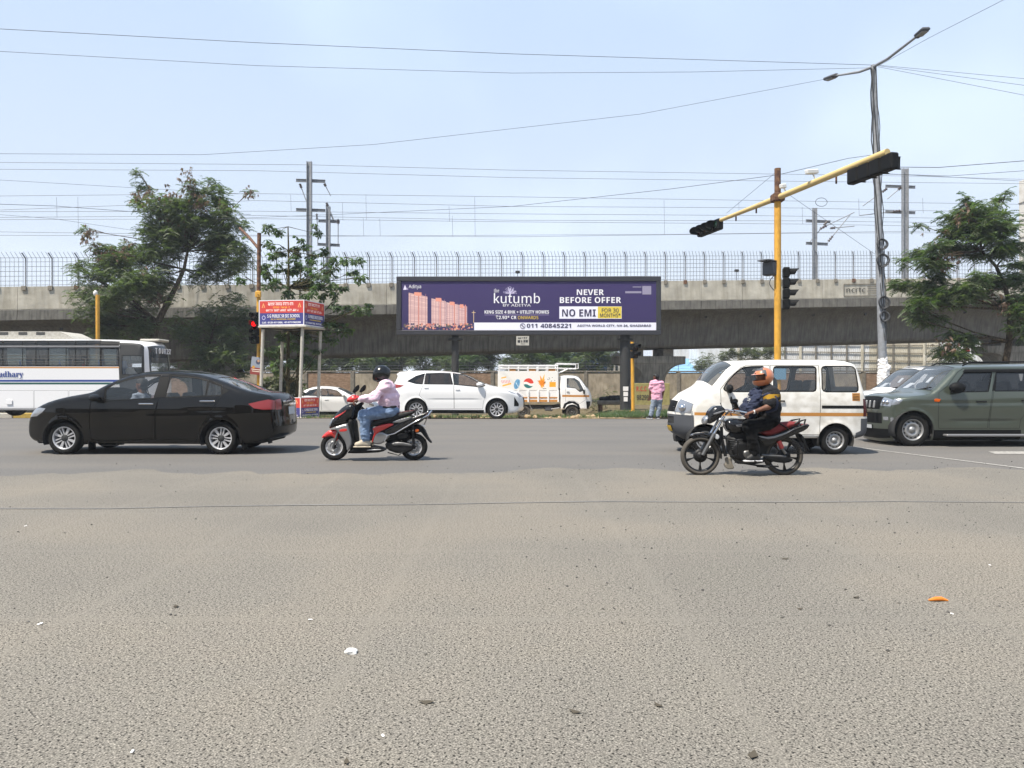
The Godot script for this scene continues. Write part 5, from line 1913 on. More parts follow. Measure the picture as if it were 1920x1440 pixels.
func verge_things() -> void:
	# painted guard block before the pier
	var z := 46.0
	var c := px(1222, 745, z)
	var o := thing("guard_block", "low pale yellow painted block with red and black writing in front of the pier", "wall", Vector3(c.x, gy(c.x, z), -z))
	var mb := MB.new()
	mb.box(Vector3(0, 0.45, 0), Vector3(2.15, 1.7, 0.4), 0.02)
	put("block", mb, tex(mat("painted_block", Color(0.56, 0.53, 0.33), 0.9), "dust", Vector3(0.6, 0.6, 0.6)), o)
	words(o, "lettering", "R.C.C", 0.62, 0.3, Transform3D(Basis.IDENTITY, Vector3(-0.66, 0.95, 0.205)), M.print_red)
	words(o, "lettering", "9829928627", 1.5, 0.32, Transform3D(Basis.IDENTITY, Vector3(-0.2, 0.42, 0.205)), M.print_dark)
	var pm := MB.new()
	pm.tube([Vector3(0.1, 0.9, 0.21), Vector3(0.3, 1.02, 0.21), Vector3(0.42, 0.86, 0.21), Vector3(0.6, 1.0, 0.21)], 0.025, 5)
	pm.tube([Vector3(0.2, 0.02, 0.21), Vector3(0.36, 0.12, 0.21), Vector3(0.5, 0.0, 0.21)], 0.025, 5)
	put("painted_mark", pm, M.print_red, o)
	# weathered cot piled with sacks
	z = 36.0
	c = px(1152, 765, z)
	o = thing("handcart", "weathered grey flat handcart loaded with dark sacks beside the billboard post", "cart", Vector3(c.x, gy(c.x, z), -z))
	mb = MB.new()
	mb.box(Vector3(0, 0.36, 0), Vector3(1.55, 0.2, 1.1), 0.03)
	put("deck", mb, M.concrete_post, o)
	for x in [-0.68, 0.68]:
		for d in [-0.45, 0.45]:
			mb = MB.new()
			mb.box(Vector3(x, 0.1, d), Vector3(0.1, 0.45, 0.1), 0.01)
			put("leg", mb, M.rusty, o)
	var n := FastNoiseLite.new()
	n.frequency = 4.0
	for d in [[-0.35, 0.5], [0.3, 0.46], [0.05, 0.55]]:
		var sk := nets([[Vector3(d[0] - 0.25, d[1], 0.1), Vector3(d[0] + 0.25, d[1] + 0.03, -0.15), 0.13, 0.11]], 0.03, 0.03, n, 0.05)
		var so := put("sack", sk, M.black_plastic)
		so.position = o.position
		tag(so, "dark crumpled sack lying on the grey handcart", "sack", "sacks on the handcart")
	# paper notices pasted on the thick billboard post
	for k in 3:
		mb = MB.new()
		var a := px(1176, 729 + k * 10, 33.74)
		mb.box(Vector3.ZERO, Vector3(0.24 - 0.03 * k, 0.2, 0.008), 0.0)
		var q := put("pasted_notice", mb, M.tarp_white)
		q.position = Vector3(a.x, a.y, -34.0 + 0.0 - 0.19)
		tag(q, "torn white paper notice pasted on the thick billboard post", "notice", "notices on the billboard post")
	# grass and weeds of the bank
	var r := RandomNumberGenerator.new()
	r.seed = 15
	var at := []
	for k in 3600:
		var x := r.randf_range(3.4, 12.5)
		var zz := 27.1 + absf(r.randfn()) * 2.2
		at.append(Vector3(x, gy(x, zz) + 0.03, -zz))
	for k in 900:
		var x := r.randf_range(-9.0, 3.4)
		var zz := r.randf_range(28.2, 34.0)
		at.append(Vector3(x, gy(x, zz), -zz))
	var gr := scatter("grass", "blade", at, LEAF_FRESH, Vector2(0.5, 1.1), null, 16, true)
	tag(gr, "short green grass on the roadside bank", "grass", "", "stuff")
	for d in [[1112, 752, 38.0, "weedy green shrub growing beside the truck cab"], [1135, 744, 39.0, "loose green weed growing behind the handcart"]]:
		tree("weed", d[3], d[2], [Vector2(d[0], 764), Vector2(d[0], 752)], 0.02, [[d[0], d[1], 15], [d[0] + 9, d[1] + 6, 11], [d[0] - 9, d[1] + 8, 10]], "fine", LEAF_DUSTY, 220, Vector2(0.5, 0.8), 300 + int(d[0]))
	# rubble on the shoulder
	for k in 46:
		mb = MB.new()
		var s := r.randf_range(0.06, 0.17)
		var x := r.randf_range(-7.5, 4.0)
		if k < 26:
			x = r.randf_range(0.2, 3.6)
		var zz := r.randf_range(27.8, 33.5)
		mb.ball(Vector3.ZERO, Vector3(s, s * 0.6, s * 0.8), 7, 5)
		for i in mb.v.size():
			mb.v[i] += Vector3(sin(mb.v[i].y * 40.0 + k), cos(mb.v[i].x * 31.0 + k), sin(mb.v[i].z * 37.0)) * s * 0.12
		var q := put("rubble_stone", mb, M.dirt)
		q.position = Vector3(x, gy(x, zz) + s * 0.3, -zz)
		q.rotation.y = r.randf() * TAU
		tag(q, "pale rubble stone lying on the sandy shoulder", "stone", "rubble on the sandy shoulder")

func litter() -> void:
	var r := RandomNumberGenerator.new()
	r.seed = 25
	# crushed foil cup, orange wrapper, white scraps
	var n := FastNoiseLite.new()
	n.frequency = 30.0
	var mb := nets([[Vector3(-0.014, 0.012, 0), Vector3(0.014, 0.012, 0), 0.013, 0.012], [Vector3(-0.012, 0.014, -0.02), Vector3(0.012, 0.012, -0.02), 0.011, 0.01]], 0.004, 0.012, n, 0.006)
	var z := depth_at(1228)
	var o := put("crushed_cup", mb, M.white_plastic)
	o.position = px(658, 1228, z)
	tag(o, "crushed pale foil cup lying on the worn asphalt", "cup")
	var w := MB.new()
	w.tube([Vector3(-0.055, 0.012, 0), Vector3(-0.02, 0.02, 0.006), Vector3(0.02, 0.018, -0.004), Vector3(0.055, 0.01, 0.004)], [0.005, 0.013, 0.013, 0.004], 8)
	o = put("wrapper", w, M.get("lamp_amber"))
	o.material_override = mat("wrapper_orange", Color(0.80, 0.46, 0.14), 0.5)
	o.position = px(1759, 1129, depth_at(1129))
	tag(o, "small orange snack wrapper lying on the asphalt", "wrapper")
	for d in [[582, 1165, 0.018], [718, 1384, 0.012], [248, 1414, 0.012], [75, 1173, 0.02], [1785, 1154, 0.014], [48, 988, 0.018], [1856, 1062, 0.012]]:
		w = MB.new()
		w.box(Vector3(0, 0.006, 0), Vector3(d[2] * 1.3, 0.004, d[2] * 0.8), 0.002, Basis(Vector3.BACK, 0.2))
		o = put("paper_scrap", w, M.tarp_white)
		o.position = px(d[0], d[1], depth_at(d[1])) + Vector3(0, 0.004, 0)
		o.rotation.y = r.randf() * TAU
		tag(o, "tiny white paper scrap lying flat on the asphalt", "scrap", "paper scraps on the asphalt")
	for d in [[800, 1321, 0.035], [1078, 1339, 0.03], [1235, 1327, 0.025], [1605, 1123, 0.03], [1472, 1050, 0.035], [650, 1434, 0.02], [1412, 1421, 0.035], [1500, 1145, 0.02], [330, 1140, 0.03]]:
		w = MB.new()
		var l: float = d[2]
		w.quad(Vector3(-l, 0.01, 0), Vector3(0, 0.004, l * 0.5), Vector3(l, 0.012, 0), Vector3(0, 0.006, -l * 0.5), Vector3.UP)
		o = put("dry_leaf", w, mat("dry_leaf_%d" % int(d[0]), Color(0.27, 0.245, 0.20), 0.9))
		o.position = px(d[0], d[1], depth_at(d[1])) + Vector3(0, 0.004, 0)
		o.rotation.y = r.randf() * TAU
		tag(o, "dark dry leaf lying on the asphalt", "leaf", "dry leaves on the asphalt")
	# loose grit: beyond counting
	var at := []
	for k in 420:
		var zz := 2.6 + pow(r.randf(), 0.7) * 9.5
		var x := r.randf_range(-0.72, 0.72) * zz
		if k % 3:
			x = r.randf_range(0.0, 0.72) * zz
		at.append(Vector3(x, 0.008, -zz))
	var gm := MB.new()
	gm.ball(Vector3.ZERO, Vector3(0.011, 0.008, 0.009), 6, 4)
	T["sprig_grit"] = gm.mesh()
	var g := scatter("gravel", "grit", at, [Color(0.05, 0.048, 0.045), Color(0.09, 0.085, 0.08), Color(0.1, 0.095, 0.085)], Vector2(0.3, 0.95), null, 26, true)
	var gmat := mat("grit", Color(1, 1, 1), 0.9)
	gmat.vertex_color_use_as_albedo = true
	g.material_override = gmat
	tag(g, "loose dark grit scattered over the asphalt", "gravel", "", "stuff")

# ---------------------------------------------------------------- vehicles
func wheel_mesh(R: float, w: float, style: String) -> Dictionary:
	var key := "wheel_%s_%.3f" % [style, R]
	if T.has(key):
		return T[key]
	var I := Transform3D.IDENTITY
	var h := w * 0.5
	var ri := R * (0.68 if style in ["double", "ten"] else 0.62)
	if style == "bike":
		ri = R * 0.80
	if style == "scooter":
		ri = R * 0.62
	var ty := MB.new()
	var rr := minf(0.035, h * 0.6)
	ty.lathe([Vector2(ri, -h + 0.012), Vector2(ri + 0.01, -h), Vector2((ri + R) * 0.5, -h - 0.006), Vector2(R - rr * 0.7, -h + 0.004), Vector2(R - rr * 0.18, -h + rr * 0.45), Vector2(R, -h + rr), Vector2(R, 0.0), Vector2(R, h - rr), Vector2(R - rr * 0.18, h - rr * 0.45), Vector2(R - rr * 0.7, h - 0.004), Vector2((ri + R) * 0.5, h + 0.006), Vector2(ri + 0.01, h), Vector2(ri, h - 0.012)], I, 40)
	var rim := MB.new()
	var back := MB.new()
	var hub := MB.new()
	var z := h - 0.03
	if style == "double" or style == "ten":
		rim.lathe([Vector2(ri + 0.004, h - 0.006), Vector2(ri - 0.008, h - 0.004), Vector2(ri - 0.016, h - 0.016), Vector2(ri - 0.02, h - 0.05), Vector2(ri - 0.03, -h)], I, 40)
		back.lathe([Vector2(ri - 0.02, -h * 0.3), Vector2(0.0, -h * 0.3)], I, 24)
		back.lathe([Vector2(ri * 0.6, -h * 0.29), Vector2(ri * 0.6, 0.0), Vector2(0.03, 0.0)], I, 24)
		var n := 8 if style == "double" else 10
		for i in n:
			var a := TAU * i / n
			var xf := Transform3D(Basis(Vector3.BACK, a), Vector3.ZERO)
			for s in ([-1.0, 1.0] if style == "double" and i % 2 == 0 else [0.0]):
				var o: float = 0.018 * s
				var ww := 0.011 if s != 0.0 else 0.021
				rim.prism(PackedVector2Array([Vector2(0.04, o - ww * 0.7), Vector2(ri - 0.012, o * 1.6 - ww * 1.25), Vector2(ri - 0.012, o * 1.6 + ww * 1.25), Vector2(0.04, o + ww * 0.7)]), xf, z - 0.03, z)
		hub.lathe([Vector2(0.062, z - 0.03), Vector2(0.062, z), Vector2(0.05, z + 0.008), Vector2(0.0, z + 0.012)], I, 20)
		for i in 5:
			var a := TAU * (i + 0.5) / 5
			hub.ball(Vector3(cos(a) * 0.045, sin(a) * 0.045, z + 0.008), Vector3(0.008, 0.008, 0.008), 6, 4)
	elif style == "steel" or style == "steel_dark":
		rim.lathe([Vector2(ri + 0.006, h - 0.004), Vector2(ri - 0.01, h - 0.004), Vector2(ri - 0.016, h - 0.02), Vector2(ri - 0.025, h - 0.055), Vector2(ri * 0.82, h - 0.06), Vector2(ri * 0.72, h - 0.03), Vector2(ri * 0.5, h - 0.022), Vector2(ri * 0.42, h - 0.045), Vector2(ri * 0.3, h - 0.05), Vector2(ri * 0.27, h - 0.02), Vector2(0.0, h - 0.012)], I, 40)
		hub.tube([Vector3(0, 0, h - 0.06), Vector3(0, 0, h - 0.03)], ri * 0.085, 8)
		back.lathe([Vector2(ri, -h * 0.5), Vector2(0, -h * 0.5)], I, 20)
	elif style == "bike":
		rim.lathe([Vector2(ri + 0.004, h * 0.8), Vector2(ri - 0.012, h * 0.7), Vector2(ri - 0.02, h * 0.35), Vector2(ri - 0.02, -h * 0.35), Vector2(ri - 0.012, -h * 0.7), Vector2(ri + 0.004, -h * 0.8)], I, 40)
		for i in 5:
			var a := TAU * i / 5 - PI / 2
			rim.prism(PackedVector2Array([Vector2(0.03, -0.012), Vector2(ri * 0.55, -0.007), Vector2(ri - 0.012, -0.022), Vector2(ri - 0.012, 0.022), Vector2(ri * 0.55, 0.007), Vector2(0.03, 0.012)]), Transform3D(Basis(Vector3.BACK, a), Vector3.ZERO), -0.014, 0.014)
		hub.lathe([Vector2(0.0, 0.06), Vector2(0.05, 0.055), Vector2(0.062, 0.02), Vector2(0.062, -0.05), Vector2(0.0, -0.055)], I, 20)
		back.lathe([Vector2(0.04, 0.03), Vector2(0.09, 0.032), Vector2(0.09, -0.03), Vector2(0.04, -0.03)], I, 24)
	else:
		rim.lathe([Vector2(ri + 0.004, h * 0.8), Vector2(ri - 0.01, h * 0.75), Vector2(ri - 0.018, h * 0.5), Vector2(ri - 0.018, -h * 0.5), Vector2(ri + 0.004, -h * 0.8)], I, 36)
		for i in 6:
			var a := TAU * i / 6
			rim.prism(PackedVector2Array([Vector2(0.03, -0.012), Vector2(ri - 0.01, -0.02), Vector2(ri - 0.01, 0.012), Vector2(0.03, 0.014)]), Transform3D(Basis(Vector3.BACK, a), Vector3.ZERO), 0.0, 0.035)
		# brake disc with petals
		back.lathe([Vector2(0.055, 0.03), Vector2(0.10, 0.03), Vector2(0.10, 0.036), Vector2(0.055, 0.036), Vector2(0.055, 0.03)], I, 24)
		for i in 9:
			var a := TAU * i / 9
			back.tube([Vector3(cos(a) * 0.1, sin(a) * 0.1, 0.029), Vector3(cos(a) * 0.1, sin(a) * 0.1, 0.037)], 0.017, 8)
		hub.lathe([Vector2(0.0, 0.06), Vector2(0.03, 0.055), Vector2(0.045, 0.02), Vector2(0.045, -0.05), Vector2(0.0, -0.055)], I, 16)
	T[key] = {"tyre": ty.mesh(), "rim": rim.mesh(), "back": back.mesh(), "hub": hub.mesh()}
	return T[key]

func wheel(parent: Node3D, at: Vector3, R: float, w: float, style: String, near: bool, turn := 0.3) -> Node3D:
	var o := Node3D.new()
	o.name = "wheel"
	parent.add_child(o, true)
	o.position = at
	o.basis = (Basis.IDENTITY if near else Basis(Vector3.UP, PI)) * Basis(Vector3.BACK, turn)
	var d := wheel_mesh(R, w, style)
	var two := style in ["bike", "scooter"]
	put("tyre", d.tyre, M.rubber_dusty if style in ["steel_dark", "bike"] else M.rubber, o)
	put("rim", d.rim, {"double": M.alloy, "ten": M.alloy, "steel": M.steel_rim, "steel_dark": M.steel_rim_dark, "bike": M.black_metal, "scooter": M.alloy}[style], o)
	put("brake_disc" if two else "wheel_back", d.back, M.steel_rim if style == "scooter" else (M.engine if two else M.underside), o)
	if style.begins_with("steel"):
		for i in 12:
			var a := TAU * i / 12
			put("vent_hole_plug", d.hub, M.underside, o).position = Vector3(cos(a), sin(a), 0) * R * 0.62 * 0.76  # dark solid plugs stand in for the shade inside the holes
	else:
		put("hub", d.hub, M.engine if two else M.dark_grey, o)
	return o

# A car from its side outline. See the entries in vehicles() for the keys.
func car(d: Dictionary) -> Node3D:
	var zn: float = d.zn
	var g: float = d.g
	var hw: float = d.w * 0.5
	var gy0 := H - (g - 720.0) / F * zn
	var x0: float = (d.cx - 960.0) / F * zn
	var o := thing(d.name, d.label, d.category, Vector3(x0, gy0, -(zn + hw)), d.get("group", ""))
	var belt: float = d.belt
	var roof: float = d.roof
	var tum: float = d.tumble
	var low: float = d.get("low", 0.07)
	var prc := rect_of(d.outline)
	var pxl := prc.position.x
	var pxr := prc.end.x
	var pl0: Vector2 = d.get("plan_left", Vector2(0.7, 0.12))
	var pr0: Vector2 = d.get("plan_right", Vector2(0.6, 0.10))
	var conv := func(p: Vector2) -> Vector2:
		var ins := 0.0
		if p.y < belt:
			ins = tum * minf(1.0, (belt - p.y) / (belt - roof))
		var dl0 := (p.x - pxl) / F * zn
		var dr0 := (pxr - p.x) / F * zn
		if dl0 < pl0.x:
			ins += pl0.y * pow(1.0 - maxf(dl0, 0.0) / pl0.x, 2.0)
		if dr0 < pr0.x:
			ins += pr0.y * pow(1.0 - maxf(dr0, 0.0) / pr0.x, 2.0)
		var q := px(p.x, p.y, zn + ins)
		return Vector2(q.x - x0, q.y - gy0)
	var convs := func(a: PackedVector2Array) -> PackedVector2Array:
		var r := PackedVector2Array()
		for p in a:
			r.append(conv.call(p))
		if Geometry2D.is_polygon_clockwise(r):
			r.reverse()
		return r
	var open := PackedVector2Array()
	for p in d.outline:
		open.append(conv.call(p))
	open = chaikin(open, 2)
	var out := open.duplicate()
	if Geometry2D.is_polygon_clockwise(out):
		out.reverse()
	var yb: float = conv.call(Vector2(d.cx, belt)).y
	var yr: float = conv.call(Vector2(d.cx, roof)).y
	var bb := rect_of(out)
	var xl := bb.position.x
	var xr := bb.end.x
	var pl: Vector2 = d.get("plan_left", Vector2(0.7, 0.12))
	var pr: Vector2 = d.get("plan_right", Vector2(0.6, 0.10))
	var er: float = d.get("edge", 0.07)
	var arches := []
	for w in d.wheels:
		var c: Vector2 = conv.call(Vector2(w[0], w[1]))
		arches.append([c, w[2] / F * zn, w[3] / F * zn])
	var crease: Array = d.get("creases", [])
	var cr := []
	for c in crease:
		cr.append([conv.call(Vector2(c[0], c[1])), conv.call(Vector2(c[2], c[3])), c[4]])
	var shl: float = d.get("shoulder", 0.045)
	var ysh := yb * 0.70
	var side := func(p: Vector2) -> float:
		var w := hw
		var qs := clampf((p.y - ysh) / (yb - ysh), 0.0, 1.0)
		w -= shl * qs * qs * (1.5 - 0.5 * qs)
		if p.y > yb:
			w -= tum * pow((p.y - yb) / (yr - yb), 1.12)
		else:
			var q := (yb - p.y) / yb
			w -= low * q * q + 0.012 * sin(q * PI)
		var dl := p.x - xl
		if dl < pl.x:
			w -= pl.y * pow(1.0 - maxf(dl, 0.0) / pl.x, 2.0)
		var dr := xr - p.x
		if dr < pr.x:
			w -= pr.y * pow(1.0 - maxf(dr, 0.0) / pr.x, 2.0)
		for a in arches:
			var da: float = (p - a[0]).length() - a[2]
			if da < 0.15:
				w += 0.012 * exp(-da * da / 0.002)
		for c in cr:
			var t := clampf((p.x - c[0].x) / (c[1].x - c[0].x), 0.0, 1.0)
			var yy: float = lerpf(c[0].y, c[1].y, t)
			var dd := p.y - yy
			if dd < 0.0 and dd > -0.22:
				w -= c[2] * clampf(minf(t, 1.0 - t) * 5.0, 0.0, 1.0) * pow(1.0 + dd / 0.22, 2.0) * smoothstep(0.0, 0.06, -dd)
		var di := inside_dist(out, p)
		if di < er:
			w -= er - sqrt(maxf(er * er - (er - maxf(di, 0.0008)) * (er - maxf(di, 0.0008)), 0.0))
		return w
	# cut-outs
	var arch_poly := []
	for a in arches:
		var pg := circle(a[0], a[2])
		arch_poly.append(pg)
	var exc := arch_poly.duplicate()
	var wins := []
	for w in d.windows:
		var pg: PackedVector2Array = convs.call(w[1])
		if w.size() > 3:
			pg = chaikin(pg, w[3], true)
		var grown: Array = Geometry2D.offset_polygon(pg, 0.022)
		wins.append([w[0], pg, grown[0], w[2]])
		exc.append(grown[0])
	var wex := exc.slice(arch_poly.size())
	var pans := []
	for w in d.panels:
		var pg: PackedVector2Array = convs.call(w[1])
		if w.size() > 4:
			pg = chaikin(pg, w[4], true)
		var cut: Array = Geometry2D.intersect_polygons(pg, out)
		if cut.is_empty():
			continue
		pans.append([w[0], cut[0], w[2], w[3]])
		exc.append(cut[0])
	var doors := []
	for w in d.doors:
		var cut: Array = Geometry2D.intersect_polygons(convs.call(w), out)
		if cut.size():
			doors.append(cut[0])
	var paint: Material = M[d.paint]
	var cell: float = d.get("cell", 0.045)
	var both := func(called: String, mb: MB, m: Material) -> void:
		if mb.ix.is_empty():
			return
		put(called, mb, m, o)
		put(called, mb.mirrored(), m, o)
	var surf := func(off: float) -> Callable:
		return func(p: Vector2) -> Vector3: return Vector3(p.x, p.y, side.call(p) + off)
	var body := MB.new()
	var bex := exc.duplicate()
	for k in doors:
		bex.append(Geometry2D.offset_polygon(k, 0.004)[0])
	patch(body, out, bex, cell, surf.call(0.0))
	both.call("body_side", body, paint)
	for k in doors:
		var mb := MB.new()
		for q in Geometry2D.offset_polygon(k, -0.004):
			patch(mb, q, exc, cell, surf.call(0.0))
		both.call("door", mb, paint)
	# dark lining that shows in the door gaps
	var lining := MB.new()
	var lex := arch_poly.duplicate()
	for w in wins: lex.append(w[2])
	for q in Geometry2D.offset_polygon(out, -0.03):
		patch(lining, q, lex, 0.2, func(p: Vector2) -> Vector3: return Vector3(p.x, p.y, side.call(p) - 0.03))
	both.call("lining", lining, M.underside)
	for w in wins:
		var mb := MB.new()
		patch(mb, w[1], [], 0.12, surf.call(-0.012))
		both.call(w[0], mb, M[w[3]])
		var tr := MB.new()
		patch(tr, w[2], [w[1]], 0.1, surf.call(-0.004))
		both.call("window_trim", tr, M.black_plastic)
	for w in pans:
		var mb := MB.new()
		patch(mb, w[1], wex, 0.06 if cell < 0.1 else 0.16, surf.call(w[3]))
		both.call(w[0], mb, M[w[2]])
		if absf(w[3]) > 0.003 and cell < 0.1:
			var rim := MB.new()
			var pg: PackedVector2Array = w[1]
			for i in pg.size():
				var a := pg[i]
				var b := pg[(i + 1) % pg.size()]
				var e := b - a
				var za: float = side.call(a)
				var zb: float = side.call(b)
				rim.flat4(Vector3(a.x, a.y, za - 0.02), Vector3(b.x, b.y, zb - 0.02), Vector3(b.x, b.y, zb + w[3]), Vector3(a.x, a.y, za + w[3]), Vector3(e.y, -e.x, 0))
			both.call(w[0] + "_edge", rim, M[w[2]])
	# skin across the car: hood, screens, roof, tail
	var pts := []
	var dirx: Array = [Vector2.ZERO]
	var line := open
	if line[0].x > line[-1].x:
		line.reverse()
	var L := 0.0
	var us := PackedFloat32Array([0.0])
	for i in range(1, line.size()):
		L += line[i].distance_to(line[i - 1])
		us.append(L)
	var m_ := int(L / 0.035) + 2
	var P := PackedVector2Array()
	var k_ := 0
	for i in m_:
		var u := L * i / (m_ - 1)
		while k_ < us.size() - 2 and us[k_ + 1] < u:
			k_ += 1
		P.append(line[k_].lerp(line[k_ + 1], clampf((u - us[k_]) / maxf(us[k_ + 1] - us[k_], 1e-6), 0, 1)))
	var N := PackedVector2Array()
	var WE := PackedFloat32Array()
	var B := PackedFloat32Array()
	for i in m_:
		var t := P[mini(i + 3, m_ - 1)] - P[maxi(i - 3, 0)]
		var nn := Vector2(-t.y, t.x).normalized()
		N.append(nn)
		WE.append(side.call(P[i]))
		var b: float = d.bulge_left if nn.x < 0 else d.bulge_right
		B.append(b * nn.x * nn.x + d.bulge_top * nn.y * maxf(nn.y, 0.0))
	for r in 6:
		var B2 := B.duplicate()
		for i in range(1, m_ - 1):
			B2[i] = (B[i - 1] + B[i] * 2.0 + B[i + 1]) * 0.25
		B = B2
	var pw: float = d.get("bulge_power", 2.4)
	var skin := func(off: float) -> Callable:
		return func(q: Vector2) -> Vector3:
			var fi := clampf(q.x / L, 0.0, 1.0) * (m_ - 1)
			var i := mini(int(fi), m_ - 2)
			var t := fi - i
			var p := P[i].lerp(P[i + 1], t)
			var nn := N[i].lerp(N[i + 1], t)
			var b := lerpf(B[i], B[i + 1], t) * (1.0 - pow(minf(absf(q.y), 1.0), pw)) + off
			return Vector3(p.x + nn.x * b, p.y + nn.y * b, q.y * lerpf(WE[i], WE[i + 1], t))
	var near_u := func(p: Vector2) -> float:
		var c: Vector2 = conv.call(p)
		var best := 0
		var bd := 1e9
		for i in m_:
			var e := P[i].distance_to(c)
			if e < bd:
				bd = e
				best = i
		return L * best / (m_ - 1)
	var feats := []
	for f in d.get("features", []):
		var ua: float = near_u.call(f[2])
		var ub: float = near_u.call(f[3])
		feats.append([f[0], M[f[1]], PackedVector2Array([Vector2(minf(ua, ub), f[4]), Vector2(maxf(ua, ub), f[4]), Vector2(maxf(ua, ub), f[5]), Vector2(minf(ua, ub), f[5])]), f[6]])
	var fex := []
	for f in feats: fex.append(f[2])
	var caps: Array = d.caps
	for i in caps.size():
		var c: Array = caps[i]
		var ua: float = 0.0 if i == 0 else near_u.call(c[2])
		var ub: float = L if i == caps.size() - 1 else near_u.call(caps[i + 1][2])
		var tm: float = c[3]
		var mb := MB.new()
		patch(mb, PackedVector2Array([Vector2(ua, -tm), Vector2(ub, -tm), Vector2(ub, tm), Vector2(ua, tm)]), fex, 0.11, skin.call(-0.006 if tm < 1.0 else 0.0))
		put(c[0], mb, M[c[1]], o)
		if tm < 1.0:
			for s in [-1.0, 1.0]:
				var fr := MB.new()
				patch(fr, PackedVector2Array([Vector2(ua, minf(s, s * tm)), Vector2(ub, minf(s, s * tm)), Vector2(ub, maxf(s, s * tm)), Vector2(ua, maxf(s, s * tm))]), [], 0.11, skin.call(0.0))
				put("pillar", fr, paint, o)
	for f in feats:
		var mb := MB.new()
		patch(mb, f[2], [], 0.08, skin.call(f[3]))
		put(f[0], mb, f[1], o)
	for f in d.get("cap_lenses", []):
		var mb := MB.new()
		var q: Vector3 = skin.call(0.0).call(Vector2(near_u.call(f[0]), f[1]))
		mb.ball(q, Vector3.ONE * f[2] / F * zn, 14, 10)
		put("lamp_lens", mb, M.chrome, o)
	# underside and wheel wells
	var un := MB.new()
	var ya := maxf(out[0].y, bb.position.y) + 0.03
	un.box(Vector3((xl + xr) * 0.5, bb.position.y + 0.06, 0), Vector3((xr - xl) * 0.9, 0.1, hw * 1.55), 0.03)
	put("underbody", un, M.underside, o)
	var ww: float = d.get("tyre", 0.19)
	for i in arches.size():
		var a: Array = arches[i]
		for s in [1.0, -1.0]:
			var zz: float = (side.call(a[0] + Vector2(0, a[2] + 0.08)) - 0.035 - ww * 0.5) * s
			var wp := a[0] as Vector2
			wheel(o, Vector3(wp.x, a[1], zz), a[1], ww, d.style, s > 0, 0.4 + i)
			var well := MB.new()
			var zo: float = side.call(wp + Vector2(0, a[2])) * s
			well.lathe([Vector2(a[2] + 0.004, zo), Vector2(a[2] + 0.006, zo - 0.26 * s), Vector2(0.02, zo - 0.27 * s)], Transform3D(Basis.IDENTITY, Vector3(wp.x, wp.y, 0)), 22, -0.35, PI + 0.35)
			put("wheel_well", well, M.underside, o)
	# handles, mirrors
	for h in d.get("handles", []):
		var c: Vector2 = conv.call(Vector2(h[0], h[1]))
		var mb := MB.new()
		mb.box(Vector3(c.x, c.y, side.call(c) + 0.022), Vector3(h[2] / F * zn, 0.026, 0.02), 0.008)
		mb.box(Vector3(c.x - h[2] / F * zn * 0.4, c.y, side.call(c) + 0.008), Vector3(0.025, 0.02, 0.03), 0.004)
		mb.box(Vector3(c.x + h[2] / F * zn * 0.4, c.y, side.call(c) + 0.008), Vector3(0.025, 0.02, 0.03), 0.004)
		both.call("door_handle", mb, M[h[3]])
	for h in d.get("mirrors", []):
		var c: Vector2 = conv.call(Vector2(h[0], h[1]))
		var mb := MB.new()
		var sx: float = h[2] / F * zn
		var sy: float = h[3] / F * zn
		var wz: float = side.call(c)
		mb.ball(Vector3(c.x, c.y, wz + 0.11), Vector3(sx * 0.5, sy * 0.5, 0.1), 14, 10)
		mb.box(Vector3(c.x, c.y - sy * 0.3, wz + 0.03), Vector3(sx * 0.5, 0.04, 0.12), 0.012)
		both.call("door_mirror", mb, M[h[4]])
	for h in d.get("lenses", []):
		var c: Vector2 = conv.call(Vector2(h[0], h[1]))
		var mb := MB.new()
		mb.ball(Vector3(c.x + h[4], c.y, side.call(c) + h[3]), Vector3.ONE * (h[2] / F * zn), 14, 10)
		both.call("lamp_lens", mb, M.chrome)
	# seats
	var fd: float = d.get("faces", -1.0)
	for s in d.get("seats", []):
		var c: Vector2 = conv.call(Vector2(s[0], belt))
		var yk: float = s[1]
		var pg := PackedVector2Array()
		for q in [[0.05, 0.12], [-0.5, 0.16], [-0.52, 0.30], [-0.05, 0.27], [0.10, 0.80], [0.08, 1.0], [0.20, 1.02], [0.24, 0.80], [0.2, 0.5], [0.12, 0.2]]:
			pg.append(Vector2(c.x - q[0] * fd, yk + q[1] * 0.86))
		for zc in ([-0.36, 0.36] if not s.size() > 3 else [0.0]):
			put("seat", puff(pg.duplicate(), zc * (hw / 0.85), 0.23 if not s.size() > 3 else hw * 0.72, 0.06, 0.1), M[s[2]], o)
	o.set_meta("frame", [x0, gy0, zn, hw])
	o.remove_meta("frame")
	return o

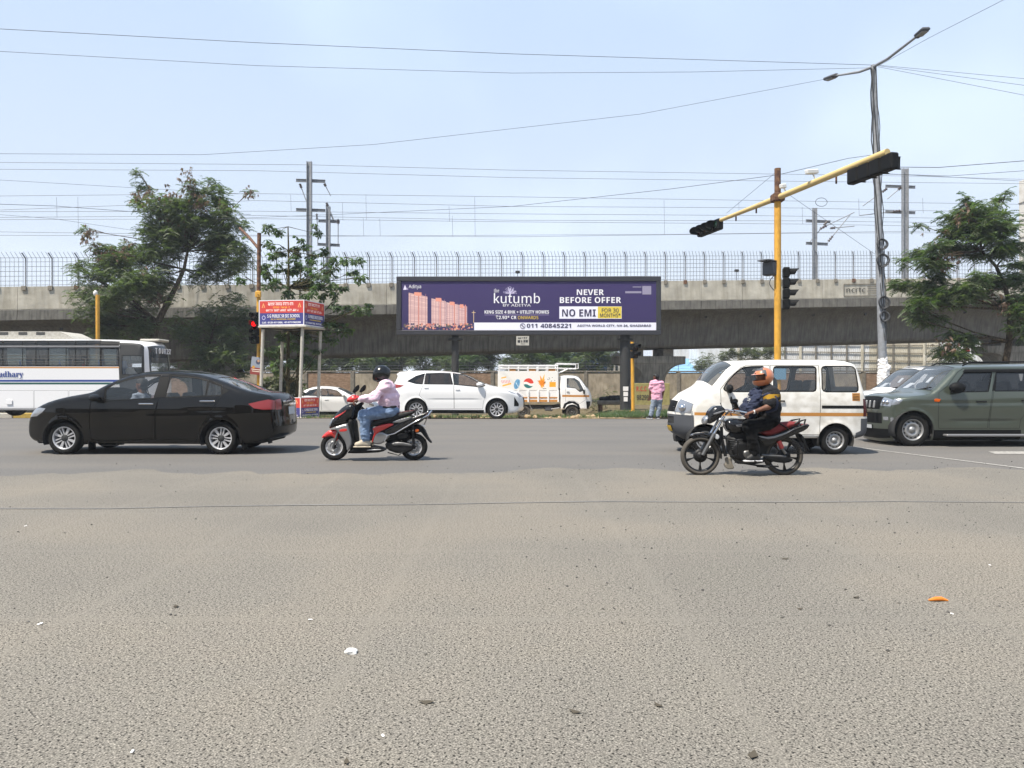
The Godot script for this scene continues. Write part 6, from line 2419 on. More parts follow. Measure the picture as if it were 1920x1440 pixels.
func vehicles() -> void:
	var A := func(a: Array) -> PackedVector2Array: return zp(a, 40, 680, 6.857)
	var Bz := func(a: Array) -> PackedVector2Array: return zp(a, 290, 680, 6.857)
	var sedan := {
		"name": "sedan_car", "label": "glossy black sedan with alloy wheels driving in front of the bus", "category": "car", "zn": 13.16, "g": 853.0, "w": 1.72, "cx": 290.0,
		"belt": 748.0, "roof": 697.0, "tumble": 0.20, "paint": "paint_black", "style": "double", "tyre": 0.2, "faces": -1.0,
		"plan_left": Vector2(0.9, 0.26), "plan_right": Vector2(0.7, 0.16), "bulge_left": 0.20, "bulge_right": 0.10, "bulge_top": 0.04,
		"outline": lin([80, 831, 60, 828, 51, 821, 48, 812, 49, 798, 52, 784, 57, 773, 66, 765, 82, 756, 106, 748, 128, 743.5, 150, 740, 166, 737, 188, 725, 216, 712, 244, 703, 268, 698.5, 296, 697, 320, 697, 345, 698.5, 370, 702, 392, 707.5, 414, 715, 440, 726, 456, 731.5, 470, 735.5, 488, 738.5, 503, 741, 510, 745, 513, 753, 513.5, 766, 514.5, 783, 517, 800, 517.5, 812, 512, 819, 498, 825, 480, 829, 458, 834]),
		"wheels": [[117.3, 821.8, 31.2, 36.5], [411, 822.5, 30.8, 36.5]],
		"windows": [["front_window", A.call([1062, 484, 1080, 345, 1210, 268, 1400, 208, 1570, 184, 1772, 178, 1684, 452]), "glass"], ["rear_window", zp([128, 440, 206, 174, 400, 188, 550, 208, 664, 240, 634, 420], 290, 680, 6.857), "glass"], ["quarter_window", Bz.call([690, 254, 838, 304, 842, 414, 656, 420]), "glass"]],
		"panels": [["tail_lamp", Bz.call([1195, 530, 1330, 498, 1450, 474, 1600, 500, 1610, 600, 1390, 605, 1270, 588]), "lamp_red", 0.006], ["headlamp", A.call([165, 588, 250, 578, 320, 588, 275, 640, 205, 688, 90, 700, 110, 640]), "lamp_clear", 0.004], ["pillar_trim", A.call([1700, 452, 1790, 180, 1892, 180, 1830, 446]), "black_plastic", 0.001], ["quarter_trim", Bz.call([858, 310, 945, 360, 862, 412]), "black_plastic", 0.001], ["fuel_flap", Bz.call([880, 520, 890, 470, 925, 440, 1000, 440, 1022, 460, 1022, 520]), "paint_black", 0.0015]],
		"doors": [A.call([878, 500, 1040, 470, 1062, 330, 1210, 255, 1400, 195, 1570, 170, 1800, 166, 1752, 470, 1702, 640, 1700, 985, 1000, 1010, 880, 985, 862, 800]), zp([42, 448, 175, 150, 400, 168, 560, 192, 690, 230, 860, 296, 846, 420, 780, 540, 700, 655, 600, 790, 520, 1000, 0, 985, 5, 640], 290, 680, 6.857)],
		"creases": [[150, 777, 470, 760, 0.014]],
		"caps": [["front_bumper", "paint_black", Vector2(80, 831), 1.0], ["bonnet", "paint_black", Vector2(60, 770), 1.0], ["windscreen", "glass_front", Vector2(172, 734), 0.93], ["roof", "paint_black", Vector2(258, 700), 1.0], ["rear_screen", "glass_front", Vector2(400, 710), 0.9], ["boot_lid", "paint_black", Vector2(462, 734), 1.0], ["rear_bumper", "paint_black", Vector2(514, 780), 1.0]],
		"features": [["grille", "black_plastic", Vector2(50, 805), Vector2(54, 780), -0.6, 0.6, -0.01], ["tail_lamp", "lamp_red", Vector2(509, 752), Vector2(512, 768), 0.72, 0.99, 0.004], ["tail_lamp", "lamp_red", Vector2(509, 752), Vector2(512, 768), -0.99, -0.72, 0.004], ["number_plate", "plate_white", Vector2(511.5, 764), Vector2(514, 780), -0.3, 0.3, 0.012], ["chrome_strip", "chrome", Vector2(510, 756), Vector2(511, 761), -0.62, 0.62, 0.01], ["number_plate", "plate_white", Vector2(49, 812), Vector2(49, 800), -0.28, 0.28, 0.012]],
		"handles": [[273, 757.5, 28.0, "chrome"], [387, 752.5, 28.0, "chrome"]],
		"mirrors": [[182, 746, 21.0, 14.0, "paint_black"]],
		"seats": [[283, 0.22, "seat_cloth"], [385, 0.24, "seat_cloth", 1]]}
	var o := car(sedan)
	var mb := MB.new()
	mb.prism(lin([-0.10, 0, 0.09, 0, 0.05, 0.055, -0.02, 0.05]), Transform3D.IDENTITY, -0.02, 0.02)
	var fin := put("roof_fin", mb, M.paint_black, o)
	fin.position = Vector3((417 - 290) / 106.4, 1.47, 0)
	mud_flaps(o, [[(453 - 290) / 106.4, 0.2], [(163 - 290) / 106.4, 0.2]], 0.86)

	# white people carrier by the roadside
	var Iz := func(a: Array) -> PackedVector2Array: return zp(a, 560, 640, 4.3636)
	o = car({
		"name": "people_carrier", "label": "white people carrier parked at the road edge in front of the small truck", "category": "car", "zn": 26.6, "g": 786.0, "w": 1.85, "cx": 856.0,
		"belt": 722.0, "roof": 697.0, "tumble": 0.2, "paint": "paint_white", "style": "ten", "tyre": 0.22, "faces": 1.0, "edge": 0.09,
		"plan_left": Vector2(0.6, 0.14), "plan_right": Vector2(0.8, 0.24), "bulge_left": 0.12, "bulge_right": 0.18, "bulge_top": 0.05,
		"outline": lin([752, 775, 742, 770, 738, 757, 736, 742, 738, 726, 741, 716, 746, 706, 743, 700.5, 758, 697.5, 785, 696.5, 812, 696.8, 840, 698.5, 860, 701.5, 876, 706, 893, 715.5, 912, 724, 938, 729.5, 960, 734.5, 972, 740.5, 975.5, 750, 975.5, 766, 970, 773.5, 950, 776]),
		"wheels": [[780, 767.4, 18.4, 21.5], [931.3, 767.4, 18.4, 21.5]],
		"windows": [["quarter_window", Iz.call([893, 326, 960, 287, 1028, 266, 1010, 348, 960, 345]), "glass_dark"], ["rear_window", Iz.call([1042, 265, 1150, 262, 1238, 264, 1258, 350, 1030, 348]), "glass_dark"], ["front_window", Iz.call([1262, 264, 1350, 278, 1440, 322, 1522, 364, 1480, 371, 1275, 352]), "glass"]],
		"panels": [["tail_lamp", Iz.call([785, 350, 860, 360, 830, 376, 785, 385]), "lamp_red", 0.005], ["headlamp", Iz.call([1685, 398, 1800, 412, 1806, 438, 1745, 424]), "lamp_clear", 0.004], ["bumper_inlet", Iz.call([1764, 455, 1802, 512, 1800, 532, 1762, 532]), "black_plastic", 0.002], ["sill_trim", Iz.call([1060, 560, 1515, 562, 1515, 590, 1060, 588]), "black_plastic", 0.004]],
		"doors": [Iz.call([1040, 255, 1258, 255, 1268, 355, 1270, 552, 1055, 552, 1035, 490, 985, 440, 1020, 350]), Iz.call([1262, 255, 1350, 268, 1445, 312, 1536, 366, 1528, 440, 1510, 500, 1505, 552, 1274, 552, 1270, 355])],
		"creases": [[795, 747, 908, 747, 0.02]],
		"caps": [["tailgate", "paint_white", Vector2(752, 775), 1.0], ["rear_screen", "glass_dark", Vector2(742, 716), 0.88], ["roof", "paint_white", Vector2(745, 703), 1.0], ["windscreen", "glass_front", Vector2(862, 702), 0.92], ["bonnet", "paint_white", Vector2(908, 723), 1.0], ["front_bumper", "paint_white", Vector2(972, 741), 1.0]],
		"features": [["grille", "black_plastic", Vector2(975, 746), Vector2(975, 764), -0.62, 0.62, -0.01], ["headlamp", "lamp_clear", Vector2(968, 738), Vector2(974.5, 745), 0.66, 1.0, 0.004]],
		"handles": [[799, 726.5, 8.0, "paint_white"], [858, 730.0, 8.0, "paint_white"]],
		"mirrors": [[899, 721, 12.0, 8.0, "paint_white"]],
		"seats": [[862, 0.3, "seat_cloth"], [812, 0.3, "seat_cloth"]]})
	mb = MB.new()
	mb.prism(lin([-0.1, 0, 0.07, 0, 0.0, 0.05]), Transform3D.IDENTITY, -0.02, 0.02)
	put("roof_fin", mb, M.paint_white, o).position = Vector3((762 - 856) / 52.6, 1.73, 0)

	# white sedan nosing out beside the kiosk
	o = car({
		"name": "sedan_car", "label": "white sedan standing behind the kiosk base and the scooter", "category": "car", "zn": 36.6, "g": 783.0, "w": 1.7, "cx": 620.0,
		"belt": 743.0, "roof": 726.0, "tumble": 0.22, "paint": "paint_white", "style": "double", "tyre": 0.2, "faces": 1.0,
		"plan_left": Vector2(0.7, 0.14), "plan_right": Vector2(0.9, 0.3), "bulge_left": 0.12, "bulge_right": 0.2, "bulge_top": 0.05,
		"outline": lin([545, 777, 539, 772, 537, 760, 538, 748, 541, 743, 553, 740.5, 563, 736, 574, 730, 588, 726.5, 602, 725.5, 618, 726.5, 634, 730, 645, 735.5, 656, 742, 672, 747, 688, 751, 698, 754.5, 703.5, 759, 705, 766, 703, 774, 694, 777]),
		"wheels": [[559, 772.6, 10.6, 12.4], [672, 772.6, 10.6, 12.4]],
		"windows": [["rear_window", lin([569, 741, 580, 732, 595, 729, 600, 729, 600, 742]), "glass"], ["front_window", lin([602, 729, 618, 729.5, 632, 733, 643, 743, 602, 742.5]), "glass"]],
		"panels": [["headlamp", lin([690, 752, 702, 757, 701, 762, 692, 759]), "lamp_clear", 0.004], ["sill_trim", lin([574, 771.5, 658, 771.5, 658, 777, 574, 777]), "black_plastic", 0.004]],
		"doors": [lin([568, 743, 580, 731, 600, 728, 602, 742, 602, 770, 576, 770, 570, 758]), lin([603, 728, 620, 728, 634, 732, 646, 743, 648, 770, 603, 770])],
		"caps": [["rear_bumper", "paint_white", Vector2(545, 777), 1.0], ["boot_lid", "paint_white", Vector2(538, 747), 1.0], ["rear_screen", "glass_front", Vector2(555, 739), 0.9], ["roof", "paint_white", Vector2(580, 728), 1.0], ["windscreen", "glass_front", Vector2(632, 729), 0.92], ["bonnet", "paint_white", Vector2(656, 742), 1.0], ["front_bumper", "paint_white", Vector2(703, 759), 1.0]],
		"features": [["grille", "black_plastic", Vector2(704, 761), Vector2(705, 770), -0.6, 0.6, -0.005], ["headlamp", "lamp_clear", Vector2(699, 755), Vector2(704, 762), 0.6, 1.0, 0.004]],
		"handles": [[612, 749, 7.0, "paint_white"]], "mirrors": [[645, 741, 7.0, 5.0, "paint_white"]],
		"seats": [[616, 0.25, "seat_cloth"], [580, 0.25, "seat_cloth"]]})

	van()
	small_truck()
	bus()
	# green sport utility car and the white one beside it
	o = suv("paint_green", "matte olive green utility car with black mirror waiting beside the van", 14.9, 838.0, 0.0, "steel")
	o = suv("paint_white", "white utility car partly hidden behind the olive green one", 18.0, 817.2, -14.0, "ten")

func mud_flaps(o: Node3D, at: Array, hw: float) -> void:
	for a in at:
		for s in [-1.0, 1.0]:
			var mb := MB.new()
			mb.box(Vector3(a[0], a[1], s * (hw - 0.16)), Vector3(0.02, 0.24, 0.22), 0.006)
			put("mud_flap", mb, M.black_plastic, o)

func suv(paint: String, label: String, zn: float, g: float, shift: float, style: String) -> Node3D:
	# traced at the olive car, then moved: the outline is in that car's pixels, k carries it to the other depth
	var k := 14.9 / zn
	var S := func(a: Array) -> PackedVector2Array:
		var r := PackedVector2Array()
		for p in zp(a, 1560, 600, 5.142):
			r.append(Vector2(1500.0 + (p.x - 1500.0 + 0.0) * k + shift, g + (p.y - 838.0) * k))
		return r
	var V := func(x: float, y: float) -> Vector2: return S.call([(x - 1560) * 5.142, (y - 600) * 5.142])[0]
	var W := func(x: float, y: float, r: float, ra: float) -> Array:
		var c: Vector2 = V.call(x, y)
		return [c.x, c.y, r * k, ra * k]
	var hand := func(x: float, y: float, l: float, m: String) -> Array:
		var c: Vector2 = V.call(x, y)
		return [c.x, c.y, l * k, m]
	var dark := "glass_dark" if paint == "paint_green" else "glass"
	var d := {
		"name": "utility_car", "label": label, "category": "car", "zn": zn, "g": g, "w": 1.80, "cx": V.call(1860.0, 800.0).x,
		"belt": V.call(1700, 735).y, "roof": V.call(1700, 688).y, "tumble": 0.17, "paint": paint, "style": style, "tyre": 0.23, "faces": -1.0, "edge": 0.06,
		"plan_left": Vector2(0.5, 0.16), "plan_right": Vector2(0.4, 0.08), "bulge_left": 0.13, "bulge_right": 0.06, "bulge_top": 0.07, "bulge_power": 3.0,
		"outline": S.call([630, 1165, 598, 1130, 586, 1060, 580, 950, 582, 850, 592, 800, 612, 768, 650, 748, 800, 735, 960, 718, 1000, 690, 1065, 630, 1170, 515, 1215, 470, 1260, 456, 1400, 448, 1700, 446, 2000, 446, 2300, 450, 2380, 462, 2420, 520, 2450, 700, 2462, 850, 2466, 1040, 2450, 1120, 2420, 1150]),
		"wheels": [W.call(1715.0, 806.3, 31.7, 36.5), W.call(1965.0, 806.3, 31.7, 36.5)],
		"windows": [["front_window", S.call([1182, 690, 1232, 590, 1290, 512, 1548, 510, 1515, 684]), dark], ["rear_window", S.call([1604, 508, 1935, 508, 1920, 678, 1590, 680]), dark], ["quarter_window", S.call([2010, 508, 2330, 508, 2370, 672, 1990, 676]), dark]],
		"panels": [["headlamp", S.call([560, 766, 640, 758, 695, 768, 655, 812, 560, 828]), "lamp_clear", 0.005], ["fog_lamp", S.call([575, 945, 600, 940, 610, 975, 580, 985]), "lamp_clear", 0.003], ["indicator", S.call([990, 768, 1010, 758, 1052, 764, 1040, 790, 995, 786]), "lamp_amber", 0.008], ["rain_visor", S.call([1270, 500, 1290, 474, 2340, 470, 2344, 500]), "black_plastic", 0.015], ["pillar_trim", S.call([1556, 684, 1590, 506, 1600, 506, 1584, 682]), "black_plastic", 0.001], ["sill_trim", S.call([990, 1062, 1835, 1060, 1835, 1180, 990, 1180]), "black_plastic", 0.004], ["lower_trim", S.call([590, 1062, 615, 1058, 622, 1140, 600, 1120]), "black_plastic", 0.002]],
		"doors": [S.call([1042, 700, 1120, 640, 1225, 500, 1280, 466, 1572, 464, 1560, 690, 1530, 860, 1512, 1045, 1040, 1045, 1030, 900]), S.call([1584, 464, 1965, 464, 1950, 690, 1960, 800, 1900, 860, 1830, 960, 1820, 1045, 1526, 1045, 1540, 860, 1572, 690])],
		"creases": [[V.call(1690, 752).x, V.call(0, 750).y, V.call(2030, 748).x, V.call(0, 748).y, 0.022], [V.call(1760, 786).x, V.call(0, 787).y, V.call(1930, 780).x, V.call(0, 783).y, 0.03]],
		"caps": [["front_bumper", paint, V.call(1682, 826), 1.0], ["bonnet", paint, V.call(1678, 750), 1.0], ["windscreen", "glass_front", V.call(1753, 735), 0.92], ["roof", paint, V.call(1797, 691), 1.0], ["rear_screen", dark, V.call(2028, 694), 0.86], ["tailgate", paint, V.call(2036, 735), 1.0]],
		"features": [["grille", "black_plastic", V.call(1674, 768), V.call(1678, 750), -0.62, 0.62, -0.008], ["headlamp", "lamp_clear", V.call(1673.5, 762), V.call(1677, 749), 0.64, 1.0, 0.006], ["headlamp", "lamp_clear", V.call(1673.5, 762), V.call(1677, 749), -1.0, -0.64, 0.006], ["lower_grille", "black_plastic", V.call(1673.5, 796), V.call(1673, 776), -0.72, 0.72, -0.008], ["skid_plate", "black_plastic", V.call(1678, 820), V.call(1674, 806), -0.95, 0.95, 0.006], ["number_plate", "plate_white", V.call(1674, 806), V.call(1673.5, 797), -0.26, 0.26, 0.02], ["fog_lamp", "lamp_clear", V.call(1673.5, 790), V.call(1673.2, 783), 0.78, 0.95, 0.006]],
		"handles": [hand.call(1841.0, 753.0, 20.0, "black_plastic"), hand.call(1926.0, 751.0, 20.0, "black_plastic")],
		"mirrors": [[V.call(1791, 727).x, V.call(0, 727).y, 30.0 * k, 21.0 * k, "black_plastic"]],
		"cap_lenses": [[V.call(1674.5, 756), 0.86, 4.5 * k], [V.call(1674.5, 756), 0.74, 4.5 * k], [V.call(1674.5, 756), -0.8, 4.5 * k]],
		"seats": [[V.call(1862, 700).x, 0.45, "seat_cloth"], [V.call(1945, 700).x, 0.45, "seat_cloth"]]}
	var o := car(d)
	var kk := F / zn
	var cx: float = d.cx
	var gy0 := H - (g - 720.0) / F * zn
	# grille bars, steps, roof rails, wipers
	for i in 7:
		var mb := MB.new()
		var xx: float = px(V.call(1674.5, 760).x, V.call(0, 760).y, zn).x - px(cx, 0, zn).x
		var yy: float = px(0, V.call(0, 759).y, zn).y - gy0
		var t := -0.42 + 0.14 * i
		mb.box(Vector3(xx - 0.17 * (1.0 - pow(absf(t) / 0.8, 3.0)), yy, t), Vector3(0.035, 0.15, 0.05), 0.012, Basis(Vector3.BACK, -0.12))
		put("grille_bar", mb, M.chrome if paint != "paint_green" else M.steel_rim, o)
	for s in [-1.0, 1.0]:
		var mb := MB.new()
		var a: float = px(V.call(1770, 0).x, 720, zn).x - px(cx, 0, zn).x
		var b: float = px(V.call(1925, 0).x, 720, zn).x - px(cx, 0, zn).x
		mb.box(Vector3((a + b) * 0.5, 0.235, s * 0.93), Vector3(b - a, 0.045, 0.16), 0.012)
		put("side_step", mb, M.silver_plastic, o)
		var rl := MB.new()
		rl.tube([Vector3(a + 0.55, 1.63, s * 0.60), Vector3(a + 0.7, 1.70, s * 0.60), Vector3(b + 0.6, 1.71, s * 0.60), Vector3(b + 0.75, 1.64, s * 0.60)], 0.016, 7)
		put("roof_rail", rl, M.black_plastic if paint == "paint_green" else M.steel_rim, o)
	for t in [-0.35, 0.3]:
		var mb := MB.new()
		var q: float = px(V.call(1756, 733).x, 0, zn).x - px(cx, 0, zn).x
		var yq: float = px(0, V.call(0, 732).y, zn).y - gy0
		mb.tube([Vector3(q - 0.1, yq - 0.0, t), Vector3(q - 0.02, yq + 0.06, t + 0.45)], 0.012, 6)
		put("wiper", mb, M.black_plastic, o)
	# stickers and papers behind the windscreen
	var st := MB.new()
	var qx: float = px(V.call(1782, 705).x, 0, zn).x - px(cx, 0, zn).x
	var qy: float = px(0, V.call(0, 712).y, zn).y - gy0
	st.box(Vector3(qx - 0.08, qy, 0.3), Vector3(0.012, 0.16, 0.1), 0.0, Basis(Vector3.BACK, -0.8))
	st.box(Vector3(qx - 0.22, qy - 0.12, -0.25), Vector3(0.012, 0.2, 0.18), 0.0, Basis(Vector3.BACK, -1.0))
	put("windscreen_sticker", st, M.plate_white, o)
	mud_flaps(o, [[px(V.call(1752, 0).x, 0, zn).x - px(cx, 0, zn).x, 0.3]], 0.9)
	return o

func van() -> void:
	var Z := func(a: Array) -> PackedVector2Array: return zp(a, 1180, 640, 4.571)
	var o := car({
		"name": "minivan", "label": "white minivan with orange side stripe and grey bumper behind the motorcycle", "category": "van", "zn": 13.16, "g": 853.0, "w": 1.48, "cx": 1460.0,
		"belt": 738.0, "roof": 680.0, "tumble": 0.13, "low": 0.05, "paint": "paint_white_van", "style": "steel", "tyre": 0.16, "faces": -1.0, "edge": 0.055, "shoulder": 0.03,
		"plan_left": Vector2(0.6, 0.17), "plan_right": Vector2(0.35, 0.05), "bulge_left": 0.31, "bulge_right": 0.03, "bulge_top": 0.05, "bulge_power": 2.6,
		"outline": lin([1318, 821, 1303, 817, 1298.5, 806, 1297.5, 790, 1298, 772, 1301, 759, 1311, 747, 1327, 736, 1340, 728, 1357, 707, 1372, 689, 1383, 682.5, 1405, 679.5, 1450, 678, 1530, 678, 1588, 678.5, 1603, 681.5, 1610, 690, 1619, 722, 1627, 754, 1629, 775, 1629, 800, 1626, 817, 1608, 822]),
		"wheels": [[1324, 826.2, 26.8, 31.5], [1568.5, 826.2, 26.8, 33.0]],
		"windows": [["front_window", Z.call([818, 400, 862, 330, 950, 248, 1005, 222, 1192, 220, 1192, 426, 850, 426, 824, 416]), "glass", 1], ["rear_window", Z.call([1246, 240, 1252, 226, 1266, 220, 1580, 220, 1594, 226, 1600, 240, 1600, 404, 1594, 418, 1580, 424, 1266, 424, 1252, 418, 1246, 404]), "glass"], ["quarter_window", lin([1543, 692, 1545, 689, 1549, 688, 1594, 688, 1600, 689, 1604, 693, 1609, 725, 1609, 731, 1606, 733.5, 1551, 733.5, 1546, 732, 1544, 728]), "glass"]],
		"panels": [["headlamp", Z.call([400, 545, 520, 548, 545, 600, 545, 632, 400, 632]), "lamp_clear", 0.006], ["bumper", Z.call([400, 636, 552, 634, 556, 740, 600, 760, 600, 830, 400, 830]), "grey_plastic", 0.012], ["stripe", Z.call([560, 608, 1640, 612, 2050, 614, 2050, 642, 1640, 642, 560, 634]), "print_orange", 0.001], ["tail_lamp", lin([1619, 748, 1640, 748, 1640, 781, 1619.5, 781]), "lamp_maroon", 0.004], ["rear_bumper", lin([1615, 785, 1640, 785, 1640, 830, 1604, 830, 1606, 812, 1615, 808]), "grey_plastic", 0.008], ["door_rail", lin([1542, 760.5, 1621, 760.5, 1621, 766, 1542, 766]), "black_plastic", 0.003], ["permit_sticker", lin([1599, 737, 1613.5, 737, 1613.5, 752, 1599, 752]), "print_orange", 0.001]],
		"doors": [Z.call([785, 410, 862, 310, 960, 225, 1010, 205, 1203, 205, 1205, 790, 880, 790, 790, 720]), Z.call([1212, 205, 1625, 205, 1636, 800, 1214, 800])],
		"creases": [[1355, 757, 1620, 757, 0.012]],
		"caps": [["front_bumper", "grey_plastic", Vector2(1318, 821), 1.0], ["front_panel", "paint_white_van", Vector2(1297.6, 779), 1.0], ["windscreen", "glass_front", Vector2(1341, 727), 0.93], ["roof", "paint_white_van", Vector2(1375, 687), 1.0], ["rear_screen", "glass", Vector2(1606, 686), 0.84], ["tailgate", "paint_white_van", Vector2(1617, 725), 1.0]],
		"features": [["grille", "black_plastic", Vector2(1298, 774), Vector2(1300, 762), -0.52, 0.52, -0.006], ["headlamp", "lamp_clear", Vector2(1298, 777), Vector2(1301.5, 759), 0.56, 0.995, 0.006], ["headlamp", "lamp_clear", Vector2(1298, 777), Vector2(1301.5, 759), -0.995, -0.56, 0.006], ["air_intake", "underside", Vector2(1298, 793), Vector2(1298, 784), -0.5, 0.5, -0.012], ["number_plate", "plate_yellow", Vector2(1299, 806), Vector2(1298, 796), -0.34, 0.34, 0.02]],
		"handles": [[1440 - 8.0, 750, 12.0, "black_plastic"], [1466, 752, 12.0, "black_plastic"]],
		"mirrors": [[1366, 729, 12.0, 17.0, "black_plastic"]],
		"seats": [[1443, 0.5, "seat_cloth"], [1520, 0.45, "seat_cloth"]], "cap_lenses": [[Vector2(1299, 768), 0.77, 7.5], [Vector2(1299, 768), -0.77, 7.5]]})
	# number, badge, wipers, step
	var gx := px(1460, 0, 13.16).x
	var mb := MB.new()
	mb.box(Vector3(px(1299.5, 0, 13.16).x - gx - 0.245, 0.80, 0), Vector3(0.012, 0.06, 0.08), 0.004)
	put("badge", mb, M.chrome, o)
	for i in 3:
		mb = MB.new()
		mb.box(Vector3(px(1299, 0, 13.16).x - gx - 0.222, 0.755 + i * 0.04, 0), Vector3(0.012, 0.008, 0.62), 0.002)
		put("grille_bar", mb, M.grey_plastic, o)
	for t in [-0.3, 0.15]:
		mb = MB.new()
		var q := px(1340, 727, 13.16)
		mb.tube([Vector3(q.x - gx - 0.06, 1.19, t), Vector3(q.x - gx + 0.02, 1.25, t - 0.35)], 0.01, 6)
		put("wiper", mb, M.black_plastic, o)
	mb = MB.new()
	var sp := px(1606, 744.5, 13.16)
	for k in 4:
		mb.box(Vector3(sp.x - gx, sp.y - 0.045 + 0.03 * k, 0.722), Vector3(0.11, 0.008, 0.002))
	put("sticker_lettering", mb, M.print_dark, o)

func small_truck() -> void:
	var zn := 31.5
	var Z := func(a: Array) -> PackedVector2Array: return zp(a, 900, 640, 4.8)
	var o := car({
		"name": "delivery_truck", "label": "small white delivery truck with painted drink pictures on its cargo body", "category": "truck", "zn": zn, "g": 785.0, "w": 1.46, "cx": 1030.0,
		"belt": 730.0, "roof": 706.0, "tumble": 0.09, "low": 0.03, "paint": "paint_white", "style": "steel_dark", "tyre": 0.16, "faces": 1.0, "edge": 0.04, "shoulder": 0.01,
		"plan_left": Vector2(0.1, 0.01), "plan_right": Vector2(0.4, 0.12), "bulge_left": 0.0, "bulge_right": 0.12, "bulge_top": 0.04,
		"outline": Z.call([728, 614, 722, 560, 722, 400, 724, 325, 735, 312, 800, 310, 870, 316, 905, 345, 940, 395, 975, 450, 992, 490, 996, 540, 990, 590, 960, 612]),
		"wheels": [[1073, 773.0, 12.2, 14.6]],
		"windows": [["cab_window", Z.call([785, 336, 850, 336, 890, 362, 930, 440, 900, 452, 860, 420, 785, 412]), "glass_front"]],
		"panels": [["stripe", Z.call([740, 482, 985, 484, 985, 502, 740, 500]), "print_orange", 0.001], ["front_bumper", Z.call([955, 540, 1010, 540, 1010, 600, 962, 606]), "black_plastic", 0.006], ["arch_trim", Z.call([745, 600, 760, 560, 800, 538, 850, 540, 890, 565, 905, 610, 895, 610, 870, 575, 830, 555, 780, 570, 760, 610]), "black_plastic", 0.006]],
		"doors": [Z.call([770, 322, 860, 324, 905, 352, 950, 440, 960, 520, 900, 560, 840, 532, 770, 540])],
		"caps": [["cab_back", "paint_white", Z.call([728, 614])[0], 1.0], ["roof", "paint_white", Z.call([726, 322])[0], 1.0], ["windscreen", "glass_front", Z.call([892, 332])[0], 0.9], ["front_panel", "paint_white", Z.call([955, 420])[0], 1.0]],
		"handles": [[Z.call([792, 456])[0].x, Z.call([792, 456])[0].y, 5.0, "black_plastic"]],
		"mirrors": [[Z.call([935, 455])[0].x, Z.call([935, 455])[0].y, 4.0, 9.0, "black_plastic"]],
		"seats": [[Z.call([760, 0])[0].x, 0.42, "seat_cloth"]]})
	var s := F / zn
	var gy0 := H - 65.0 / F * zn
	var L := func(zx: float, zy: float) -> Vector2:
		var p: Vector2 = Z.call([zx, zy])[0]
		var q := px(p.x, p.y, zn)
		return Vector2(q.x - px(1030, 0, zn).x, q.y - gy0)
	var hw := 0.73
	# chassis and rear wheels
	var mb := MB.new()
	var a: Vector2 = L.call(190, 570)
	var b: Vector2 = L.call(980, 590)
	mb.box(Vector3((a.x + b.x) * 0.5, 0.50, 0), Vector3(b.x - a.x, 0.12, 0.7), 0.02)
	put("chassis", mb, M.dark_grey, o)
	var rw: Vector2 = L.call(395, 640)
	for sd in [1.0, -1.0]:
		wheel(o, Vector3(rw.x, 0.275, sd * 0.60), 0.275, 0.15, "steel_dark", sd > 0)
	mb = MB.new()
	mb.box(Vector3(L.call(620, 585).x, 0.42, 0.5), Vector3(0.34, 0.2, 0.3), 0.03)
	put("fuel_tank", mb, M.grey_plastic, o)
	for q in [[440, 555, 470, 625], [715, 600, 640, 610]]:
		mb = MB.new()
		var p0: Vector2 = L.call(q[0], q[1])
		var p1: Vector2 = L.call(q[2], q[3])
		mb.tube([Vector3(p0.x, p0.y, 0.66), Vector3(p1.x, p1.y, 0.66)], 0.025, 6)
		put("guard_bar", mb, M.steel_rim, o)
	# cargo body: ribbed lower side, plain printed upper side, rail on top
	var x0: float = L.call(165, 0).x
	var x1: float = L.call(704, 0).x
	var yl: float = L.call(0, 548).y
	var ym: float = L.call(0, 442).y
	var yt: float = L.call(0, 268).y
	var yr: float = L.call(0, 218).y
	for sd in [1.0, -1.0]:
		mb = MB.new()
		mb.box(Vector3((x0 + x1) * 0.5, (yl + ym) * 0.5, sd * 0.70), Vector3(x1 - x0, ym - yl, 0.05), 0.01)
		put("side_board", mb, M.paint_white, o)
		for k in 7:
			mb = MB.new()
			mb.box(Vector3(lerpf(x0, x1, k / 6.0), (yl + ym) * 0.5, sd * 0.74), Vector3(0.07, ym - yl, 0.07), 0.012)
			put("side_rib", mb, M.paint_white, o)
		for q in [[0.02, 0.09], [0.30, 0.05]]:
			mb = MB.new()
			mb.box(Vector3((x0 + x1) * 0.5, lerpf(yl, ym, q[0]) + 0.05, sd * 0.731), Vector3(x1 - x0, q[1], 0.02), 0.0)
			put("side_stripe", mb, M.print_orange, o)
		mb = MB.new()
		mb.box(Vector3((x0 + x1) * 0.5, (ym + yt) * 0.5, sd * 0.715), Vector3(x1 - x0, yt - ym, 0.03), 0.006)
		put("side_panel", mb, M.paint_white, o)
		for q in [yr, (yr + yt) * 0.5]:
			mb = MB.new()
			mb.tube([Vector3(x0, q, sd * 0.715), Vector3(x1, q, sd * 0.715)], 0.028, 8)
			put("top_rail", mb, M.paint_white, o)
		for k in 7:
			mb = MB.new()
			mb.box(Vector3(lerpf(x0 + 0.03, x1 - 0.03, k / 6.0), (yt + yr) * 0.5, sd * 0.715), Vector3(0.05, yr - yt, 0.05), 0.008)
			put("rail_post", mb, M.paint_white, o)
			if k % 2 == 1:
				mb = MB.new()
				mb.box(Vector3(lerpf(x0, x1, k / 6.0) + 0.16, (yt + yr) * 0.5 - 0.05, sd * 0.70), Vector3(0.3, (yr - yt) * 0.5, 0.02), 0.0)
				put("rail_panel", mb, M.print_orange, o)
